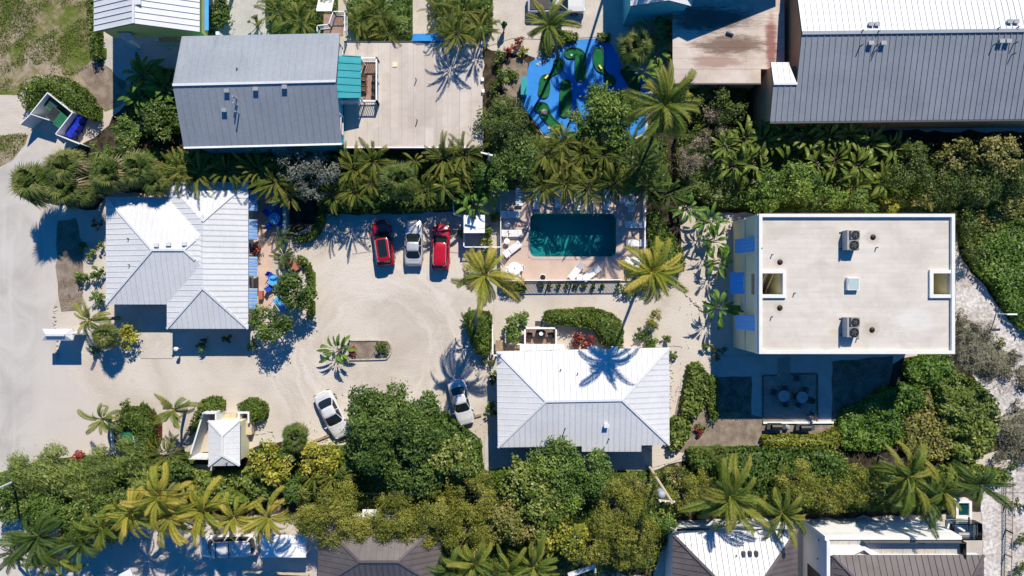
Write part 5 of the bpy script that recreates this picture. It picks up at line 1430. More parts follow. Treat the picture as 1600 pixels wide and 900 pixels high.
def car(name, label, cat, kind, paint, x, y, heading, scale=1.0, sunroof=False, group=None, rack=False):
    D = CARS[kind]; L, W = D['L'], D['W']; tab = D['tab']
    p = P(x, y, .8)
    root = thing(name, label, cat, (p.x, p.y, .02), heading, group); root.scale = (scale,) * 3
    hw = W / 2; pm = MT[paint]
    def section(t):
        w_, zs, zc = lerp_tab(tab, t); return w_ * hw, zs, zc
    ts = [-.5, -.49, -.475, -.45, -.41, -.36, -.3, -.22, -.12, 0, .1, .2, .28, .34, .4, .44, .47, .49, .5]
    def ring(t):
        w_, zs, zc = section(t); zl = .26 + (.12 if abs(t) > .46 else 0)
        y_ = t * L
        half = [(w_ * .88, zl), (w_ * .985, zl + .14), (w_ * 1.0, zs * .72), (w_ * .975, zs * .92), (w_ * .90, zs), (w_ * .72, zs + (zc - zs) * .55), (w_ * .38, zc - .008), (0, zc)]
        return [V((a, y_, b)) for a, b in half] + [V((-a, y_, b)) for a, b in half[-2::-1]]
    mb = MB(); rings = [ring(t) for t in ts]; k = len(rings[0])
    for r_ in rings: mb.v += [tuple(q) for q in r_]
    for i in range(len(ts) - 1):
        for j in range(k - 1):
            mb.f.append((i * k + j, i * k + j + 1, (i + 1) * k + j + 1, (i + 1) * k + j)); mb.m.append(0)
        mb.f.append((i * k + k - 1, i * k, (i + 1) * k, (i + 1) * k + k - 1)); mb.m.append(0)
    mb.f.append(tuple(range(k - 1, -1, -1))); mb.f.append(tuple((len(ts) - 1) * k + j for j in range(k))); mb.m += [0, 0]
    mb.f = [f[::-1] for f in mb.f]
    mb.build('body', pm, root, smooth=True, local=True)
    br, bf, rr_, rf, H = D['cab']
    def superring(y0, y1, w0, w1, z, n, ex):
        """rounded outline: y0 rear, y1 front; w0 rear half width, w1 front half width"""
        o = []
        for i in range(n):
            a = 2 * pi * i / n; c, s_ = cos(a), sin(a)
            u = math.copysign(abs(c) ** (2 / ex), c); v = math.copysign(abs(s_) ** (2 / ex), s_)
            yy = (y0 + y1) / 2 + (y1 - y0) / 2 * v; ww = w0 + (w1 - w0) * (v * .5 + .5)
            o.append(V((u * ww, yy, z)))
        return o
    N = 32
    zb_r, zb_f = section(br)[2] - .03, section(bf)[2] - .03
    b_ = superring(br * L, bf * L, hw * .80, hw * .80, 0, N, 5)
    for q in b_: q.z = zb_r + (zb_f - zb_r) * ((q.y / L - br) / (bf - br)) - .02 - .10 * (abs(q.x) / hw) ** 2
    b_ = [V((q.x * 1.12, q.y, q.z)) for q in b_]
    tw = .66 if kind == 'sedan' else .72
    t_ = superring(rr_ * L, rf * L, hw * tw, hw * (tw + .02), H - .07, N, 5)
    m_ = [a.lerp(c, .5) * 1.0 + V((0, 0, 0)) for a, c in zip(b_, t_)]
    for q, a in zip(m_, b_): q.x *= 1.025; q.z += .02
    parts = {'windscreen': MB(), 'rear_window': MB(), 'side_window': MB(), 'side_window2': MB(), 'pillar': MB()}
    for i in range(N):
        j = (i + 1) % N; am = 2 * pi * (i + .5) / N; dg = math.degrees(am) % 360
        if 44 < dg < 136: key = 'windscreen'
        elif 224 < dg < 316: key = 'rear_window'
        elif dg < 36 or dg > 324: key = 'side_window'
        elif 144 < dg < 216: key = 'side_window2'
        else: key = 'pillar'
        parts[key].face([b_[i], b_[j], m_[j], m_[i]]); parts[key].face([m_[i], m_[j], t_[j], t_[i]])
    for key, q in parts.items():
        if key == 'pillar': q.build('pillars', pm, root, smooth=True, local=True)
        else: q.build(key.replace('2', ''), MT['glass'], root, smooth=True, local=True)
    for s_ in (-1, 1):     # door posts between the side windows
        m2 = MB()
        for yy in (.0, -.2) if kind != 'sedan' else (-.06,):
            zz = 1.0
            a = V((s_ * hw * .91, yy * L - .03, section(yy)[1] + .0)); c = V((s_ * hw * (tw + .02), yy * L - .05, H - .09))
            m2.bar(a, c, .07, .05)
        m2.build('door_post', pm, root, local=True)
        m2 = MB(); ym = (bf - .045) * L; zm = section(bf - .045)[1] + .10
        m2.box((s_ * (hw + .09), ym, zm), (.2, .11, .14)); m2.bar((s_ * (hw - .06), ym, zm - .06), (s_ * (hw + .05), ym, zm - .02), .05, .04)
        m2.build('wing_mirror', pm, root, local=True, bevel=.02)
        w_, zs, zc = section(.47)
        m2 = MB(); m2.box((s_ * w_ * .80, .455 * L, section(.455)[1] - .02), (.26, .17, .07), rz=-s_ * .5); m2.build('headlight', MT['lamp'], root, local=True, bevel=.02)
        w_, zs, zc = section(-.485)
        m2 = MB(); m2.box((s_ * w_ * .84, -.483 * L, zs - .08), (.28, .16, .14), rz=s_ * .3); m2.build('taillight', MT['tail'], root, local=True, bevel=.02)
        for yy in (-.30, .295):
            m2 = MB(); a = V((s_ * (hw - .23), yy * L, .33)); c = V((s_ * (hw + .005), yy * L, .33))
            m2.tube([a, a.lerp(c, .12), a.lerp(c, .88), c], [.27, .33, .33, .28], 18); wl = m2.build('wheel', MT['tyre'], root, local=True)
            m2 = MB(); m2.tube([c + V((-s_ * .02, 0, 0)), c + V((s_ * .012, 0, 0))], [.2, .19], 14); m2.build('rim', MT['alloy'], wl, local=True)
    # roof skin
    mb = MB(); o = [q + V((0, 0, .0)) for q in t_]
    i1 = [V((q.x * .86, (q.y - (rr_ + rf) / 2 * L) * .90 + (rr_ + rf) / 2 * L, H - .012)) for q in t_]; i2 = [V((q.x * .4, (q.y - (rr_ + rf) / 2 * L) * .5 + (rr_ + rf) / 2 * L, H + .008)) for q in t_]
    mb.v = [tuple(q) for q in o + i1 + i2] + [(0, (rr_ + rf) / 2 * L, H + .012)]
    for i in range(N):
        j = (i + 1) % N
        mb.f += [(i, j, N + j, N + i), (N + i, N + j, 2 * N + j, 2 * N + i), (2 * N + i, 2 * N + j, 3 * N)]; mb.m += [0, 0, 0]
    mb.build('roof', pm, root, smooth=True, local=True)
    if sunroof:
        m2 = MB(); m2.prism(rrect(-hw * .46, (rr_ + .10) * L, hw * .46, (rf - .03) * L, .1), H - .02, H + .022); m2.build('sunroof', MT['glass'], root, local=True)
    if D['rails']:
        for s_ in (-1, 1):
            m2 = MB(); xx = s_ * hw * .66
            m2.tube([(xx, (rr_ + .05) * L, H - .02), (xx, (rr_ + .07) * L, H + .05), (xx, (rf - .06) * L, H + .05), (xx, (rf - .03) * L, H - .02)], .022, 6); m2.build('roof_rail', MT['midgrey'], root, local=True)
    if rack:
        for yy in (-.1, .12):
            m2 = MB(); m2.bar((-hw * .7, yy * L, H + .09), (hw * .7, yy * L, H + .09), .06, .05); m2.build('roof_bar', MT['dark'], root, local=True)
    # bonnet and boot lid: pressed panels just proud of the body with a dark shut line
    def lid(name_, t0, t1, sh, mat_, lift):
        n_ = 6; m2 = MB(); g = []
        for i in range(n_ + 1):
            t = t0 + (t1 - t0) * i / n_; w_, zs, zc = section(t)
            row = []
            for u in (-1, -.6, -.2, .2, .6, 1):
                xx = u * sh * w_; au = abs(xx) / w_
                z = zc - .008 - (max(0, au - .38) / .34) * (zc - zs) * .45 if au > .38 else zc - .008 * au / .38
                row.append(V((xx, t * L, z + lift)))
            g.append(row)
        for i in range(n_):
            for j in range(5): m2.face([g[i][j], g[i][j + 1], g[i + 1][j + 1], g[i + 1][j]])
        m2.build(name_, mat_, root, smooth=True, local=True)
    lid('bonnet_gap', bf + .012, .462, .735, MT['dark'], .004)
    lid('bonnet', bf + .015, .459, .72, pm, .009)
    if kind == 'sedan':
        lid('boot_gap', -.472, br - .012, .735, MT['dark'], .004); lid('boot_lid', -.468, br - .016, .72, pm, .009)
    m2 = MB(); m2.box((0, .497 * L, .5), (hw * 1.1, .06, .14)); m2.build('grille', MT['dark'], root, local=True)
    m2 = MB(); m2.box((0, -.503 * L, .62), (.5, .02, .12)); m2.build('number_plate', MT['white'], root, local=True)
    m2 = MB(); m2.box((0, -.5 * L, .44), (hw * 1.5, .12, .16)); m2.build('rear_bumper', pm if kind == 'sedan' else MT['darkgrey'], root, local=True, bevel=.03)
    return root

hd = lambda dx, dy: atan2(-dx, -dy)       # heading from a direction in the photograph (dy down)
car('parked_car', 'dark red SUV with a black glass roof in the parking row', 'car', 'suv', 'red', 598.5, 379, hd(-9, -66), .95, True)
car('parked_car', 'silver sedan parked between the two red cars', 'car', 'sedan', 'silver', 646, 379.5, hd(.5, -70), .94)
car('parked_car', 'bright red SUV with plain red roof nearest the fenced yard', 'car', 'suv', 'red2', 688.5, 385.5, hd(1.5, -68), .94)
car('parked_car', 'white sedan in full sun beside the big dark green tree', 'car', 'sedan', 'carwhite', 519, 648, hd(30, 60), 1.02)
car('parked_car', 'white sedan under the palm shadow near the white roofed house', 'car', 'sedan', 'carwhite', 720.5, 629, hd(17, 64), .95)
car('parked_van', 'white van with roof bars parked under bleached palms', 'van', 'van', 'carwhite', 357, 852, hd(-80, 3), 1.06, rack=True)

# white pickup at the top edge
pk = thing('pickup_truck', 'white pickup truck at the top edge near the miniature golf course', 'truck', P(870, 3, .9) * 1.0, -R(90)); pk.location.z = .02
def pickup(root):
    pm = MT['carwhite']; L, hw = 5.4, .98
    mb = MB()
    ts = [(-.5, .88, .95), (-.48, .97, 1.02), (-.1, 1, 1.04), (.2, 1, 1.06), (.34, .98, 1.03), (.44, .93, .95), (.485, .82, .82), (.5, .7, .66)]
    k = 9
    for t, w_, z in ts:
        for a, b in ((.9, .35), (1, .5), (1, .8), (.95, .97), (.5, 1.0), (-.5, 1.0), (-.95, .97), (-1, .8), (-1, .5)): mb.v.append((a * w_ * hw, t * L, (b if b < .6 else b * z)))
    n = len(ts)
    for i in range(n - 1):
        for j in range(k): mb.f.append((i * k + j, (i + 1) * k + j, (i + 1) * k + (j + 1) % k, i * k + (j + 1) % k)); mb.m.append(0)
    mb.f.append(tuple(range(k))); mb.f.append(tuple((n - 1) * k + j for j in range(k - 1, -1, -1))); mb.m += [0, 0]
    mb.build('body', pm, root, local=True)
    MB().prism(rrect(-hw * .8, -.47 * L, hw * .8, -.12 * L, .08), .8, 1.075).build('cargo_bed', MT['dark'], root, local=True)
    lo = rrect(-hw * .86, -.10 * L, hw * .86, .20 * L, .12); hi = rrect(-hw * .68, -.075 * L, hw * .68, .075 * L, .12)
    g = MB()
    for i in range(len(lo)):
        j = (i + 1) % len(lo); g.face([(*lo[i], 1.03), (*lo[j], 1.03), (*hi[j], 1.72), (*hi[i], 1.72)])
    g.build('cab_glass', MT['glass'], root, local=True)
    MB().prism(hi, 1.70, 1.78).build('roof', pm, root, local=True)
    for sx in (-1, 1):
        MB().bar((sx * hw * .83, .19 * L, 1.05), (sx * hw * .66, .075 * L, 1.73), .07, .07).bar((sx * hw * .84, -.095 * L, 1.05), (sx * hw * .66, -.07 * L, 1.73), .1, .07).build('pillar', pm, root, local=True)
        MB().box((sx * (hw + .12), .14 * L, 1.15), (.22, .12, .2)).build('wing_mirror', MT['dark'], root, local=True)
        MB().box((sx * hw * .72, .478 * L, .84), (.34, .14, .12)).build('headlight', MT['lamp'], root, local=True)
        for yy in (-.3, .31):
            wl = MB().tube([(sx * (hw - .24), yy * L, .38), (sx * (hw + .01), yy * L, .38)], .38, 16).build('wheel', MT['tyre'], root, local=True)
            MB().tube([(sx * (hw - .02), yy * L, .38), (sx * (hw + .022), yy * L, .38)], .22, 12).build('rim', MT['alloy'], wl, local=True)
pickup(pk)

# ---------------------------------------------------------------- pool furniture
def make_lounger(label, mat='white'):
    root = thing('sun_lounger', label, 'sun lounger', group='sun loungers round the pool')
    m_ = MB()
    for s_ in (-1, 1): m_.box((s_ * .30, -.1, .30), (.05, 1.75, .05))
    m_.box((0, -.96, .30), (.6, .05, .05)); m_.box((0, .75, .30), (.6, .05, .05)); m_.build('frame', MT['white'], root, local=True)
    for i in range(9): MB().box((0, -.90 + i * .135, .335), (.58, .115, .02)).build('seat_slat', MT['white'], root, local=True)
    bk = MB().bar((-.29, .30, .34), (-.29, .92, .68), .04, .04).bar((.29, .30, .34), (.29, .92, .68), .04, .04).build('backrest', MT['white'], root, local=True)
    for i in range(5):
        t = (i + .5) / 5; MB().box((0, .32 + .6 * t, .36 + .33 * t), (.58, .11, .02), rot=Matrix.Rotation(R(28), 3, 'X')).build('back_slat', MT['white'], bk, local=True)
    for sx in (-1, 1):
        for yy in (-.8, .6): MB().box((sx * .28, yy, .14), (.05, .05, .28)).build('leg', MT['white'], root, local=True)
    return root
LG = [(811, 306, 0, 'lounger under the palms by the fence, first in the row above the pool'), (838, 311, 0, 'lounger in palm shade, second from the fence in the row above the pool'),
      (872, 309, 0, 'lounger half hidden by palm fronds, third in the row above the pool'), (902, 313, 0, 'lounger just before the pool ladder in the row above the pool'),
      (948, 312, 0, 'lounger past the pool ladder, last of the row above the pool'), (797, 336, 90, 'sunlit lounger pointing at the fence, nearest the shaded row'),
      (799, 365, 90, 'sunlit lounger between the two small round side tables'), (800, 390, 128, 'lounger turned askew beside the palm next to the round table'),
      (992, 351, -90, 'dappled lounger on the shady side of the pool'), (994, 380, -90, 'pale blue shaded lounger beside the picket fence'),
      (900.5, 423, -38, 'lounger askew below the pool, next to the white urn side'), (924, 427, -52, 'lounger askew below the pool with a side table at its foot')]
proto = make_lounger(LG[0][3])
for i, (x, y, a, lab) in enumerate(LG):
    o = proto if i == 0 else copy_tree(proto)
    p = P(x, y, DECKZ); o.location = (p.x, p.y, DECKZ); o.rotation_euler = (0, 0, R(a)); o['label'] = lab

def round_table(x, y, z, label, mat='white', r=.62, h=.72, umb=False, hole=True):
    p = P(x, y, z + h); root = thing('round_table', label, 'table', (p.x, p.y, z))
    MB().lathe((0, 0, 0), [(r * .96, h - .03), (r, h - .02), (r, h), (r * .94, h + .006)], 24).build('table_top', MT[mat], root, local=True)
    m_ = MB()
    for i in range(4):
        a = R(45 + 90 * i); m_.bar((cos(a) * .5 * r / .62, sin(a) * .5 * r / .62, 0.01), (cos(a) * .1, sin(a) * .1, h - .04), .04, .04)
    m_.build('pedestal', MT[mat], root, local=True)
    if hole: MB().lathe((0, 0, h + .004), [(.06, 0), (.06, .004), (.03, .005)], 10).build('parasol_hole', MT['dark'], root, local=True)
    return root

def make_chair(label, mat, group=None, back=.42):
    root = thing('chair', label, 'chair', group=group)
    MB().prism(rrect(-.24, -.24, .24, .24, .06, 3), .40, .44).build('seat', MT[mat], root, local=True)
    MB().bar((0, -.25, .44), (0, -.34, .44 + back), .46, .04).build('backrest', MT[mat], root, local=True)
    for sx in (-1, 1):
        m_ = MB(); m_.bar((sx * .27, -.25, .62), (sx * .27, .2, .62), .05, .03); m_.bar((sx * .27, .2, .62), (sx * .25, .22, .0), .035, .035); m_.build('armrest', MT[mat], root, local=True)
        for yy in (-.2, .2): MB().bar((sx * .2, yy, .41), (sx * .23, yy * 1.15, 0), .035, .035).build('leg', MT[mat], root, local=True)
    return root
CH = {}
def chair(x, y, z, face, label, mat='white', group=None):
    """face = pixel direction the sitter looks"""
    if mat not in CH: CH[mat] = o = make_chair(label, mat, group)
    else:
        o = copy_tree(CH[mat]); o['label'] = label
        if group: o['group'] = group
        elif 'group' in o: del o['group']
    p = P(x, y, z + .4); o.location = (p.x, p.y, z); o.rotation_euler = (0, 0, atan2(-face[0], -face[1])); return o
round_table(804, 419.5, DECKZ, 'round white table beside the palm at the sunny corner of the pool deck')
for x, y, f, lb in ((795, 421, (1, 0), 'white chair at the sunny corner table, on the fence side'), (813.5, 418.5, (-1, 0), 'white chair at the sunny corner table, on the pool side'), (793.5, 431, (1, -1), 'white chair at the sunny corner table, at the deck corner'), (808, 431, (-.2, -1), 'white chair at the sunny corner table, beside the lower railing')):
    chair(x, y, DECKZ, f, lb, 'white', 'white chairs round the pool tables')
round_table(990, 412.5, DECKZ, 'round white table with a dark leaf on it near the picket fence', hole=False)
for x, y, f, lb in ((980.5, 407, (1, .6), 'white chair at the table near the picket fence, pool side'), (999, 407, (-1, .6), 'white chair at the table near the picket fence, fence side'), (993, 423, (-.2, -1), 'white chair at the table near the picket fence, under palm fronds')):
    chair(x, y, DECKZ, f, lb, 'white', 'white chairs round the pool tables')
q = P(992, 413, DECKZ + .76); lf = MB().prism([(q.x - .2, q.y - .05), (q.x + .05, q.y - .12), (q.x + .25, q.y + .02), (q.x + .02, q.y + .14)], DECKZ + .73, DECKZ + .76).build('folded_towel', MT['shirt']); tag(lf, 'small dark green towel lying on a round white table', 'towel')
round_table(985, 313.5, DECKZ, 'round table in deep shade at the upper corner of the pool deck')
for x, y, f, lb in ((973, 313, (1, 0), 'white chair at the shaded table, facing the fence'), (986, 326, (0, -1), 'white chair at the shaded table, in a spot of sun')):
    chair(x, y, DECKZ, f, lb, 'white', 'white chairs round the pool tables')
for x, y, lb in ((792.5, 350, 'small round side table between two sunlit loungers'), (792, 377, 'small round side table with the roundest shadow by the fence'), (905.5, 433, 'small round side table at the railing between two loungers')):
    o = round_table(x, y, DECKZ, lb, 'white', .28, .45, hole=False); o['category'] = 'side table'
q = P(847.5, 434, DECKZ); ur = thing('urn', 'white urn standing at the lower edge of the pool deck', 'urn', (q.x, q.y, DECKZ))
MB().lathe((0, 0, 0), [(.2, 0), (.22, .05), (.14, .12), (.3, .4), (.34, .62), (.30, .66), (.26, .6)], 18).build('bowl', MT['white'], ur, local=True)
MB().lathe((0, 0, .60), [(.26, 0), (.2, .02), (.08, .03)], 12).build('soil', MT['soil'], ur, local=True)

# fences round the pool and the fenced yard
def fence(name, label, pts, h, z=0.0, mat='white', step=.12, pick=.03, rail=.07):
    root = thing(name, label, 'fence', (pts[0][0], pts[0][1], z))
    for a, b in zip(pts[:-1], pts[1:]):
        a = V((a[0], a[1], z)); b = V((b[0], b[1], z)); L = (b - a).length
        MB().bar(a + V((0, 0, h)), b + V((0, 0, h)), rail, .06).build('top_rail', MT[mat], root); MB().bar(a + V((0, 0, .12)), b + V((0, 0, .12)), rail * .7, .05).build('bottom_rail', MT[mat], root)
        n = max(1, round(L / 2.1))
        for i in range(n + 1): MB().box(a.lerp(b, i / n) + V((0, 0, h / 2 + .03)), (.10, .10, h + .06)).build('post', MT[mat], root)
        m_ = MB(); n = max(1, int(L / step))
        for i in range(n): m_.box(a.lerp(b, (i + .5) / n) + V((0, 0, h / 2 + .03)), (pick, pick, h - .12))
        o = m_.build('pickets', MT[mat], root); o['kind'] = 'stuff'
    return root
g2 = lambda x, y, z=0: (P(x, y, z).x, P(x, y, z).y)
fence('railing_fence', 'long white topped railing along the lower edge of the pool deck', [g2(785, 438.5, 1), g2(970, 437, 1)], 1.15, DECKZ, 'white', .13, .05, .09)
fence('picket_fence', 'white picket fence along the shady side of the pool deck', [g2(1008, 300, 1), g2(1007, 400, 1), g2(1006, 436, 1)], 1.15, .02, 'white', .13, .05, .12)
fence('pool_fence', 'thin white fence between the pool deck and the fenced yard', [g2(782, 275, 1), g2(783, 438, 1)], 1.15, .02, 'white', .14, .03, .08)
fence('yard_fence', 'white fence round the small yard beside the parked cars', [g2(706.5, 292, 1.2), g2(709.5, 336, 1.2), g2(724, 337, 1.2), g2(725, 386, 1.2), g2(782, 386, 1.2)], 1.3, .01, 'white', .14, .04, .10)
sh = thing('yard_shed', 'small white flat roofed shed in the fenced yard', 'shed', P(741, 351, 0))
q = P(741, 350, 2.1); rf_ = MB().box((q.x, q.y, 2.1), (1.95, 1.65, .08)).build('roof', MT['white'], sh)
for i in range(4): MB().box((q.x - .73 + i * .487, q.y, 2.16), (.46, 1.66, .035)).build('roof_panel', MT['white'], rf_)
MB().box((q.x, q.y + .05, 1.02), (1.7, 1.3, 2.03)).build('wall', MT['midgrey'], sh)

# ---------------------------------------------------------------- patio of the left cottage
PZ = .03
round_table(428.5, 341, PZ, 'round pale blue table in shade on the brick patio', 'skyblue', .55)
for x, y, f, lb in ((418.5, 333, (1, .8), 'royal blue chair at the shaded patio table, next to the awnings above'), (436, 331.5, (-.8, 1), 'royal blue chair at the shaded patio table, nearest the blue bench'), (421, 353, (.7, -1), 'royal blue chair at the shaded patio table, nearest the red shrub'), (438, 351, (-.9, -1), 'royal blue chair at the shaded patio table, beside the white post rail')):
    chair(x, y, PZ, f, lb, 'bluefab', 'royal blue chairs round the patio table')
for x, y, f, lb in ((423, 430.5, (.8, .6), 'upper blue chair of the sunny seats beside the dark patio tree'), (421.5, 450, (.9, -.7), 'lower blue chair of the sunny seats beside the dark patio tree')):
    chair(x, y, PZ, f, lb, 'bluefab')
round_table(427.5, 438.5, PZ, 'small bright blue table between the sunny blue chairs', 'awnblue2', .5)
def bench(x, y, a, label, mat):
    p = P(x, y, .4); root = thing('bench', label, 'bench', (p.x, p.y, PZ), a)
    for i in range(4): MB().box((0, -.2 + i * .13, .43), (1.5, .115, .03)).build('seat_slat', MT[mat], root, local=True)
    for i in range(3): MB().box((0, -.33 - i * .03, .56 + i * .14), (1.5, .03, .12)).build('back_slat', MT[mat], root, local=True)
    for s_ in (-1, 1): MB().box((s_ * .68, -.08, .21), (.06, .5, .42)).build('leg', MT[mat], root, local=True)
bench(440.5, 474, R(-55), 'bright blue bench half under the two dark patio trees', 'skyblue')
bench(427, 320, R(50), 'blue bench in shade at the upper end of the brick patio', 'skyblue')
q = P(444.5, 338, 1.0); mr = thing('patio_divider', 'long pale green screen wall beside the shaded patio table', 'screen', (q.x, q.y, 0))
MB().box((q.x, q.y, .55), (.28, 3.0, 1.1)).build('panel', nm('pale_green_paint', (.30, .38, .34), 2, .7, .3), mr)
for yy in (-1.45, 1.45): MB().box((q.x, q.y + yy, .6), (.36, .2, 1.2)).build('post', MT['white'], mr)
q = P(408, 461, .3); MB().box((q.x, q.y, .25), (.4, .8, .5)).build('planter_box', MT['terracotta'], None) and None
o = [o for o in COL.objects if o.name == 'planter_box'][0]; tag(o, 'terracotta planter box below the lowest striped awning', 'planter')
q = P(460, 412, .2); o = MB().prism([(q.x - .5, q.y - .1), (q.x - .1, q.y + .55), (q.x + .5, q.y - .5), (q.x + .2, q.y - .7)], .05, .45).build('planter', MT['terracotta']); tag(o, 'rust coloured planter between the patio palm and dark tree', 'planter')
q = P(276.5, 545, 1.1); lp = thing('bollard_lamp', 'short white lamp post standing by the cottage drive', 'lamp post', (q.x, q.y, 0))
MB().tube([(q.x, q.y, 0), (q.x, q.y, 1.05)], .07, 10).build('post', MT['white'], lp); MB().lathe((q.x, q.y, 1.05), [(.12, 0), (.17, .08), (.17, .3), (.2, .32), (.05, .42)], 12).build('lamp_head', MT['white'], lp)

# roadside sign under its own little roof
q = P(89, 523, 2.6); sg = thing('sign_kiosk', 'roadside sign board under a small white hip roof', 'sign', (q.x, q.y, 0))
e = 2.5; hx, hy = 1.37, .52
cs = [V((q.x - hx, q.y + hy, e)), V((q.x + hx, q.y + hy, e)), V((q.x + hx, q.y - hy, e)), V((q.x - hx, q.y - hy, e))]
ra, rb = V((q.x - hx + hy, q.y, e + .32)), V((q.x + hx - hy, q.y, e + .32))
roof(sg, hipfaces(cs[0], cs[1], cs[2], cs[3], ra, rb), 'whitemetal', .5, 'jointpale', caps=[(ra, rb)], rib=.0)
for s_ in (-1, 1): MB().box((q.x + s_ * 1.05, q.y, 1.2), (.14, .14, 2.4)).build('post', MT['white'], sg)
MB().box((q.x, q.y, 1.35), (1.9, .1, 1.3)).build('board', MT['bluewhite'], sg)
q = P(122, 521, .5); o = MB().box((q.x, q.y, .3), (1.1, .28, .6)).build('low_wall', MT['bluewhite']); tag(o, 'short pale wall stub next to the roadside sign', 'wall')

# ---------------------------------------------------------------- bin yards
by = thing('bin_enclosure', 'pale walled bin yard inside the half round hedge by the lawn', 'bin yard', P(85, 185, 0))
H_ = 1.75
wallrun(by, [p2(48, 177, H_), p2(74, 145, H_), p2(113, 176, H_), p2(87, 209, H_)], H_, .09, 'bluewhite', 'yard_wall')
MB().bar(V((*p2(47, 178, H_), H_ / 2)), V((*p2(77, 187.5, H_), H_ / 2)), .08, H_ - .01).build('gate', MT['bluewhite'], by)
MB().bar(V((*p2(87.5, 210, H_), H_ / 2)), V((*p2(124, 225, H_), H_ / 2)), .08, H_ - .01).build('gate', MT['bluewhite'], by)
MB().bar(V((*p2(31, 194, H_), H_ / 2)), V((*p2(47, 179, H_), H_ / 2)), .08, H_ - .02).build('gate', MT['bluewhite'], by)
def dumpster(x, y, rz, label, open_=True):
    p = P(x, y, .7); root = thing('dumpster', label, 'dumpster', (p.x, p.y, 0), rz)
    m_ = MB(); m_.box((0, 0, .62), (1.75, 1.3, 1.1)); m_.build('body', MT['green'], root, local=True, bevel=.02)
    m_ = MB()
    for s_ in (-1, 1): m_.box((s_ * .9, 0, .95), (.1, 1.0, .14))
    m_.build('lifting_pocket', MT['green'], root, local=True)
    for i, s_ in enumerate((-1, 1)):
        l_ = MB().box((s_ * .44, .02, 1.2), (.84, 1.32, .05), rot=Matrix.Rotation(R(6), 3, 'X')).build('lid', MT['darkgrey'] if i == 0 or not open_ else MT['green'], root, local=True)
        m_ = MB()
        for j in range(7): m_.box((s_ * .44 - .33 + j * .11, .02, 1.235), (.03, 1.2, .03), rot=Matrix.Rotation(R(6), 3, 'X'))
        m_.build('lid_rib', MT['dark'] if i == 0 else MT['green'], l_, local=True)
    for sx in (-1, 1):
        for sy in (-1, 1): MB().tube([(sx * .7 - .03, sy * .5, .08), (sx * .7 + .03, sy * .5, .08)], .08, 8).build('caster', MT['dark'], root, local=True)
    return root
dumpster(94, 186, R(-40), 'green dumpster with one black lid inside the bin yard by the lawn')
dumpster(83, 161, R(-40), 'dark lidded dumpster in the back corner of the bin yard', False)
def bin_(x, y, rz, label):
    p = P(x, y, .8); root = thing('wheelie_bin', label, 'bin', (p.x, p.y, 0), rz, 'blue bins beside the bin yard')
    m_ = MB(); lo, hi = rrect(-.24, -.26, .24, .26, .05, 2), rrect(-.3, -.36, .3, .36, .06, 2)
    for i in range(len(lo)):
        j = (i + 1) % len(lo); m_.face([(*lo[i], .08), (*lo[j], .08), (*hi[j], 1.0), (*hi[i], 1.0)])
    m_.face([(*a, .08) for a in lo[::-1]]); m_.build('body', MT['binblue'], root, local=True)
    MB().prism(rrect(-.33, -.38, .33, .38, .08, 3), 1.0, 1.07).box((0, -.42, 1.0), (.5, .06, .06)).build('lid', MT['binblue'], root, local=True)
    for s_ in (-1, 1): MB().tube([(s_ * .27, -.28, .1), (s_ * .33, -.28, .1)], .1, 10).build('wheel', MT['dark'], root, local=True)
    return root
bin_(124, 185, R(-38), 'blue wheelie bin nearest the half round hedge'); bin_(119.5, 197, R(-38), 'blue wheelie bin in the middle of its row of three'); bin_(112, 207.5, R(-38), 'blue wheelie bin nearest the open gate')
b13 = thing('bin_enclosure', 'white sided bin yard inside the horseshoe hedge by the road', 'bin yard', P(195, 690, 0))
wallrun(b13, [p2(174.5, 700, 1.6), p2(174, 670, 1.6)], 1.6, .1); wallrun(b13, [p2(210, 700, 1.6), p2(208.5, 683, 1.6)], 1.6, .1)
dumpster(195, 686, R(0), 'green dumpster inside the horseshoe hedge')

# ---------------------------------------------------------------- miniature golf lanes
def smooth(pts, n=6):
    out = []
    for i in range(len(pts) - 1):
        p0, p1, p2_, p3 = pts[max(0, i - 1)], pts[i], pts[i + 1], pts[min(len(pts) - 1, i + 2)]
        for j in range(n):
            t = j / n
            out.append([.5 * (2 * b + (c - a) * t + (2 * a - 5 * b + 4 * c - d) * t * t + (3 * b - a - 3 * c + d) * t ** 3) for a, b, c, d in zip(p0, p1, p2_, p3)])
    out.append(list(pts[-1])); return out
def ribbon(pts, grow=0.0):
    L_, R_ = [], []; k = len(pts)
    for i, p in enumerate(pts):
        a, b = pts[max(0, i - 1)], pts[min(k - 1, i + 1)]
        d = V((b[0] - a[0], b[1] - a[1], 0)).normalized(); nn = V((-d.y, d.x, 0)); r = p[2] + grow
        L_.append(V((p[0], p[1], 0)) + nn * r); R_.append(V((p[0], p[1], 0)) - nn * r)
    def cap(p, d, r):
        a0 = atan2(d.y, d.x); return [V((p[0] + r * cos(a0 + R(90) - R(180) * j / 8), p[1] + r * sin(a0 + R(90) - R(180) * j / 8), 0)) for j in range(1, 8)]
    d1 = V((pts[-1][0] - pts[-2][0], pts[-1][1] - pts[-2][1], 0)); d0 = V((pts[0][0] - pts[1][0], pts[0][1] - pts[1][1], 0))
    o = L_ + cap(pts[-1], d1, pts[-1][2] + grow) + R_[::-1] + cap(pts[0], d0, pts[0][2] + grow)
    return [(p.x, p.y) for p in o]
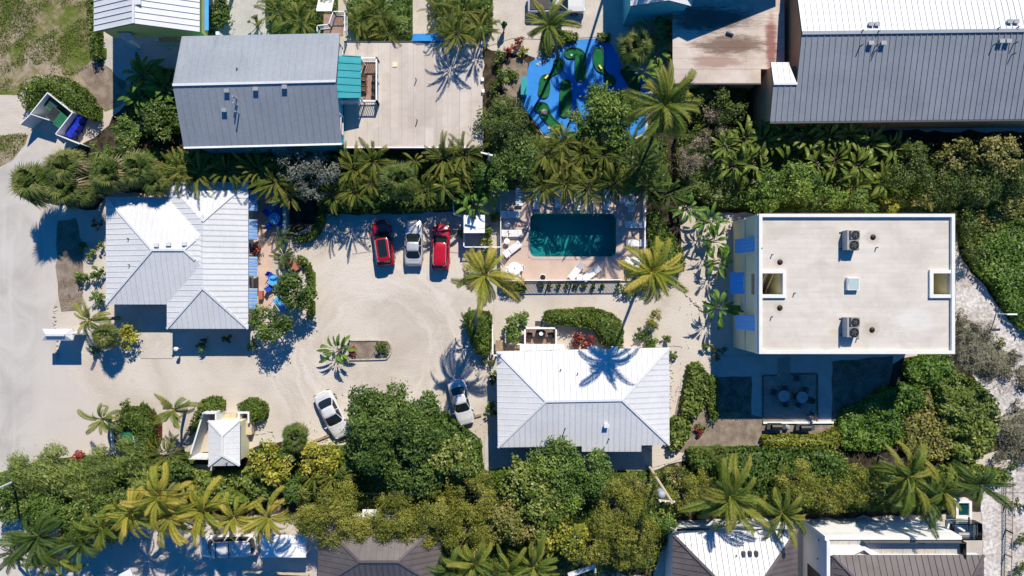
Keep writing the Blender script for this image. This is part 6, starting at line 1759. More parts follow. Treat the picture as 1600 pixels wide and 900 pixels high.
def lane(label, path, hole=None, bar_=None, rock=None):
    w_ = smooth([(P(x, y, .1).x, P(x, y, .1).y, M(r, .1)) for x, y, r in path])
    c = w_[len(w_) // 2]; root = thing('putting_lane', label, 'putting green', (c[0], c[1], 0), 0, 'green lanes of the miniature golf course')
    inn, out = ribbon(w_, -.10), ribbon(w_)
    z0 = .0
    bm = bmesh.new(); vs = [bm.verts.new((p[0] - c[0], p[1] - c[1], .13)) for p in inn]; f = bm.faces.new(vs)
    if f.normal.z < 0: f.normal_flip()
    bmesh.ops.triangulate(bm, faces=bm.faces[:]); me = bpy.data.meshes.new('turf'); bm.to_mesh(me); bm.free(); me.materials.append(MT['turf']); link('turf', me, root)
    m_ = MB(); k = len(inn)
    for i in range(k):
        j = (i + 1) % k; a, b, cc, d = inn[i], inn[j], out[j], out[i]
        m_.face([(*d, .19), (*cc, .19), (*b, .19), (*a, .19)]); m_.face([(*d, .0), (*cc, .0), (*cc, .19), (*d, .19)]); m_.face([(*a, .19), (*b, .19), (*b, .05), (*a, .05)])
    m_.build('border', MT['rim'], root)
    if hole:
        q = P(*hole, .1); MB().lathe((q.x, q.y, .13), [(.09, 0), (.09, .006), (.05, .007)], 10).build('hole', MT['white'], root)
        MB().tube([(q.x, q.y, .1), (q.x, q.y, .6)], .012, 5).build('flag_pin', MT['white'], root)
    if bar_: MB().bar(P(bar_[0], bar_[1], .2), P(bar_[2], bar_[3], .2), .16, .16).build('obstacle', MT['yelpaint'], root)
    if rock:
        q = P(*rock, .1); MB().lathe((q.x, q.y, .08), [(.3, 0), (.32, .12), (.2, .25), (.05, .3)], 7).build('boulder', MT['stone'], root)
lane('hourglass lane in the sun with a yellow bar near the path', [(873, 99, 8.5), (871, 106, 8), (861, 117, 3), (852, 124, 8), (851, 136, 9), (849.5, 145, 9)], (867, 99), (856.5, 117.5, 851.5, 123))
lane('hooked lane whose long arm lies in palm shade', [(890, 83, 9), (900, 83.5, 9), (906.5, 88, 9), (907, 100, 9), (907, 119, 9)], (893, 86))
lane('lane with a yellow bar and a narrow neck near the top hedge', [(935, 82, 8.5), (935, 96, 8.5), (938, 106, 7), (945, 114, 3), (952, 124, 7.5), (954, 127, 8)], None, (936, 102, 940, 108))
lane('long straight capsule lane in the middle of the blue court', [(884, 133, 9), (884, 145, 9.5), (883, 165, 9.5), (882, 176, 8)], None)
lane('short rounded lane with a yellow bar beside the lime tree', [(929, 146, 9), (934, 146, 9.5), (938, 147, 9)], (933, 149), (940, 140, 944.5, 146))
lane('s curved lane with a pale boulder in the sunny corner', [(843, 168, 8.5), (849, 169, 9), (853, 180, 8), (861, 190, 7), (868, 198, 8.5), (869, 203, 9)], (858, 200), None, (850.5, 176))
lane('shaded lane under the fan palm at the far end', [(978, 112, 9), (984, 120, 9), (992, 135, 8.5), (990, 144, 8)], None)
lane('round lane peeping out below the lime tree', [(890, 212, 6), (896, 212, 6.5), (902, 213, 6)], None)
q = P(819, 133, 1.4); o = thing('golf_booth', 'small teal booth beside the miniature golf court', 'booth', (q.x, q.y, 0))
MB().box((q.x, q.y, .55), (.5, 1.5, 1.1)).build('counter', MT['teal'], o); MB().box((q.x, q.y, 1.15), (.62, 1.65, .08)).build('counter_top', MT['tealroof'], o)
q = P(1036, 111, .9); o = thing('red_buoy', 'small red ball on a post near the stained flat roof', 'ornament', (q.x, q.y, 0))
MB().tube([(q.x, q.y, 0), (q.x, q.y, .7)], .05, 8).build('post', MT['white'], o); MB().lathe((q.x, q.y, .65), [(.08, 0), (.26, .12), (.32, .3), (.26, .48), (.06, .6)], 14).build('ball', MT['redpaint'], o)

# ---------------------------------------------------------------- terraces by the condominium
for k_, (tx, ty) in enumerate(((1225, 619), (1253.5, 621))):
    round_table(tx, ty, .03, ('round glass table with three chairs in the blue shade' if k_ == 0 else 'round glass table with four chairs in the blue shade'), 'midgrey', .55)
sg_ = 'dark chairs round the shaded terrace tables'
for x, y, f, lb in ((1209, 613, (1, .3), 'dark chair standing off beside the three chair table'), (1226, 607.5, (0, 1), 'dark chair at the three chair table, nearest the white wall'), (1226, 629.5, (0, -1), 'dark chair at the three chair table, nearest the grills'),
                   (1257, 610, (-.3, 1), 'dark chair at the four chair table, nearest the white wall'), (1243, 619, (1, .1), 'dark chair between the two round terrace tables'), (1248, 631, (.5, -1), 'dark chair at the four chair table, nearest the grills'), (1265, 625, (-1, -.3), 'dark chair at the four chair table, nearest the sand strip'),
                   (1245, 591, (0, 1), 'lone dark chair at the top of the shaded patio'), (1268, 649, (-.6, -.6), 'lone dark chair at the lower corner of the shaded patio')):
    chair(x, y, .03, f, lb, 'darkgrey', sg_)
def grill(x, y, label, wd=1.3, mat='dark'):
    q = P(x, y, .8); root = thing('grill', label, 'grill', (q.x, q.y, 0))
    MB().box((0, 0, .42), (wd, .55, .8)).build('cabinet', MT[mat], root, local=True, bevel=.05)
    m_ = MB(); m_.tube([(-wd * .36, 0, .86), (wd * .36, 0, .86)], .29, 12); m_.build('hood', MT[mat], root, local=True)
    m_ = MB()
    for s_ in (-1, 1): m_.box((s_ * wd * .56, 0, .82), (.3, .45, .04))
    m_.build('side_shelf', MT['darkgrey'], root, local=True)
    MB().bar((-wd * .28, -.31, .9), (wd * .28, -.31, .9), .03, .03).build('handle', MT['midgrey'], root, local=True)
grill(1213, 667, 'black covered grill nearest the concrete walk'); grill(1258, 668.5, 'black covered grill nearest the yellow hedge')
q = P(1230.5, 668, .5); o = thing('gas_bottle', 'grey gas bottle standing between the two grills', 'gas bottle', (q.x, q.y, 0))
MB().lathe((q.x, q.y, 0), [(.2, 0), (.24, .06), (.24, .5), (.15, .6), (.12, .6), (.12, .72), (.1, .72)], 14).build('tank', MT['midgrey'], o); MB().lathe((q.x, q.y, .6), [(.05, 0), (.05, .1), (.03, .14)], 8).build('valve', MT['dark'], o)
o = MB().bar(P(1192, 660.5, .15), P(1302, 660, .15), .16, .22).build('terrace_kerb', MT['white']); tag(o, kind='structure')
for x0_, y0_, x1_, y1_ in ((1192, 587, 1192, 660), (1277, 585, 1277, 660), (1235, 584, 1277, 584), (1192, 587, 1214, 586)):
    o = MB().bar(P(x0_, y0_, .08), P(x1_, y1_, .08), .14, .12).build('patio_edging', MT['bed']); tag(o, kind='structure')

# ---------------------------------------------------------------- porch furniture
q = .92
for x, y, f, lb in ((828, 524, (.9, .1), 'black porch chair nearest the round green shrub'), (860, 524, (-.9, .1), 'black porch chair nearest the long hedge')): chair(x, y, q, f, lb, 'dark')
round_table(844.5, 521.5, q, 'small black porch table with a white bowl on top', 'dark', .5, .6, hole=False)
z = P(845.5, 521, q + .62); o = MB().lathe((z.x, z.y, q + .607), [(.1, 0), (.17, .05), (.19, .11), (.14, .06), (.05, .03)], 14).build('bowl', MT['white']); tag(o, 'white bowl on the small black porch table', 'bowl')
q = P(841.5, 505, .1); o = MB().box((q.x, q.y, .06), (.62, .42, .12)).build('doormat_step', MT['darkgrey']); tag(o, 'dark step at the foot of the porch beside the hedge', 'step')
# balcony furniture of the turquoise house
for x, y, f, lb in ((585.5, 122, (-1, 0), 'black balcony chair nearest the lit end of the balcony'), (586, 133, (-1, .1), 'black balcony chair in the middle of its row'), (585, 145, (-1, 0), 'black balcony chair at the lower end of the balcony')): chair(x, y, D0 + .04, f, lb, 'dark', 'black chairs on the white balcony')
for yy, lb in ((121, 'brown wicker chair under the porch edge, upper one'), (137, 'brown wicker chair under the porch edge, lower one')):
    chair(568.5, yy, D0 + .04, (1, 0), lb, 'rust')

# ---------------------------------------------------------------- bottom driveway: canopy, beam, boxes
cp = thing('canopy', 'square white canopy in dappled shade next to the white van', 'canopy', P(443, 852, 0))
z0 = 2.4
c0, c1 = P(408, 871, z0), P(478, 836, z0)
rf_ = MB().prism(rect(c0.x, c0.y, c1.x, c1.y), z0 - .12, z0 - .03).build('roof', MT['white'], cp)
for i in range(3): MB().box((c0.x + (c1.x - c0.x) * (i + .5) / 3, (c0.y + c1.y) / 2, z0 - .005), ((c1.x - c0.x) / 3 - .02, c1.y - c0.y, .04)).build('roof_panel', MT['white'], rf_)
for sx in (0, 1):
    for sy in (0, 1): MB().box((c0.x + .15 + sx * (c1.x - c0.x - .3), c0.y + .15 + sy * (c1.y - c0.y - .3), (z0 - .12) / 2), (.1, .1, z0 - .12)).build('post', MT['white'], cp)
o = thing('timber_rail', 'pale timber rail lying along the bottom edge near the canopy', 'rail', P(430, 895, 0))
MB().bar(P(384, 893, .5), P(482, 898, .5), .18, .14).build('beam', MT['palewood'], o)
for t in (0, .5, 1): MB().box(P(384, 893, .2).lerp(P(482, 898, .2), t), (.14, .14, .42)).build('post', MT['palewood'], o)
o = thing('white_canopy', 'white roof corner poking in at the bottom edge of the sandy drive', 'canopy', P(196, 905, 0))
z0 = 2.4; MB().slab([P(203, 889, z0), P(215, 915, z0 - .3), P(180, 915, z0), P(184, 899, z0)], .1).build('roof', MT['white'], o)
MB().box(P(200, 908, 1.1), (.2, .2, 2.2)).build('post', MT['white'], o)
o = thing('white_terrace_wall', 'low white wall end between the olive trees above the brown roof', 'wall', P(576, 806, 0)); MB().box(P(576, 806, .9) - V((0, 0, .45)), (1.3, .5, .9)).build('wall', MT['white'], o)
o = thing('concrete_beam', 'slanted grey beam end under the olive tree at the bottom edge', 'beam', P(905, 894, 0)); MB().bar(P(888, 899, 2.6), P(930, 884, 2.6), .35, .3).build('beam', MT['bluewhite'], o)
for t in (0, 1): MB().box(P(890 + 38 * t, 898 - 13 * t, 1.2), (.2, .2, 2.4)).build('post', MT['bluewhite'], o)

# ---------------------------------------------------------------- parking kerbs and border stones
for (x0_, y0_, x1_, y1_, lb) in ((489, 690, 518, 679, 'dark timber wheel stop in front of the white sedan in the sun'), (532, 689, 541, 686, 'short timber wheel stop beside the big dark tree'), (741, 651, 752, 648, 'dark timber wheel stop at the nose of the white sedan in palm shadow')):
    o = MB().bar(P(x0_, y0_, .1), P(x1_, y1_, .1), .2, .18).build('wheel_stop', MT['wood']); tag(o, lb, 'wheel stop')
isl = [(545, 532), (598, 532), (607, 535), (611, 542), (611, 550), (606, 558), (598, 561), (545, 562)]
sheet('island_bed', isl, MT['mulch'], .05)
m_ = MB(); pts = smooth([(P(x, y, .1).x, P(x, y, .1).y, 0) for x, y in isl], 4)
for a, b in zip(pts[:-1], pts[1:]): m_.bar((a[0], a[1], .08), (b[0], b[1], .08), .12, .16)
o = m_.build('island_kerb', MT['stone']); tag(o, kind='structure')
def stones(label_name, path, n, s_=.16, jit=.12):
    m_ = MB(); w_ = smooth([(P(x, y, 0).x, P(x, y, 0).y, 0) for x, y in path], 8)
    for i in range(n):
        t = i / max(1, n - 1) * (len(w_) - 1.001); a, b = w_[int(t)], w_[int(t) + 1]; f = t % 1
        r = s_ * random.uniform(.6, 1.3)
        m_.lathe((a[0] + (b[0] - a[0]) * f + random.uniform(-jit, jit), a[1] + (b[1] - a[1]) * f + random.uniform(-jit, jit), -.02), [(r, 0), (r * .95, r * .5), (r * .5, r * .9)], 6)
    o = m_.build(label_name, MT['stone'], kind='stuff'); tag(o, 'pale border stones along the planting edges', 'stones')
stones('border_stones', [(1062, 440), (1075, 462), (1090, 478), (1096, 486)], 26, .14)
stones('border_stones', [(735, 560), (742, 575), (746, 592), (742, 608)], 30, .11)
stones('border_stones', [(222, 520), (223, 545), (218, 556)], 20, .1)
stones('border_stones', [(86, 480), (86, 505), (90, 545), (89, 560)], 26, .13)
stones('border_stones', [(345, 632), (352, 642), (349, 655)], 14, .1); stones('border_stones', [(412, 628), (419, 640), (415, 655)], 14, .1)
stones('border_stones', [(400, 678), (412, 676), (424, 674), (428, 684)], 16, .1)
stones('border_stones', [(1003, 700), (1020, 702), (1040, 698)], 14, .11); stones('border_stones', [(1047, 560), (1050, 600), (1046, 640)], 30, .1)
stones('border_stones', [(486, 420), (488, 450), (486, 480), (482, 495)], 26, .1)
stones('border_stones', [(840, 102), (848, 96), (856, 92)], 12, .14)

# ---------------------------------------------------------------- poles and wires
def pole(label, base, top, h, mat, r=.14, arm=None):
    b, t = P(*base, 0), P(*top, h); root = thing('utility_pole', label, 'utility pole', (b.x, b.y, 0))
    MB().tube([b + V((0, 0, -.1)), t], [r, r * .7], 10).build('pole', MT[mat], root); return root, t
p1, t1 = pole('pale wooden utility pole with a grey transformer above the olive trees', (1014, 729), (1050, 785), 10.7, 'palewood', .17)
MB().bar(t1 + V((-1.0, .1, -.3)), t1 + V((.3, -.05, -.3)), .12, .14).build('cross_arm', MT['palewood'], p1)
for dx in (-.9, -.5, .2): MB().lathe(t1 + V((dx, .02, -.22)), [(.05, 0), (.07, .1), (.04, .2)], 8).build('insulator', MT['white'], p1)
q = P(1033, 771, 8.4); MB().lathe((q.x, q.y, 7.9), [(.28, 0), (.3, .05), (.3, .85), (.22, .95), (.08, 1.0)], 14).build('transformer', MT['midgrey'], p1)
p2_, t2 = pole('thin utility pole with a cross arm above the dark green trees', (768, 262), (763, 240), 8.0, 'midgrey', .13)
MB().bar(t2 + V((-.65, .15, -.25)), t2 + V((.35, -.1, -.25)), .12, .12).build('cross_arm', MT['white'], p2_)
p3, t3 = pole('white utility pole leaning in at the edge by the feathery trees', (36, 746), (-8, 766), 9.5, 'white', .13)
def wire(label, a, b, sag, r=.012):
    m_ = MB(); pts = [a.lerp(b, i / 12) - V((0, 0, sag * (1 - (2 * i / 12 - 1) ** 2))) for i in range(13)]
    m_.tube(pts, r, 4); o = m_.build('power_line', MT['dark']); tag(o, label, 'cable')
wire('power line running from the edge pole along the hedge of bleached palms', t3 + V((0, 0, -.2)), t1 + V((-.9, 0, 0)), .8, .02)
wire('power line spanning from the transformer pole towards the beach', t1 + V((.2, 0, 0)), P(1640, 770, 9), .8)
wire('service cable from the pole to the white hip roof', t1 + V((-.5, 0, -.4)), P(853, 687, 4.6), .4, .02)
wire('pair of cables from the thin pole across the tall palms', t2 + V((-.6, .1, 0)), P(560, 262, 7), .4, .02)
wire('cable from the thin pole towards the miniature golf court', t2 + V((.3, 0, 0)), P(1130, 250, 7), .5)

o = thing('foot_shower', 'slim white foot shower post at the sandy path by the scrub', 'post', P(1556, 490, 0)); q = P(1556, 490, 0)
MB().tube([q, q + V((0, 0, 1.6))], .05, 8).build('post', MT['white'], o); MB().bar(q + V((-.1, 0, 1.6)), q + V((.85, 0, 1.55)), .14, .1).build('arm', MT['white'], o)
fence('beach_fence', 'wire and post fence along the sandy path at the bottom right corner', [g2(1577, 745, .5), g2(1576, 830, .5), g2(1574, 905, .5)], 1.0, 0, 'wood', .4, .03, .05)
sn = thing('walkway', 'narrow grey boardwalk beside the sandy path in the corner', 'boardwalk', P(1573, 830, 0))
for i in range(36):
    q = P(1573, 752 + i * 4.2, 0); MB().box((q.x - .25, q.y, .06), (.55, .22, .06)).build('board', MT['shadeconc'], sn)

# ---------------------------------------------------------------- walker on the sandy drive
def person(x, y, label, face):
    q = P(x, y, 0); root = thing('person', label, 'person', (q.x, q.y, 0), face)
    jo = {'pel': (0, 0, .95), 'che': (0, .03, 1.28), 'nek': (0, .02, 1.48), 'hed': (0, .05, 1.62), 'top': (0, .04, 1.76),
          'shL': (.19, .02, 1.42), 'elL': (.25, -.10, 1.16), 'haL': (.24, .05, .95), 'shR': (-.19, .02, 1.42), 'elR': (-.26, .06, 1.15), 'haR': (-.22, .28, 1.05),
          'hiL': (.10, 0, .9), 'knL': (.11, .20, .52), 'anL': (.11, .16, .09), 'toL': (.12, .34, .04), 'hiR': (-.10, 0, .9), 'knR': (-.11, -.02, .5), 'anR': (-.11, -.30, .13), 'toR': (-.12, -.14, .04)}
    rad = {'pel': .15, 'che': .16, 'nek': .06, 'hed': .095, 'top': .07, 'shL': .07, 'elL': .045, 'haL': .035, 'shR': .07, 'elR': .045, 'haR': .035, 'hiL': .10, 'knL': .06, 'anL': .04, 'toL': .03, 'hiR': .10, 'knR': .06, 'anR': .04, 'toR': .03}
    ed = [('pel', 'che'), ('che', 'nek'), ('nek', 'hed'), ('hed', 'top'), ('che', 'shL'), ('shL', 'elL'), ('elL', 'haL'), ('che', 'shR'), ('shR', 'elR'), ('elR', 'haR'), ('pel', 'hiL'), ('hiL', 'knL'), ('knL', 'anL'), ('anL', 'toL'), ('pel', 'hiR'), ('hiR', 'knR'), ('knR', 'anR'), ('anR', 'toR')]
    names = list(jo)
    for side in ('L', 'R'):          # five fingers, unequal and slightly curled
        hx, hy, hz = jo['ha' + side]; s_ = 1 if side == 'L' else -1
        for k_, (dx, dy, l_) in enumerate(((-.03, .02, .07), (.0, .028, .09), (.0, .009, .10), (.0, -.010, .09), (.0, -.028, .07))):
            a = f'f{side}{k_}'; jo[a] = (hx + dx * s_, hy + dy + .02, hz - l_ - .02); rad[a] = .009; names.append(a); ed.append(('ha' + side, a))
    me = bpy.data.meshes.new('body'); me.from_pydata([jo[n] for n in names], [(names.index(a), names.index(b)) for a, b in ed], [])
    o = link('body', me, root)
    sk_ = o.modifiers.new('skin', 'SKIN'); sk_.use_smooth_shade = True
    for i, n in enumerate(names): me.skin_vertices[0].data[i].radius = (rad[n], rad[n] * (.75 if n in ('che', 'pel') else 1))
    me.skin_vertices[0].data[0].use_root = True
    o.modifiers.new('sub', 'SUBSURF').levels = 1
    me.materials.append(MT['skin'])
    def shell(name_, pts, rr, mat_): MB().tube(pts, rr, 12).build(name_, MT[mat_], root, smooth=True, local=True)
    shell('shirt', [(0, 0, .93), (0, .01, 1.1), (0, .03, 1.3), (0, .03, 1.42), (0, .02, 1.49)], [.19, .185, .215, .20, .085], 'shirt')
    for s_, n in ((1, 'L'), (-1, 'R')):
        a, b = V(jo['sh' + n]), V(jo['el' + n]); shell('sleeve', [a + V((-s_ * .05, 0, .03)), a, a.lerp(b, .8)], [.095, .095, .07], 'shirt')
        a, b = V(jo['hi' + n]), V(jo['kn' + n]); shell('shorts_leg', [a + V((0, 0, .1)), a.lerp(b, .3), a.lerp(b, .9)], [.14, .125, .10], 'shorts')
        a, b = V(jo['an' + n]), V(jo['to' + n]); shell('shoe', [a + V((0, -.04, -.04)), a.lerp(b, .5) + V((0, 0, -.02)), b], [.055, .055, .035], 'dark')
    MB().lathe((0, .03, 1.64), [(.112, 0), (.118, .05), (.10, .11), (.05, .145)], 12).build('hair', MT['hair'], root, smooth=True, local=True)
    MB().lathe((0, .14, 1.60), [(.006, 0), (.02, .01), (.008, .05)], 6).build('nose', MT['skin'], root, local=True)
person(788, 46, 'person in a dark green shirt and shorts walking on the sandy drive', R(15))
# ---------------------------------------------------------------- planting: hedges and clipped shapes
hedge('hedge', 'hedge', [(30, 152), (36, 135), (52, 122), (80, 118), (108, 124), (132, 142), (146, 164), (149, 184), (138, 184), (124, 176), (112, 172), (96, 160), (76, 142), (66, 150), (52, 172), (40, 170)], 1.9, 'half round clipped hedge wrapped round the bin yard by the lawn', rough=.07, edge=.7)
hedge('hedge', 'hedge', [(137, -30), (150, -30), (152, 50), (156, 90), (145, 92), (138, 60)], 1.3, 'narrow clipped hedge strip along the side of the yellow house', rough=.1)
hedge('hedge', 'hedge', [(180, 660), (186, 644), (200, 638), (218, 638), (232, 646), (240, 665), (240, 692), (230, 708), (212, 706), (214, 690), (212, 674), (202, 664), (192, 664), (184, 676)], 1.9, 'horseshoe hedge wrapped round the green dumpster by the road', rough=.1, edge=.6)
hedge('hedge', 'red', [(232, 645), (242, 652), (246, 672), (245, 690), (240, 700), (238, 680), (237, 662)], 1.0, 'dark red leaved strip planted outside the horseshoe hedge', 'planting', rough=.2)
hedge('hedge', 'hedge', [(372, 632), (384, 626), (400, 625), (412, 632), (416, 645), (410, 656), (398, 660), (390, 657), (388, 645), (374, 643)], 1.3, 'rounded clipped hedge corner beside the planter of the service hut', rough=.08, edge=.5)
hedge('hedge', 'hedge', [(315, 626), (330, 620), (343, 624), (348, 636), (344, 644), (318, 646), (306, 668), (296, 680), (294, 672), (305, 645)], 1.3, 'rounded clipped hedge along the slanted wall of the service hut', rough=.08, edge=.5)
hedge('hedge', 'hedge', [(852, 488), (866, 485), (900, 484), (935, 484), (955, 490), (970, 502), (974, 520), (972, 540), (958, 544), (940, 536), (930, 515), (900, 508), (868, 506), (851, 502)], 1.7, 'long clipped olive green hedge above the white roofed house', rough=.08, edge=.5)
hedge('hedge', 'hedge', [(465, 399), (474, 402), (482, 410), (487, 425), (488, 450), (487, 462), (481, 460), (481, 440), (478, 420), (472, 410), (464, 405)], .9, 'thin curved hedge bordering the patio garden on the parking side', rough=.08, edge=.3)
hedge('hedge', 'hedge', [(481, 466), (487, 465), (488, 490), (484, 498), (480, 492)], .8, 'short thin hedge piece continuing the curved border by the dark tree', rough=.08, edge=.3)
hedge('hedge', 'hedge', [(458, 368), (480, 366), (492, 350), (500, 320), (507, 322), (505, 345), (498, 364), (484, 376), (460, 378)], .9, 'low hedge edging the shaded corner between patio and parking', rough=.12, edge=.3)
hedge('hedge', 'hedge', [(726, 492), (736, 486), (748, 486), (764, 488), (768, 505), (766, 545), (758, 556), (742, 550), (735, 530), (728, 512)], 1.6, 'dense green hedge at the foot of the leaning palm', rough=.14, edge=.5)
hedge('hedge', 'hedge', [(1016, 330), (1030, 335), (1045, 360), (1062, 385), (1070, 405), (1068, 422), (1052, 430), (1030, 425), (1018, 395), (1013, 360)], 1.8, 'bushy green hedge outside the picket fence of the pool', rough=.18, edge=.6)
hedge('hedge', 'grape', [(1078, 572), (1094, 568), (1104, 585), (1106, 610), (1100, 635), (1088, 650), (1072, 652), (1066, 640), (1072, 610)], 1.3, 'long rounded green hedge at the side of the shaded terrace', rough=.16, edge=.5)
hedge('hedge', 'hedge', [(1105, 585), (1121, 590), (1122, 640), (1120, 658), (1111, 656), (1107, 630)], .9, 'dark shaded hedge along the inner edge of the terrace bed', rough=.14, edge=.4)
hedge('hedge', 'grape', [(1052, 655), (1070, 652), (1080, 664), (1076, 685), (1060, 700), (1048, 704), (1044, 690)], 1.2, 'rounded green bush row at the corner of the white roofed house', rough=.2, edge=.5)
hedge('hedge', 'hedgey', [(1193, 682), (1235, 680), (1280, 682), (1310, 668), (1318, 684), (1305, 700), (1270, 700), (1230, 699), (1195, 698)], 1.1, 'yellowish clipped hedge running behind the two black grills', rough=.1, edge=.45)
hedge('hedge', 'hedge', [(783, 441), (815, 439), (822, 452), (815, 458), (785, 456)], 1.0, 'low clipped hedge below the sunny corner of the pool railing', rough=.08, edge=.4)
hedge('hedge', 'hedge', [(850, 46), (880, 48), (902, 52), (903, 60), (884, 64), (866, 74), (852, 84), (845, 70)], 1.1, 'low curved hedge along the top of the blue golf court', rough=.1, edge=.4)
hedge('hedge', 'hedge', [(934, 52), (952, 52), (953, 62), (936, 63)], .9, 'small square clipped hedge at the gateway of the golf court', rough=.08, edge=.3)
hedge('hedge', 'grape', [(262, 715), (290, 712), (296, 735), (330, 742), (380, 738), (420, 728), (432, 745), (425, 778), (380, 788), (330, 785), (285, 775), (262, 750)], 2.0, 'long shrub hedge below the service hut and above bleached palms', 'shrubbery', rough=.42, edge=.3, wave=2.2)
hedge('hedge', 'dense', [(1076, 705), (1160, 702), (1200, 700), (1240, 702), (1290, 702), (1320, 712), (1330, 740), (1300, 760), (1240, 765), (1190, 760), (1130, 745), (1080, 730)], 1.6, 'broad mid green shrub band between yellow hedge and big palm', 'shrubbery', rough=.2, edge=.6)
hedge('hedge', 'hedge', [(757, 740), (790, 738), (815, 742), (818, 764), (790, 772), (760, 768)], 1.2, 'bright ground shrub strip below the shaded yard', 'shrubbery', rough=.2)
hedge('hedge', 'grape', [(1432, 736), (1480, 732), (1520, 730), (1572, 735), (1580, 748), (1560, 755), (1500, 752), (1440, 750)], 1.2, 'narrow shrub strip along the wall near the beach path', 'shrubbery', rough=.2)

# sea grape and dune scrub by the beach
hedge('sea_grape_thicket', 'bright', [(1418, 566), (1440, 556), (1480, 553), (1490, 570), (1492, 590), (1478, 604), (1450, 606), (1428, 600), (1414, 585)], 0.93, 'bright green sea grape patch touching the corner of the condominium', 'thicket', rough=.42, edge=.3, wave=2.2)
hedge('sea_grape_thicket', 'bright', [(1404, 600), (1426, 600), (1446, 612), (1444, 634), (1424, 645), (1404, 640), (1398, 620)], 0.81, 'small bright green sea grape patch between two mottled ones', 'thicket', rough=.42, edge=.3, wave=2.2)
hedge('sea_grape_thicket', 'bright', [(1320, 640), (1345, 632), (1380, 608), (1398, 606), (1404, 640), (1412, 660), (1410, 690), (1370, 705), (1320, 702), (1308, 672)], 0.99, 'green sea grape patch at the edge of the condominium shadow', 'thicket', rough=.42, edge=.3, wave=2.2)
hedge('sea_grape_thicket', 'mott', [(1414, 650), (1450, 640), (1476, 650), (1486, 690), (1480, 716), (1440, 720), (1412, 705)], 0.93, 'brown mottled sea grape patch in the middle of the thickets', 'thicket', rough=.36, edge=.35)
hedge('sea_grape_thicket', 'grape', [(1462, 600), (1494, 580), (1530, 600), (1556, 625), (1562, 660), (1550, 700), (1522, 722), (1490, 718), (1480, 670), (1466, 640)], 1.18, 'large glossy sea grape mound nearest the beach sand', 'thicket', rough=.42, edge=.3, wave=2.2)
hedge('sea_grape_thicket', 'mott', [(1446, 606), (1466, 604), (1472, 640), (1448, 642), (1440, 625)], 0.68, 'thin brownish gap shrub between the bright patch and the large mound', 'thicket', rough=.3)
hedge('sea_grape_thicket', 'bright', [(1540, 360), (1575, 340), (1625, 330), (1640, 420), (1640, 520), (1600, 515), (1578, 490), (1560, 455), (1530, 425), (1512, 395)], 1.12, 'bright sea grape mass beside the sandy path right of the white roof', 'thicket', rough=.34, edge=.4)
hedge('sea_grape_thicket', 'mott', [(1545, 320), (1600, 300), (1640, 300), (1640, 345), (1580, 350), (1545, 375), (1525, 380), (1520, 345)], 1.24, 'reddish brown mottled brush above the bright sea grape mass', 'thicket', rough=.28, edge=.6)
SC = [(1500, 495, 15, 'olive dune tuft touching the corner of the condominium'), (1524, 506, 14, 'olive dune tuft second along the sandy path'), (1546, 520, 15, 'olive dune tuft in the middle of the sandy path row'), (1566, 536, 13, 'olive dune tuft nearest the foot shower along the sandy path'), (1586, 556, 14, 'olive dune tuft at the outer end of the sandy path row'),
      (1516, 535, 14, 'greyish dune shrub below the second tuft'), (1545, 570, 20, 'wide dry grey dune shrub above the large glossy mound'), (1520, 560, 12, 'small grey dune shrub beside the parapet corner'), (1575, 585, 16, 'dark dune shrub beside the white sand patch'), (1598, 600, 14, 'dark dune shrub at the frame edge by white sand'),
      (1588, 632, 12, 'small lone dune shrub in the white sand'), (1580, 680, 24, 'wide dry scrub spread below the lone dune shrub'), (1598, 710, 20, 'dry scrub at the frame edge near the beach path'), (1560, 710, 14, 'dry scrub tuft at the foot of the large glossy mound'), (1500, 520, 12, 'grey scrub tuft hugging the condominium wall')]
for x, y, r, lb in SC: shrub('dune_shrub', 'scrub' if r != 13 else 'olive', x, y, r, .9, lb, 'shrub', wind=(.6, -.5, .2))
for x, y, r, lb in ((1594, 790, 14, 'green dune vine patch beyond the boardwalk'), (1596, 845, 16, 'dark shrub beyond the wire fence, upper one'), (1594, 890, 16, 'dark shrub beyond the wire fence at the bottom corner'), (1585, 728, 12, 'dark clump at the junction of the beach paths')): shrub('dune_shrub', 'darkfine', x, y, r, 1.1, lb)


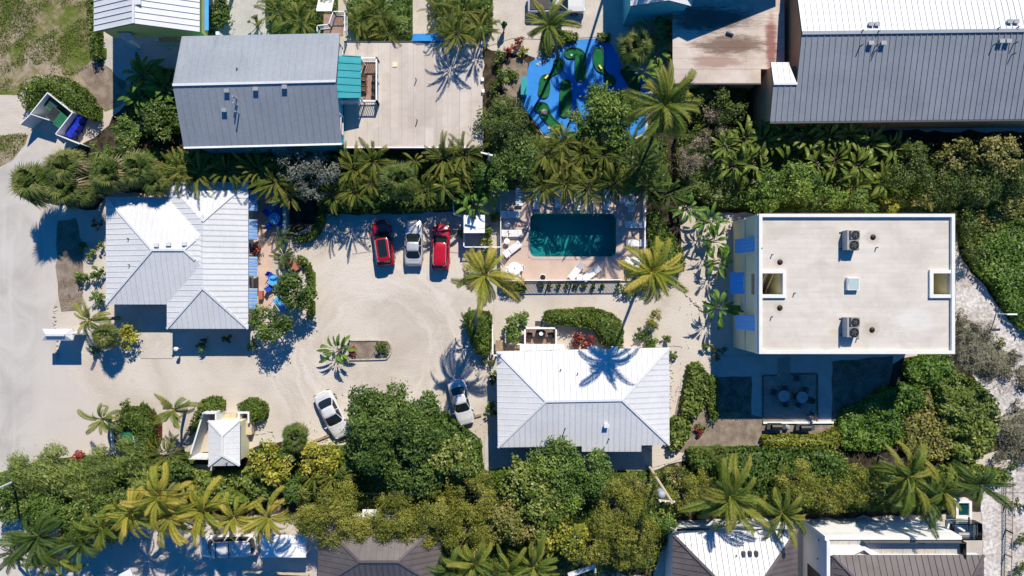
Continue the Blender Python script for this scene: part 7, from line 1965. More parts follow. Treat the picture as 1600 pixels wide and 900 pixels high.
# undergrowth filling the planted belts below the trees
for kind, h, poly in (('dense', 1.5, [(300, 236), (560, 238), (760, 242), (770, 296), (720, 325), (560, 332), (505, 325), (480, 300), (400, 282), (380, 278), (300, 282)]), ('dense', 1.7, [(160, 240), (262, 232), (300, 240), (300, 280), (165, 296), (120, 300), (90, 290)]),
    ('darkfine', 1.6, [(760, 175), (812, 172), (850, 218), (1000, 220), (1040, 215), (1050, 296), (785, 292), (760, 240)]), ('darkfine', 1.6, [(1060, 205), (1175, 200), (1210, 206), (1300, 206), (1420, 225), (1640, 225), (1640, 300), (1530, 330), (1495, 330), (1190, 326), (1110, 320), (1060, 290)]),
    ('darkfine', 1.4, [(1060, 130), (1165, 135), (1170, 195), (1075, 190)]), ('mid', 1.4, [(-40, 750), (90, 722), (170, 715), (290, 725), (300, 770), (280, 800), (120, 822), (10, 795)]),
    ('dense', 1.4, [(395, 705), (540, 700), (560, 650), (600, 625), (700, 650), (750, 690), (755, 745), (760, 770), (560, 790), (470, 775), (395, 765)]), ('darkfine', 1.5, [(760, 745), (1000, 742), (1075, 735), (1100, 760), (1060, 810), (1020, 890), (900, 905), (690, 905), (640, 850), (690, 780)]),
    ('mid', 2.0, [(415, -30), (520, -30), (518, 30), (490, 52), (420, 50)]), ('mid', 2.0, [(545, -30), (640, -30), (640, 56), (560, 54), (545, 40)]), ('mid', 2.2, [(672, -30), (768, -30), (768, 40), (740, 62), (690, 56)]), ('scrub', .55, [(1496, 500), (1520, 503), (1560, 540), (1592, 562), (1580, 582), (1545, 596), (1510, 578), (1494, 550)]), ('scrub', .5, [(1562, 652), (1600, 640), (1640, 650), (1640, 720), (1565, 716), (1572, 680)]), ('scrub', .45, [(1590, 575), (1640, 560), (1640, 620), (1600, 612)]),
    ('dense', 1.3, [(1080, 730), (1180, 760), (1320, 735), (1480, 735), (1500, 770), (1470, 795), (1260, 800), (1100, 805)]), ('darkfine', 1.2, [(1495, 330), (1560, 330), (1540, 395), (1512, 392)]), ('dense', 1.3, [(215, 100), (270, 110), (282, 205), (190, 215), (205, 140)])):
    hedge('undergrowth', kind, poly, h, 'dark leafy undergrowth below the trees', rough=.3, edge=.6, dens=.8, stuff=True)
# ---------------------------------------------------------------- shrubs
SH = [('mid', 141, 397, 9, .9, 'small round shrub in the road verge, highest of its row'), ('mid', 131, 431, 14, 1.2, 'yellow green shrub in the road verge beside the mulch'), ('dense', 150, 425, 13, 1.5, 'dark shrub against the cottage wall in the verge'), ('mid', 150, 468, 18, 1.5, 'wide shrub in the verge at the cottage corner'),
      ('darkfine', 156, 385, 9, 1.4, 'tall dark shrub hugging the cottage wall'), ('darkfine', 152, 350, 14, 1.8, 'dark shrub in palm shade at the cottage corner'), ('dense', 132, 385, 10, .9, 'low dark shrub in the shadow of the fan palms'),
      ('yellow', 200, 531, 24, 2.0, 'bright yellow green round bush beside the cottage drive'), ('mid', 317, 542, 14, 1.1, 'small round bush at the edge of the cottage shadow'), ('darkfine', 355, 530, 10, .9, 'small shaded bush below the cottage eave'), ('mid', 395, 538, 13, 1.1, 'low bush below the lower patio tree'), ('mid', 150, 545, 12, .8, 'low shrub at the foot of the entry palm'),
      ('red', 403, 389, 13, 1.5, 'dark red shrub between two striped awnings'), ('darkfine', 470, 412, 10, .7, 'low shrub inside the curved hedge'), ('red', 450, 412, 9, .7, 'rusty red ground plant under the patio palm'),
      ('red', 553, 548, 9, .8, 'reddish plant beside the big leaved island plant'), ('hedge', 596, 542, 11, 1.1, 'clipped round bush at the rounded end of the island'),
      ('bright', 807, 505, 27, 2.4, 'leafy bright green shrub beside the porch steps'), ('red', 910, 531, 21, 1.7, 'red croton shrub between hedge and white roof'), ('olive', 1022, 500, 22, 2.0, 'thin wispy olive shrub below the second pool palm'), ('dense', 1004, 520, 14, 1.4, 'dark shrub below the wispy olive shrub'), ('bright', 1020, 535, 14, 1.2, 'bright low shrub at the corner of the white hip roof'), ('mid', 968, 545, 12, 1.0, 'low shrub where the long hedge meets the white roof'),
      ('mid', 1083, 570, 12, .9, 'small shrub at the upper end of the terrace side hedge'), ('mid', 1052, 555, 9, .8, 'small shrub at the upper right corner of the white hip roof'), ('red', 1090, 675, 11, .8, 'dark reddish shrub between hedge corner and soil yard'), ('mid', 1096, 668, 9, .7, 'small green shrub beside the reddish one at the soil yard'),
      ('darkfine', 1120, 548, 16, 1.4, 'dark shrub in the shade of the condominium corner'), ('mid', 1106, 540, 9, 1.2, 'sunlit tip of a shrub by the condominium corner'),
      ('mid', 778, 88, 15, 1.6, 'green shrub at the corner of the beige flat roof'), ('red', 795, 76, 12, 1.4, 'red shrub above the golf path'), ('red', 812, 66, 11, 1.2, 'pinkish red shrub beside the leaning top palm'), ('mid', 786, 118, 16, 1.5, 'mid green shrub against the beige flat roof edge'), ('yellow', 817, 80, 10, 1.0, 'yellow green shrub between red ones by the golf court'), ('darkfine', 772, 138, 14, 1.6, 'dark shrub at the lower corner of the beige flat roof'), ('hedge', 803, 118, 10, .8, 'round clump on the golf path'),
      ('brown', 790, 155, 16, 2.2, 'bare grey twiggy shrub above the tall dark green trees'), ('brown', 812, 168, 11, 1.6, 'smaller bare grey shrub at the golf path end'),
      ('dense', 345, 22, 26, 2.6, 'dark shaded bush above the grey metal roof'), ('dense', 325, 45, 12, 1.8, 'small dark bush behind the blue side roof'), ('darkfine', 398, 35, 14, 2.0, 'bush in shade left of the upper areca palms'),
      ('mid', 410, 700, 14, 1.3, 'small palm like bush by the hut wall'), ('brown', 75, 716, 17, 1.6, 'bare twiggy shrub at the edge of the road by feathery trees'), ('red', 128, 714, 16, 1.2, 'dark reddish shrub strip above the feathery trees'), ('mid', 196, 632, 11, 1.0, 'round pale shrub on top of the horseshoe hedge'), ('mid', 226, 636, 9, .8, 'small shrub at the upper right of the horseshoe hedge'),
      ('dense', 770, 590, 12, 1.0, 'narrow dark shrub along the left wall of the white roofed house'), ('dense', 768, 640, 13, 1.2, 'dark shrub by the white sedan and the white roofed house'), ('mid', 1040, 530, 10, 1.2, 'low shrub by the sandy path under the wispy shrub'), ('darkfine', 763, 565, 12, 1.0, 'dark shrub below the dense hedge of the leaning palm'),
      ('mid', 760, 365, 13, 1.6, 'leafy shrub beside the white yard shed'), ('yellow', 760, 378, 12, 1.1, 'yellowish shrub in the lower corner of the fenced yard'), ('hedge', 766, 398, 15, 1.0, 'olive shrub under the palm below the fenced yard'), ('darkfine', 720, 365, 10, .9, 'small shaded shrub inside the fence by the yard shed'), ('hedge', 775, 340, 10, 1.4, 'shrub squeezed between yard shed and thin pool fence'),
      ('darkfine', 560, 322, 18, 1.6, 'dark shrub in the tree belt left of the parked cars'), ('darkfine', 640, 322, 16, 1.5, 'dark shrub at the nose of the silver sedan'), ('darkfine', 520, 330, 14, 1.5, 'dark shrub where the tree belt meets the parking'), ('darkfine', 600, 325, 14, 1.4, 'dark shrub behind the dark red SUV'), ('brown', 666, 312, 12, 1.6, 'dry grey shrub above the silver sedan'), ('dense', 690, 318, 13, 1.6, 'green shrub above the bright red SUV'),
      ('mid', 980, 450, 18, 1.2, 'low shrub at the base of the second pool palm'), ('hedge', 1000, 445, 14, 1.1, 'olive shrub between railing end and second pool palm')]
for kind, x, y, r, h, lb in SH: shrub('shrub', kind, x, y, r, h, lb)
for i, x in enumerate((846, 860, 872, 886, 899, 912, 926, 940)):
    o = shrub('planter_shrub', 'darkfine', x, 447, 5.5, .6, ('small dark shrub in the row under the pool railing, ' + ['nearest the urn', 'second from the urn side', 'third from the urn side', 'fourth from the urn side', 'fifth from the urn side', 'sixth from the urn side', 'next to last before the palm', 'nearest the second pool palm'][i]), group='small shrubs under the pool railing')

# ---------------------------------------------------------------- broadleaf trees
TR = [('broadleaf_tree', 'dense', 457, 456, 31, 4.2, 'dark round patio tree beside the curved hedge'), ('broadleaf_tree', 'dense', 425, 504, 31, 4.0, 'dark round patio tree at the lower corner of the cottage'),
      ('broadleaf_tree', 'dense', 596, 652, 55, 7.0, 'big dark green tree beside the white sedan in full sun'), ('broadleaf_tree', 'dense', 652, 672, 46, 7.4, 'tallest dark green tree in the middle of the parking side clump'), ('broadleaf_tree', 'grape', 708, 708, 42, 6.6, 'paler tree of the clump next to the white roofed house'), ('broadleaf_tree', 'dense', 588, 705, 40, 6.2, 'dark tree of the clump above the gap of deep shade'), ('broadleaf_tree', 'dense', 650, 735, 45, 6.0, 'dark tree at the lower edge of the parking side clump'), ('broadleaf_tree', 'dense', 668, 636, 22, 6.0, 'dark green tree spur pointing at the white sedan in palm shade'),
      ('broadleaf_tree', 'grey', 462, 258, 38, 6.2, 'silver grey leaved tree touching the grey roof edge'), ('broadleaf_tree', 'grey', 508, 262, 36, 6.0, 'silver grey leaved tree nearest the beige flat roof'), ('broadleaf_tree', 'grey', 488, 298, 24, 4.8, 'low silver grey tree at the shaded patio corner'),
      ('feathery_tree', 'darkfine', 790, 200, 50, 6.5, 'tall fine leaved dark green tree touching the beige flat roof'), ('feathery_tree', 'mid', 815, 250, 36, 5.6, 'fine leaved green tree below the tall dark one'), ('feathery_tree', 'mid', 775, 268, 28, 5.0, 'fine leaved green tree beside the thin utility pole'),
      ('broadleaf_tree', 'bright', 945, 188, 50, 5.6, 'rounded lime green tree over the golf court edge'), ('broadleaf_tree', 'lime', 893, 180, 20, 4.5, 'thin see through lime tree over the golf court'), ('broadleaf_tree', 'lime', 872, 216, 22, 4.0, 'small lime bush tree below the s curved lane'), ('broadleaf_tree', 'bright', 972, 168, 28, 5.2, 'lime green tree lobe pointing at the big coconut palm'),
      ('broadleaf_tree', 'darkfine', 1115, 148, 30, 4.0, 'dark shrub tree ring below the stained flat roof'), ('broadleaf_tree', 'darkfine', 1142, 170, 24, 4.0, 'dark leaved tree beside the tan wall'), ('broadleaf_tree', 'brown', 1112, 190, 28, 3.4, 'dry brownish tree in the middle of the dark shrub ring'), ('broadleaf_tree', 'lime', 1096, 202, 15, 2.6, 'small yellow green tree in the dry brush'), ('broadleaf_tree', 'brown', 1085, 245, 36, 3.6, 'wide dry grey brown tree beside the big coconut palm'),
      ('broadleaf_tree', 'bright', 1198, 300, 34, 4.6, 'bright green round tree at the corner of the white flat roof'), ('broadleaf_tree', 'bright', 1248, 282, 36, 5.0, 'bright green round tree with a pale yellow tip above the white flat roof'), ('broadleaf_tree', 'bright', 1296, 308, 22, 4.0, 'low bright green tree nearest the white parapet'), ('broadleaf_tree', 'mid', 1350, 318, 24, 4.2, 'mid green tree above the middle of the white parapet'), ('broadleaf_tree', 'yellow', 1388, 322, 16, 3.0, 'yellow green low tree just above the white parapet'),
      ('broadleaf_tree', 'darkfine', 1420, 262, 40, 5.2, 'dense fine leaved tree below the long grey roof'), ('broadleaf_tree', 'darkfine', 1470, 290, 42, 5.0, 'dense dark tree at the outer corner of the white flat roof'), ('broadleaf_tree', 'mott', 1490, 250, 36, 5.0, 'olive mottled tree in the belt below the long grey roof'), ('broadleaf_tree', 'mott', 1560, 240, 40, 5.2, 'olive mottled tree with loose twigs at the far end of the belt'), ('broadleaf_tree', 'darkfine', 1530, 290, 38, 4.6, 'dark tree above the reddish brown brush'), ('broadleaf_tree', 'darkfine', 1590, 280, 34, 4.6, 'dark tree at the frame edge below the long grey roof'), ('broadleaf_tree', 'mott', 1444, 318, 24, 4.0, 'mottled tree squeezed above the parapet end'),
      ('broadleaf_tree', 'darkfine', 1505, 345, 26, 3.4, 'dark low tree beside the parapet of the white flat roof'), ('broadleaf_tree', 'darkfine', 1520, 390, 20, 2.6, 'dark low tree between white roof and sandy path'),
      ('feathery_tree', 'feath', 90, 735, 40, 5.4, 'feathery needled tree at the road edge, widest of them'), ('feathery_tree', 'feath', 40, 745, 34, 5.0, 'feathery needled tree crossed by the white edge pole'), ('feathery_tree', 'feath', 165, 735, 36, 5.4, 'feathery yellow green tree left of the horseshoe hedge'), ('feathery_tree', 'feath', 205, 712, 32, 5.0, 'feathery tree just below the green dumpster'), ('feathery_tree', 'feath', 225, 745, 30, 4.8, 'feathery tree below the horseshoe hedge, next to bleached palms'), ('feathery_tree', 'feath', 128, 765, 30, 5.0, 'feathery tree behind the first row of feathery trees'),
      ('broadleaf_tree', 'dense', 20, 788, 38, 4.8, 'dark tree at the frame edge above the sand road'), ('broadleaf_tree', 'mid', 68, 800, 42, 5.2, 'mid green tree casting shade on the sand road'), ('broadleaf_tree', 'dense', 125, 812, 42, 5.4, 'dark green tree next to the drooping corner palm'), ('broadleaf_tree', 'dense', 172, 800, 40, 5.6, 'dark green tree left of the bleached palm row'), ('broadleaf_tree', 'dense', 215, 785, 28, 4.6, 'dark green tree behind the first bleached palm'), ('broadleaf_tree', 'dense', 278, 735, 24, 3.6, 'dark green small tree between horseshoe hedge and hut'),
      ('broadleaf_tree', 'yellow', 412, 718, 26, 3.8, 'yellow leaved tree beside the service hut'), ('broadleaf_tree', 'yellow', 440, 735, 26, 3.8, 'yellow leaved tree below the round fan palm'), ('broadleaf_tree', 'yellow', 500, 715, 32, 4.0, 'yellow leaved tree in front of the sunny white sedan'), ('broadleaf_tree', 'grape', 455, 705, 20, 3.4, 'half bare tree with grey limbs under the round fan palm'), ('broadleaf_tree', 'mid', 540, 740, 20, 3.4, 'small green tree between yellow tree and dark clump'), ('broadleaf_tree', 'dense', 460, 775, 26, 3.6, 'shaded green tree above the last bleached palm'),
      ('broadleaf_tree', 'olive', 518, 802, 62, 6.2, 'wide olive yellow tree next to the white canopy'), ('broadleaf_tree', 'olive', 622, 806, 52, 5.8, 'olive yellow tree hanging over the brown roof'), ('broadleaf_tree', 'olive', 692, 800, 46, 5.8, 'olive yellow tree right of the brown roof ridge'), ('broadleaf_tree', 'olive', 570, 838, 34, 5.0, 'olive yellow tree lobe over the near corner of the brown roof'), ('broadleaf_tree', 'olive', 735, 770, 42, 5.8, 'olive yellow tree below the paler clump tree'), ('broadleaf_tree', 'olive', 732, 835, 44, 5.4, 'olive yellow tree above the bottom palms'), ('broadleaf_tree', 'olive', 672, 830, 32, 4.8, 'olive yellow tree lobe above the brown roof edge'),
      ('broadleaf_tree', 'grape', 815, 755, 44, 5.4, 'sea grape tree below the shaded yard, nearest the clump'), ('broadleaf_tree', 'mid', 870, 735, 46, 5.4, 'green tree with upright leaves below the white hip roof'), ('broadleaf_tree', 'mid', 920, 740, 36, 5.0, 'green tree under the service cable'), ('broadleaf_tree', 'mott', 795, 815, 46, 5.2, 'mottled tree above the bottom edge palms'), ('broadleaf_tree', 'grape', 850, 800, 40, 5.2, 'sea grape tree in the middle of the lower grove'), ('broadleaf_tree', 'bright', 890, 780, 22, 4.4, 'small vivid green tree inside the lower grove'), ('broadleaf_tree', 'bright', 862, 812, 16, 4.0, 'vivid green shrub tree beside the mottled one'), ('broadleaf_tree', 'yellow', 880, 835, 40, 5.0, 'pale yellow green tree in the lower grove'),
      ('broadleaf_tree', 'olive', 965, 800, 52, 6.0, 'olive tree left of the wooden pole, upper one'), ('broadleaf_tree', 'olive', 985, 845, 44, 5.6, 'olive tree left of the wooden pole, lower one'), ('broadleaf_tree', 'olive', 925, 860, 40, 5.2, 'olive tree over the slanted grey beam'), ('broadleaf_tree', 'olive', 1000, 760, 32, 5.0, 'olive tree at the foot of the wooden pole'), ('broadleaf_tree', 'olive', 1068, 775, 34, 4.6, 'olive tree on the far side of the wooden pole'), ('broadleaf_tree', 'bright', 1035, 815, 24, 4.0, 'green tree below the grey transformer'), ('broadleaf_tree', 'mott', 1060, 745, 22, 3.2, 'reddish brown brushy tree below the sandy path'), ('broadleaf_tree', 'olive', 1100, 742, 18, 3.4, 'olive bush tree beside the spiky yuccas'),
      ('broadleaf_tree', 'olive', 1250, 755, 38, 4.8, 'olive tree above the gap between the bottom right houses'), ('broadleaf_tree', 'olive', 1300, 775, 38, 5.0, 'olive tree shading the white front wall'), ('broadleaf_tree', 'olive', 1345, 758, 38, 4.8, 'olive tree between two coconut palms at the lower right'), ('broadleaf_tree', 'brown', 1395, 722, 22, 3.4, 'dry pinkish brushy tree above the lower right palms'),
      ('broadleaf_tree', 'dense', 1048, 45, 18, 3.4, 'dark leafy tree beside the stained flat roof'), ('broadleaf_tree', 'dense', 252, 190, 30, 3.8, 'dark leafy tree touching the end of the grey metal roof'), ('broadleaf_tree', 'mid', 195, 208, 26, 3.4, 'leafy green tree near the mulch triangle'), ('broadleaf_tree', 'mid', 160, 238, 22, 3.0, 'leafy green tree beside the sand path and fan palms'), ('broadleaf_tree', 'dense', 205, 235, 22, 3.4, 'dark leafy tree behind the row of fan palms'), ('broadleaf_tree', 'mid', 622, 50, 24, 3.8, 'fine leaved round tree among the upper areca palms')]
for nm_, kind, x, y, r, h, lb in TR:
    tree(nm_, kind, x, y, r, h, lb, wind=(.75, -.5, .1) if kind == 'feath' else None)

# ---------------------------------------------------------------- palms
coco(1037, 165, 52, 10.5, 'big coconut palm with spread grey green fronds beside the golf court', (1030, 185), 'coco', 24, nuts=True, wind=.1)
coco(757, 430, 48, 9.8, 'leaning coconut palm below the fenced yard', (742, 520), 'yel', 20, nuts=True)
coco(1018, 425, 42, 11.0, 'coconut palm at the shady corner of the pool railing', (1004, 430), 'yel', 22, nuts=True)
coco(857, 40, 34, 7.0, 'coconut palm leaning over the top of the golf court', (872, 92), 'coco', 18)
coco(1140, 775, 54, 5.6, 'largest coconut palm at the bottom, by the white slope', (1135, 770), 'coco', 24)
coco(1222, 800, 36, 5.0, 'coconut palm over the gap between the bottom right houses', (1210, 790), 'coco', 16)
coco(1418, 745, 42, 5.8, 'coconut palm nearest the dry pinkish brush', (1410, 740), 'coco', 20)
coco(1440, 778, 40, 5.2, 'coconut palm shading the end of the white front wall', (1430, 772), 'gcoco', 20)
coco(1472, 765, 36, 5.4, 'coconut palm with a long curved dry frond near the plunge pool', (1462, 758), 'coco', 18)
coco(1528, 757, 36, 6.0, 'green coconut palm nearest the beach path', (1515, 750), 'gcoco', 18)
YP = [(205, 800, 36, 6.5, 'bleached coconut palm, first of the row from the road side'), (250, 775, 42, 7.4, 'bleached coconut palm with an orange dead frond'), (268, 805, 38, 6.8, 'bleached coconut palm over the sandy drive, third in its row'), (318, 797, 38, 7.0, 'bleached coconut palm just before the white van'), (366, 808, 34, 6.8, 'bleached coconut palm over the white van'), (420, 808, 34, 7.0, 'bleached coconut palm with a pinkish frond over the white canopy')]
for i, (x, y, r, h, lb) in enumerate(YP): coco(x, y, r, h, lb, (x - 2, y - 6), 'yel', 18, wind=.45)
coco(60, 838, 46, 6.0, 'drooping coconut palm over the sand road corner', (70, 826), 'gcoco', 18, wind=.4)
coco(85, 868, 34, 5.0, 'low drooping coconut palm at the bottom left corner', (90, 858), 'coco', 14, wind=.4)
coco(128, 850, 36, 5.4, 'green drooping palm between the corner palm and the bleached row', (134, 842), 'gcoco', 16, wind=.4)
coco(22, 862, 28, 4.4, 'small green palm at the frame edge over the sand road', (26, 856), 'gcoco', 13, wind=.4)
coco(160, 826, 30, 5.8, 'olive palm at the road end of the bleached row', (164, 820), 'coco', 16, wind=.4)
coco(700, 892, 30, 4.8, 'bright leaved palm at the bottom edge beside the brown roof', (704, 885), 'gcoco', 14)
coco(740, 880, 34, 5.0, 'palm at the bottom edge between olive and mottled trees', (744, 874), 'coco', 16)
coco(835, 885, 40, 5.2, 'wide palm at the bottom edge under the mottled tree', (838, 878), 'coco', 18)
coco(795, 893, 32, 4.6, 'palm at the bottom edge between two wider palms', (797, 888), 'coco', 14)
coco(898, 838, 16, 4.6, 'single bright palm heart showing inside the lower grove', (898, 836), 'coco', 9)
coco(272, 640, 30, 4.0, 'thin wind bent palm beside the slanted hut wall', (290, 640), 'coco', 12, wind=.2)
coco(160, 655, 26, 3.6, 'wispy palm at the road side of the horseshoe hedge', (172, 652), 'coco', 12, wind=.2)
coco(694, 292, 24, 4.6, 'young coconut palm above the bright red SUV', (694, 318), 'coco', 12)
coco(648, 252, 16, 3.2, 'small palm beside the round fan palm and beige roof edge', None, 'coco', 10)
coco(140, 500, 26, 3.0, 'yellow green palm with a sideways trunk by the roadside sign', (185, 497), 'coco', 13, wind=.2)
coco(443, 398, 20, 2.4, 'small bright palm in the patio garden', None, 'gcoco', 12)
coco(440, 372, 14, 2.0, 'little palm at the end of the pale green screen wall', None, 'gcoco', 10)
coco(735, 505, 18, 2.4, 'small green palm beside the dense hedge of the leaning palm', None, 'gcoco', 11)

for x, y, r, h, lb in ((1002, -195, 48, 12.5, 'tall palm beyond the top edge, its shadow on the middle golf lanes'), (1052, -150, 44, 12.0, 'tall palm beyond the top edge, its shadow on the far golf lanes')): coco(x, y, r, h, lb, None, 'gcoco', 22)
AR = [(280, 262, 30, 4.6, 'areca palm above the cottage, beside the fan palms'), (305, 268, 28, 4.6, 'areca palm overhanging the cottage roof, second of its row'), (350, 266, 26, 4.6, 'areca palm alone in the dark gap above the cottage'), (398, 262, 28, 4.8, 'areca palm with yellow fronds below the grey roof'), (425, 282, 30, 4.8, 'areca palm above the shaded patio table'), (450, 300, 24, 4.0, 'low areca palm beside the pale green screen wall'),
      (550, 262, 30, 4.6, 'areca palm below the corner of the beige flat roof'), (580, 250, 28, 4.6, 'areca palm close under the beige flat roof edge'), (552, 300, 26, 4.2, 'areca palm left of the round fan palm'), (520, 305, 22, 3.8, 'areca palm at the edge of the silver grey trees'), (575, 285, 22, 4.2, 'areca palm touching the round fan palm'), (665, 296, 22, 3.8, 'areca palm with one long yellow frond right of the round fan palm'),
      (693, 245, 30, 4.8, 'areca palm reaching over the beige flat roof'), (725, 240, 30, 4.8, 'areca palm at the last corner of the beige flat roof'), (715, 268, 24, 4.0, 'areca palm under the thin power cables'),
      (430, 15, 26, 4.4, 'areca palm at the top edge above the grey metal roof'), (465, 30, 28, 4.4, 'areca palm nearest the white entry stair'), (490, 8, 20, 4.0, 'areca palm behind the white entry stair at the top edge'), (560, 28, 28, 4.4, 'areca palm right of the white entry stair'), (590, 18, 26, 4.4, 'areca palm at the top edge above the blue strip'), (605, 48, 22, 4.0, 'areca palm touching the blue strip'),
      (690, 20, 30, 6.0, 'areca palm at the top edge beside the sandy drive, first of four'), (725, 12, 30, 6.6, 'areca palm at the top edge nearest the walker'), (750, 40, 26, 6.6, 'areca palm above the corner of the beige roof'), (712, 48, 28, 7.0, 'areca palm casting its shadow on the beige roof'),
      (852, 240, 26, 4.4, 'areca palm below the s curved golf lane'), (880, 225, 26, 4.4, 'areca palm under the thin lime tree'), (912, 238, 26, 4.4, 'areca palm below the rounded lime tree'), (945, 240, 26, 4.4, 'areca palm below the lime tree, nearest the big coconut palm'), (850, 290, 28, 4.4, 'areca palm hanging over the first pool loungers'), (885, 285, 26, 4.6, 'areca palm in the middle of the belt above the pool'), (920, 292, 28, 4.8, 'areca palm hanging over the pool ladder'), (960, 285, 28, 4.4, 'areca palm over the shaded pool table'), (900, 262, 22, 4.0, 'areca palm deep inside the belt above the pool'),
      (520, 745, 24, 3.6, 'areca palm between the yellow tree and wide olive tree'), (490, 745, 22, 3.4, 'areca palm with bright yellow fronds below the yellow tree'), (255, 712, 26, 3.8, 'areca palm right of the horseshoe hedge')]
for x, y, r, h, lb in AR: areca(x, y, r, h, lb)
for x, y, r, h, lb in ((1000, 255, 36, 5.0, 'dark green palm clump in the shade of the big coconut palm'), (1012, 288, 32, 4.4, 'dark green palm clump above the picket fence'), (985, 225, 28, 4.6, 'dark green palm clump behind the lime tree'), (1045, 300, 28, 3.6, 'green palm clump outside the upper end of the picket fence')): areca(x, y, r, h, lb, 26, 'gareca')

FP = [(55, 288, 38, 4.6, 12, 'fan palm nearest the road in the fan palm row'), (104, 262, 34, 4.6, 16, 'fan palm with brown tips below the open bin yard gate'), (105, 295, 34, 4.4, 8, 'fan palm casting its shadow over the mulch bed'), (172, 272, 34, 4.6, 34, 'fan palm full of dead tan leaves'), (218, 265, 30, 4.4, 10, 'green fan palm between the dead tan one and the arecas'), (244, 285, 24, 4.0, 4, 'fan palm overhanging the cottage roof corner'),
      (622, 282, 33, 4.8, 0, 'large round fan palm in the belt above the parked cars'), (989, 75, 30, 6.0, 0, 'large round fan palm shading the golf court'), (462, 682, 23, 3.6, 0, 'round fan palm standing alone in front of the yellow tree'), (165, 525, 22, 3.0, 6, 'spiky grey green palm beside the yellow green bush'), (130, 300, 24, 3.8, 4, 'small fan palm at the end of its row by the cottage')]
for x, y, r, h, dead, lb in FP: fanpalm(x, y, r, h, lb, 38, dead)
for x, y, r, h, lb in ((1097, 714, 17, 1.4, 'spiky dark yucca nearest the sandy path'), (1121, 708, 17, 1.4, 'spiky dark yucca beside the broad shrub band')): fanpalm(x, y, r, h, lb, 34, 0, name='yucca')

BP = [(222, 115, 28, 3.6, 'broad leaved clump beside the shaded courtyard, highest one'), (255, 135, 26, 3.6, 'broad leaved clump touching the grey roof end, by the courtyard'), (215, 150, 22, 3.0, 'broad leaved clump at the tip of the mulch triangle'), (250, 160, 22, 3.2, 'broad leaved clump in dappled shade under the grey roof end'),
      (735, 292, 24, 3.4, 'banana like clump above the yard shed'), (738, 318, 22, 3.2, 'banana like clump overhanging the yard shed'), (764, 300, 20, 3.2, 'banana like clump between shed and thin pool fence'),
      (525, 549, 21, 2.2, 'dark broad leaved plant at the pointed end of the island'), (1125, 480, 27, 3.2, 'big glossy leaved plant against the condominium wall'), (1110, 345, 22, 2.8, 'broad leaved plant at the upper corner of the condominium'), (1118, 375, 22, 2.8, 'broad leaved plant beside the upper blue awning'), (1124, 410, 20, 2.6, 'broad leaved plant between two blue awnings'), (1075, 325, 24, 2.6, 'long leaved plant at the head of the sandy path'),
      (1020, 45, 20, 3.4, 'broad leaved clump beside the teal house'), (1028, 80, 22, 3.4, 'broad leaved clump along the stained flat roof'), (1005, 110, 20, 3.0, 'broad leaved clump below the round fan palm of the golf court'), (1060, 55, 14, 3.0, 'small broad leaved clump overlapping the stained roof edge')]
for x, y, r, h, lb in BP: broad(x, y, r, h, lb, 17)
HL = [(1135, 228, 24, 3.6, 'mottled broad leaved clump nearest the dry brown tree'), (1165, 215, 26, 3.8, 'mottled broad leaved clump below the dark leaved tree'), (1195, 218, 28, 4.0, 'mottled broad leaved clump at the foot of the tan wing wall'), (1228, 212, 28, 4.0, 'mottled broad leaved clump at the corner of the long grey roof'), (1262, 215, 26, 4.0, 'mottled broad leaved clump above the tree with the yellow tip'), (1298, 212, 26, 4.2, 'mottled broad leaved clump below the fifth seam group of the long roof'), (1330, 208, 28, 4.4, 'tall mottled broad leaved clump overlapping the long roof edge'), (1362, 222, 26, 4.2, 'mottled broad leaved clump at the edge of the black roof shadow'), (1150, 258, 26, 3.6, 'mottled broad leaved clump in the second row, nearest the dry tree'), (1182, 255, 26, 3.8, 'mottled broad leaved clump in the second row above the bright tree'), (1310, 250, 26, 4.0, 'mottled broad leaved clump in the second row below the tall one'), (1345, 258, 28, 4.2, 'mottled broad leaved clump with a long pale leaf in the second row'), (1335, 292, 24, 3.8, 'mottled broad leaved clump with yellow leaves above the parapet'), (1400, 232, 26, 4.0, 'glossy broad leaved clump at the end of its row'), (1385, 285, 26, 3.8, 'glossy broad leaved clump between the mid green and dark trees'), (1280, 255, 22, 3.8, 'mottled broad leaved clump beside the yellow tipped tree')]
for x, y, r, h, lb in HL: broad(x, y, r, h, lb, 20, 'heli')

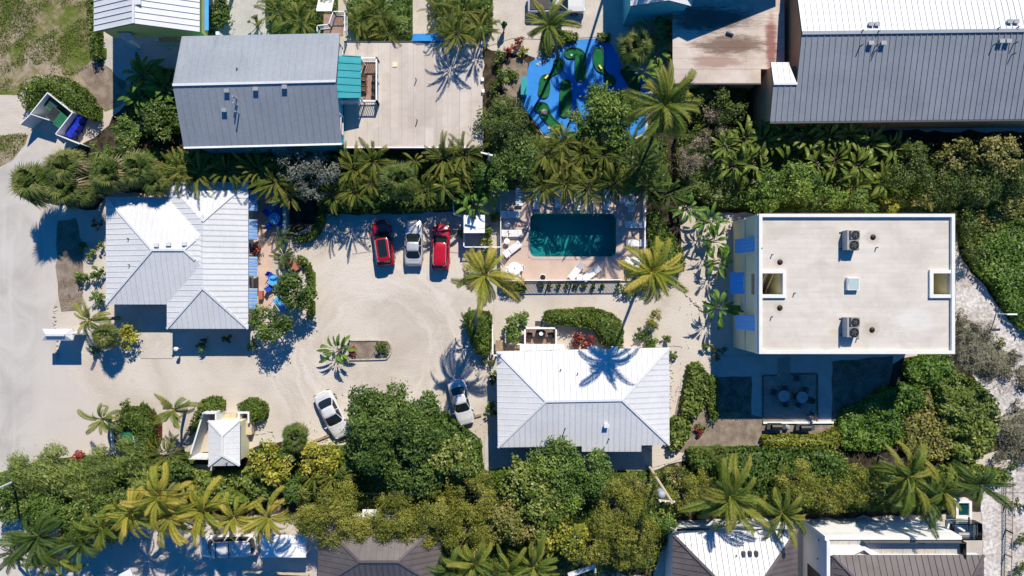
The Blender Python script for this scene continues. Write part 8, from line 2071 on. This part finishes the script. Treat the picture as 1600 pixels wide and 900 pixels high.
# ---------------------------------------------------------------- ground cover
def scatter(name, poly, n, kind, mat, L, W, label=None, up=.3, seed=3):
    pts = [P(x, y, 0) for x, y in poly]; W_ = [(p.x, p.y) for p in pts]; a = np.array(W_); lo, hi = a.min(0), a.max(0)
    p = RNG.uniform(lo, hi, (n, 2)); p = p[inpoly(p, W_)]
    k = wob(p, .9, seed) + .5 * wob(p, 2.7, seed + 1)
    p = p[k + RNG.normal(0, .12, len(p)) > -.02]
    N = len(p); c = np.concatenate([p, RNG.uniform(.02, .07, (N, 1))], 1); nr = RNG.normal(0, .7, (N, 3)); nr[:, 2] += up
    me = leaf_mesh(name, c, nr, L * RNG.uniform(.5, 1.4, N), W * RNG.uniform(.6, 1.3, N), MT[mat], np.clip(RNG.normal(.45, .22, N), 0, 1))
    o = link(name, me); o['kind'] = 'stuff'
    if label: o['label'] = label
    return o
scatter('grass', [(-60, -60), (137, -60), (139, 70), (150, 100), (110, 118), (70, 112), (30, 140), (0, 148), (-60, 150)], 26000, 'grass', 'f_grass', .26, .05, 'patchy grass of the corner lawn', seed=8)
scatter('grass', [(-60, 216), (0, 211), (42, 207), (38, 226), (18, 248), (-60, 275)], 4000, 'grass', 'f_grass', .26, .05, 'rough grass beside the sand path', seed=21)
scatter('fallen_leaves', [(1060, 600), (1110, 660), (1300, 664), (1310, 705), (1090, 715), (1010, 735)], 900, 'l', 'f_brown', .16, .09, 'fallen leaves on the soil yard', seed=4)
scatter('fallen_leaves', [(1030, 440), (1110, 330), (1140, 560), (1060, 700), (1040, 560)], 700, 'l', 'f_brown', .14, .08, 'fallen leaves on the sandy path', seed=5)
scatter('seedlings', [(1122, 592), (1172, 592), (1172, 656), (1124, 656)], 1500, 'l', 'f_dark', .22, .12, 'rows of dark seedlings in the shaded bed', seed=6)
scatter('seedlings', [(1300, 566), (1392, 558), (1386, 600), (1345, 640), (1300, 658)], 1800, 'l', 'f_dark', .22, .12, 'seedlings in the bed under the condominium shadow', seed=7)
scatter('dune_grass', [(1492, 490), (1530, 500), (1600, 560), (1625, 720), (1560, 735), (1566, 640), (1500, 560)], 9000, 'l', 'f_scrub', .30, .04, 'thin dry dune grass on the beach sand', seed=9)
scatter('fallen_leaves', [(90, 345), (120, 340), (130, 385), (128, 484), (96, 487)], 900, 'l', 'f_brown', .14, .07, 'dry leaves on the mulch bed', seed=10)
scatter('fallen_leaves', [(10, 828), (300, 822), (480, 832), (480, 905), (10, 905)], 700, 'l', 'f_brown', .14, .06, 'dry leaves on the sandy drive', seed=12)
scatter('fallen_leaves', [(470, 660), (560, 600), (760, 600), (760, 700), (560, 720)], 420, 'l', 'f_brown', .14, .08, 'fallen leaves round the big dark tree', seed=14)
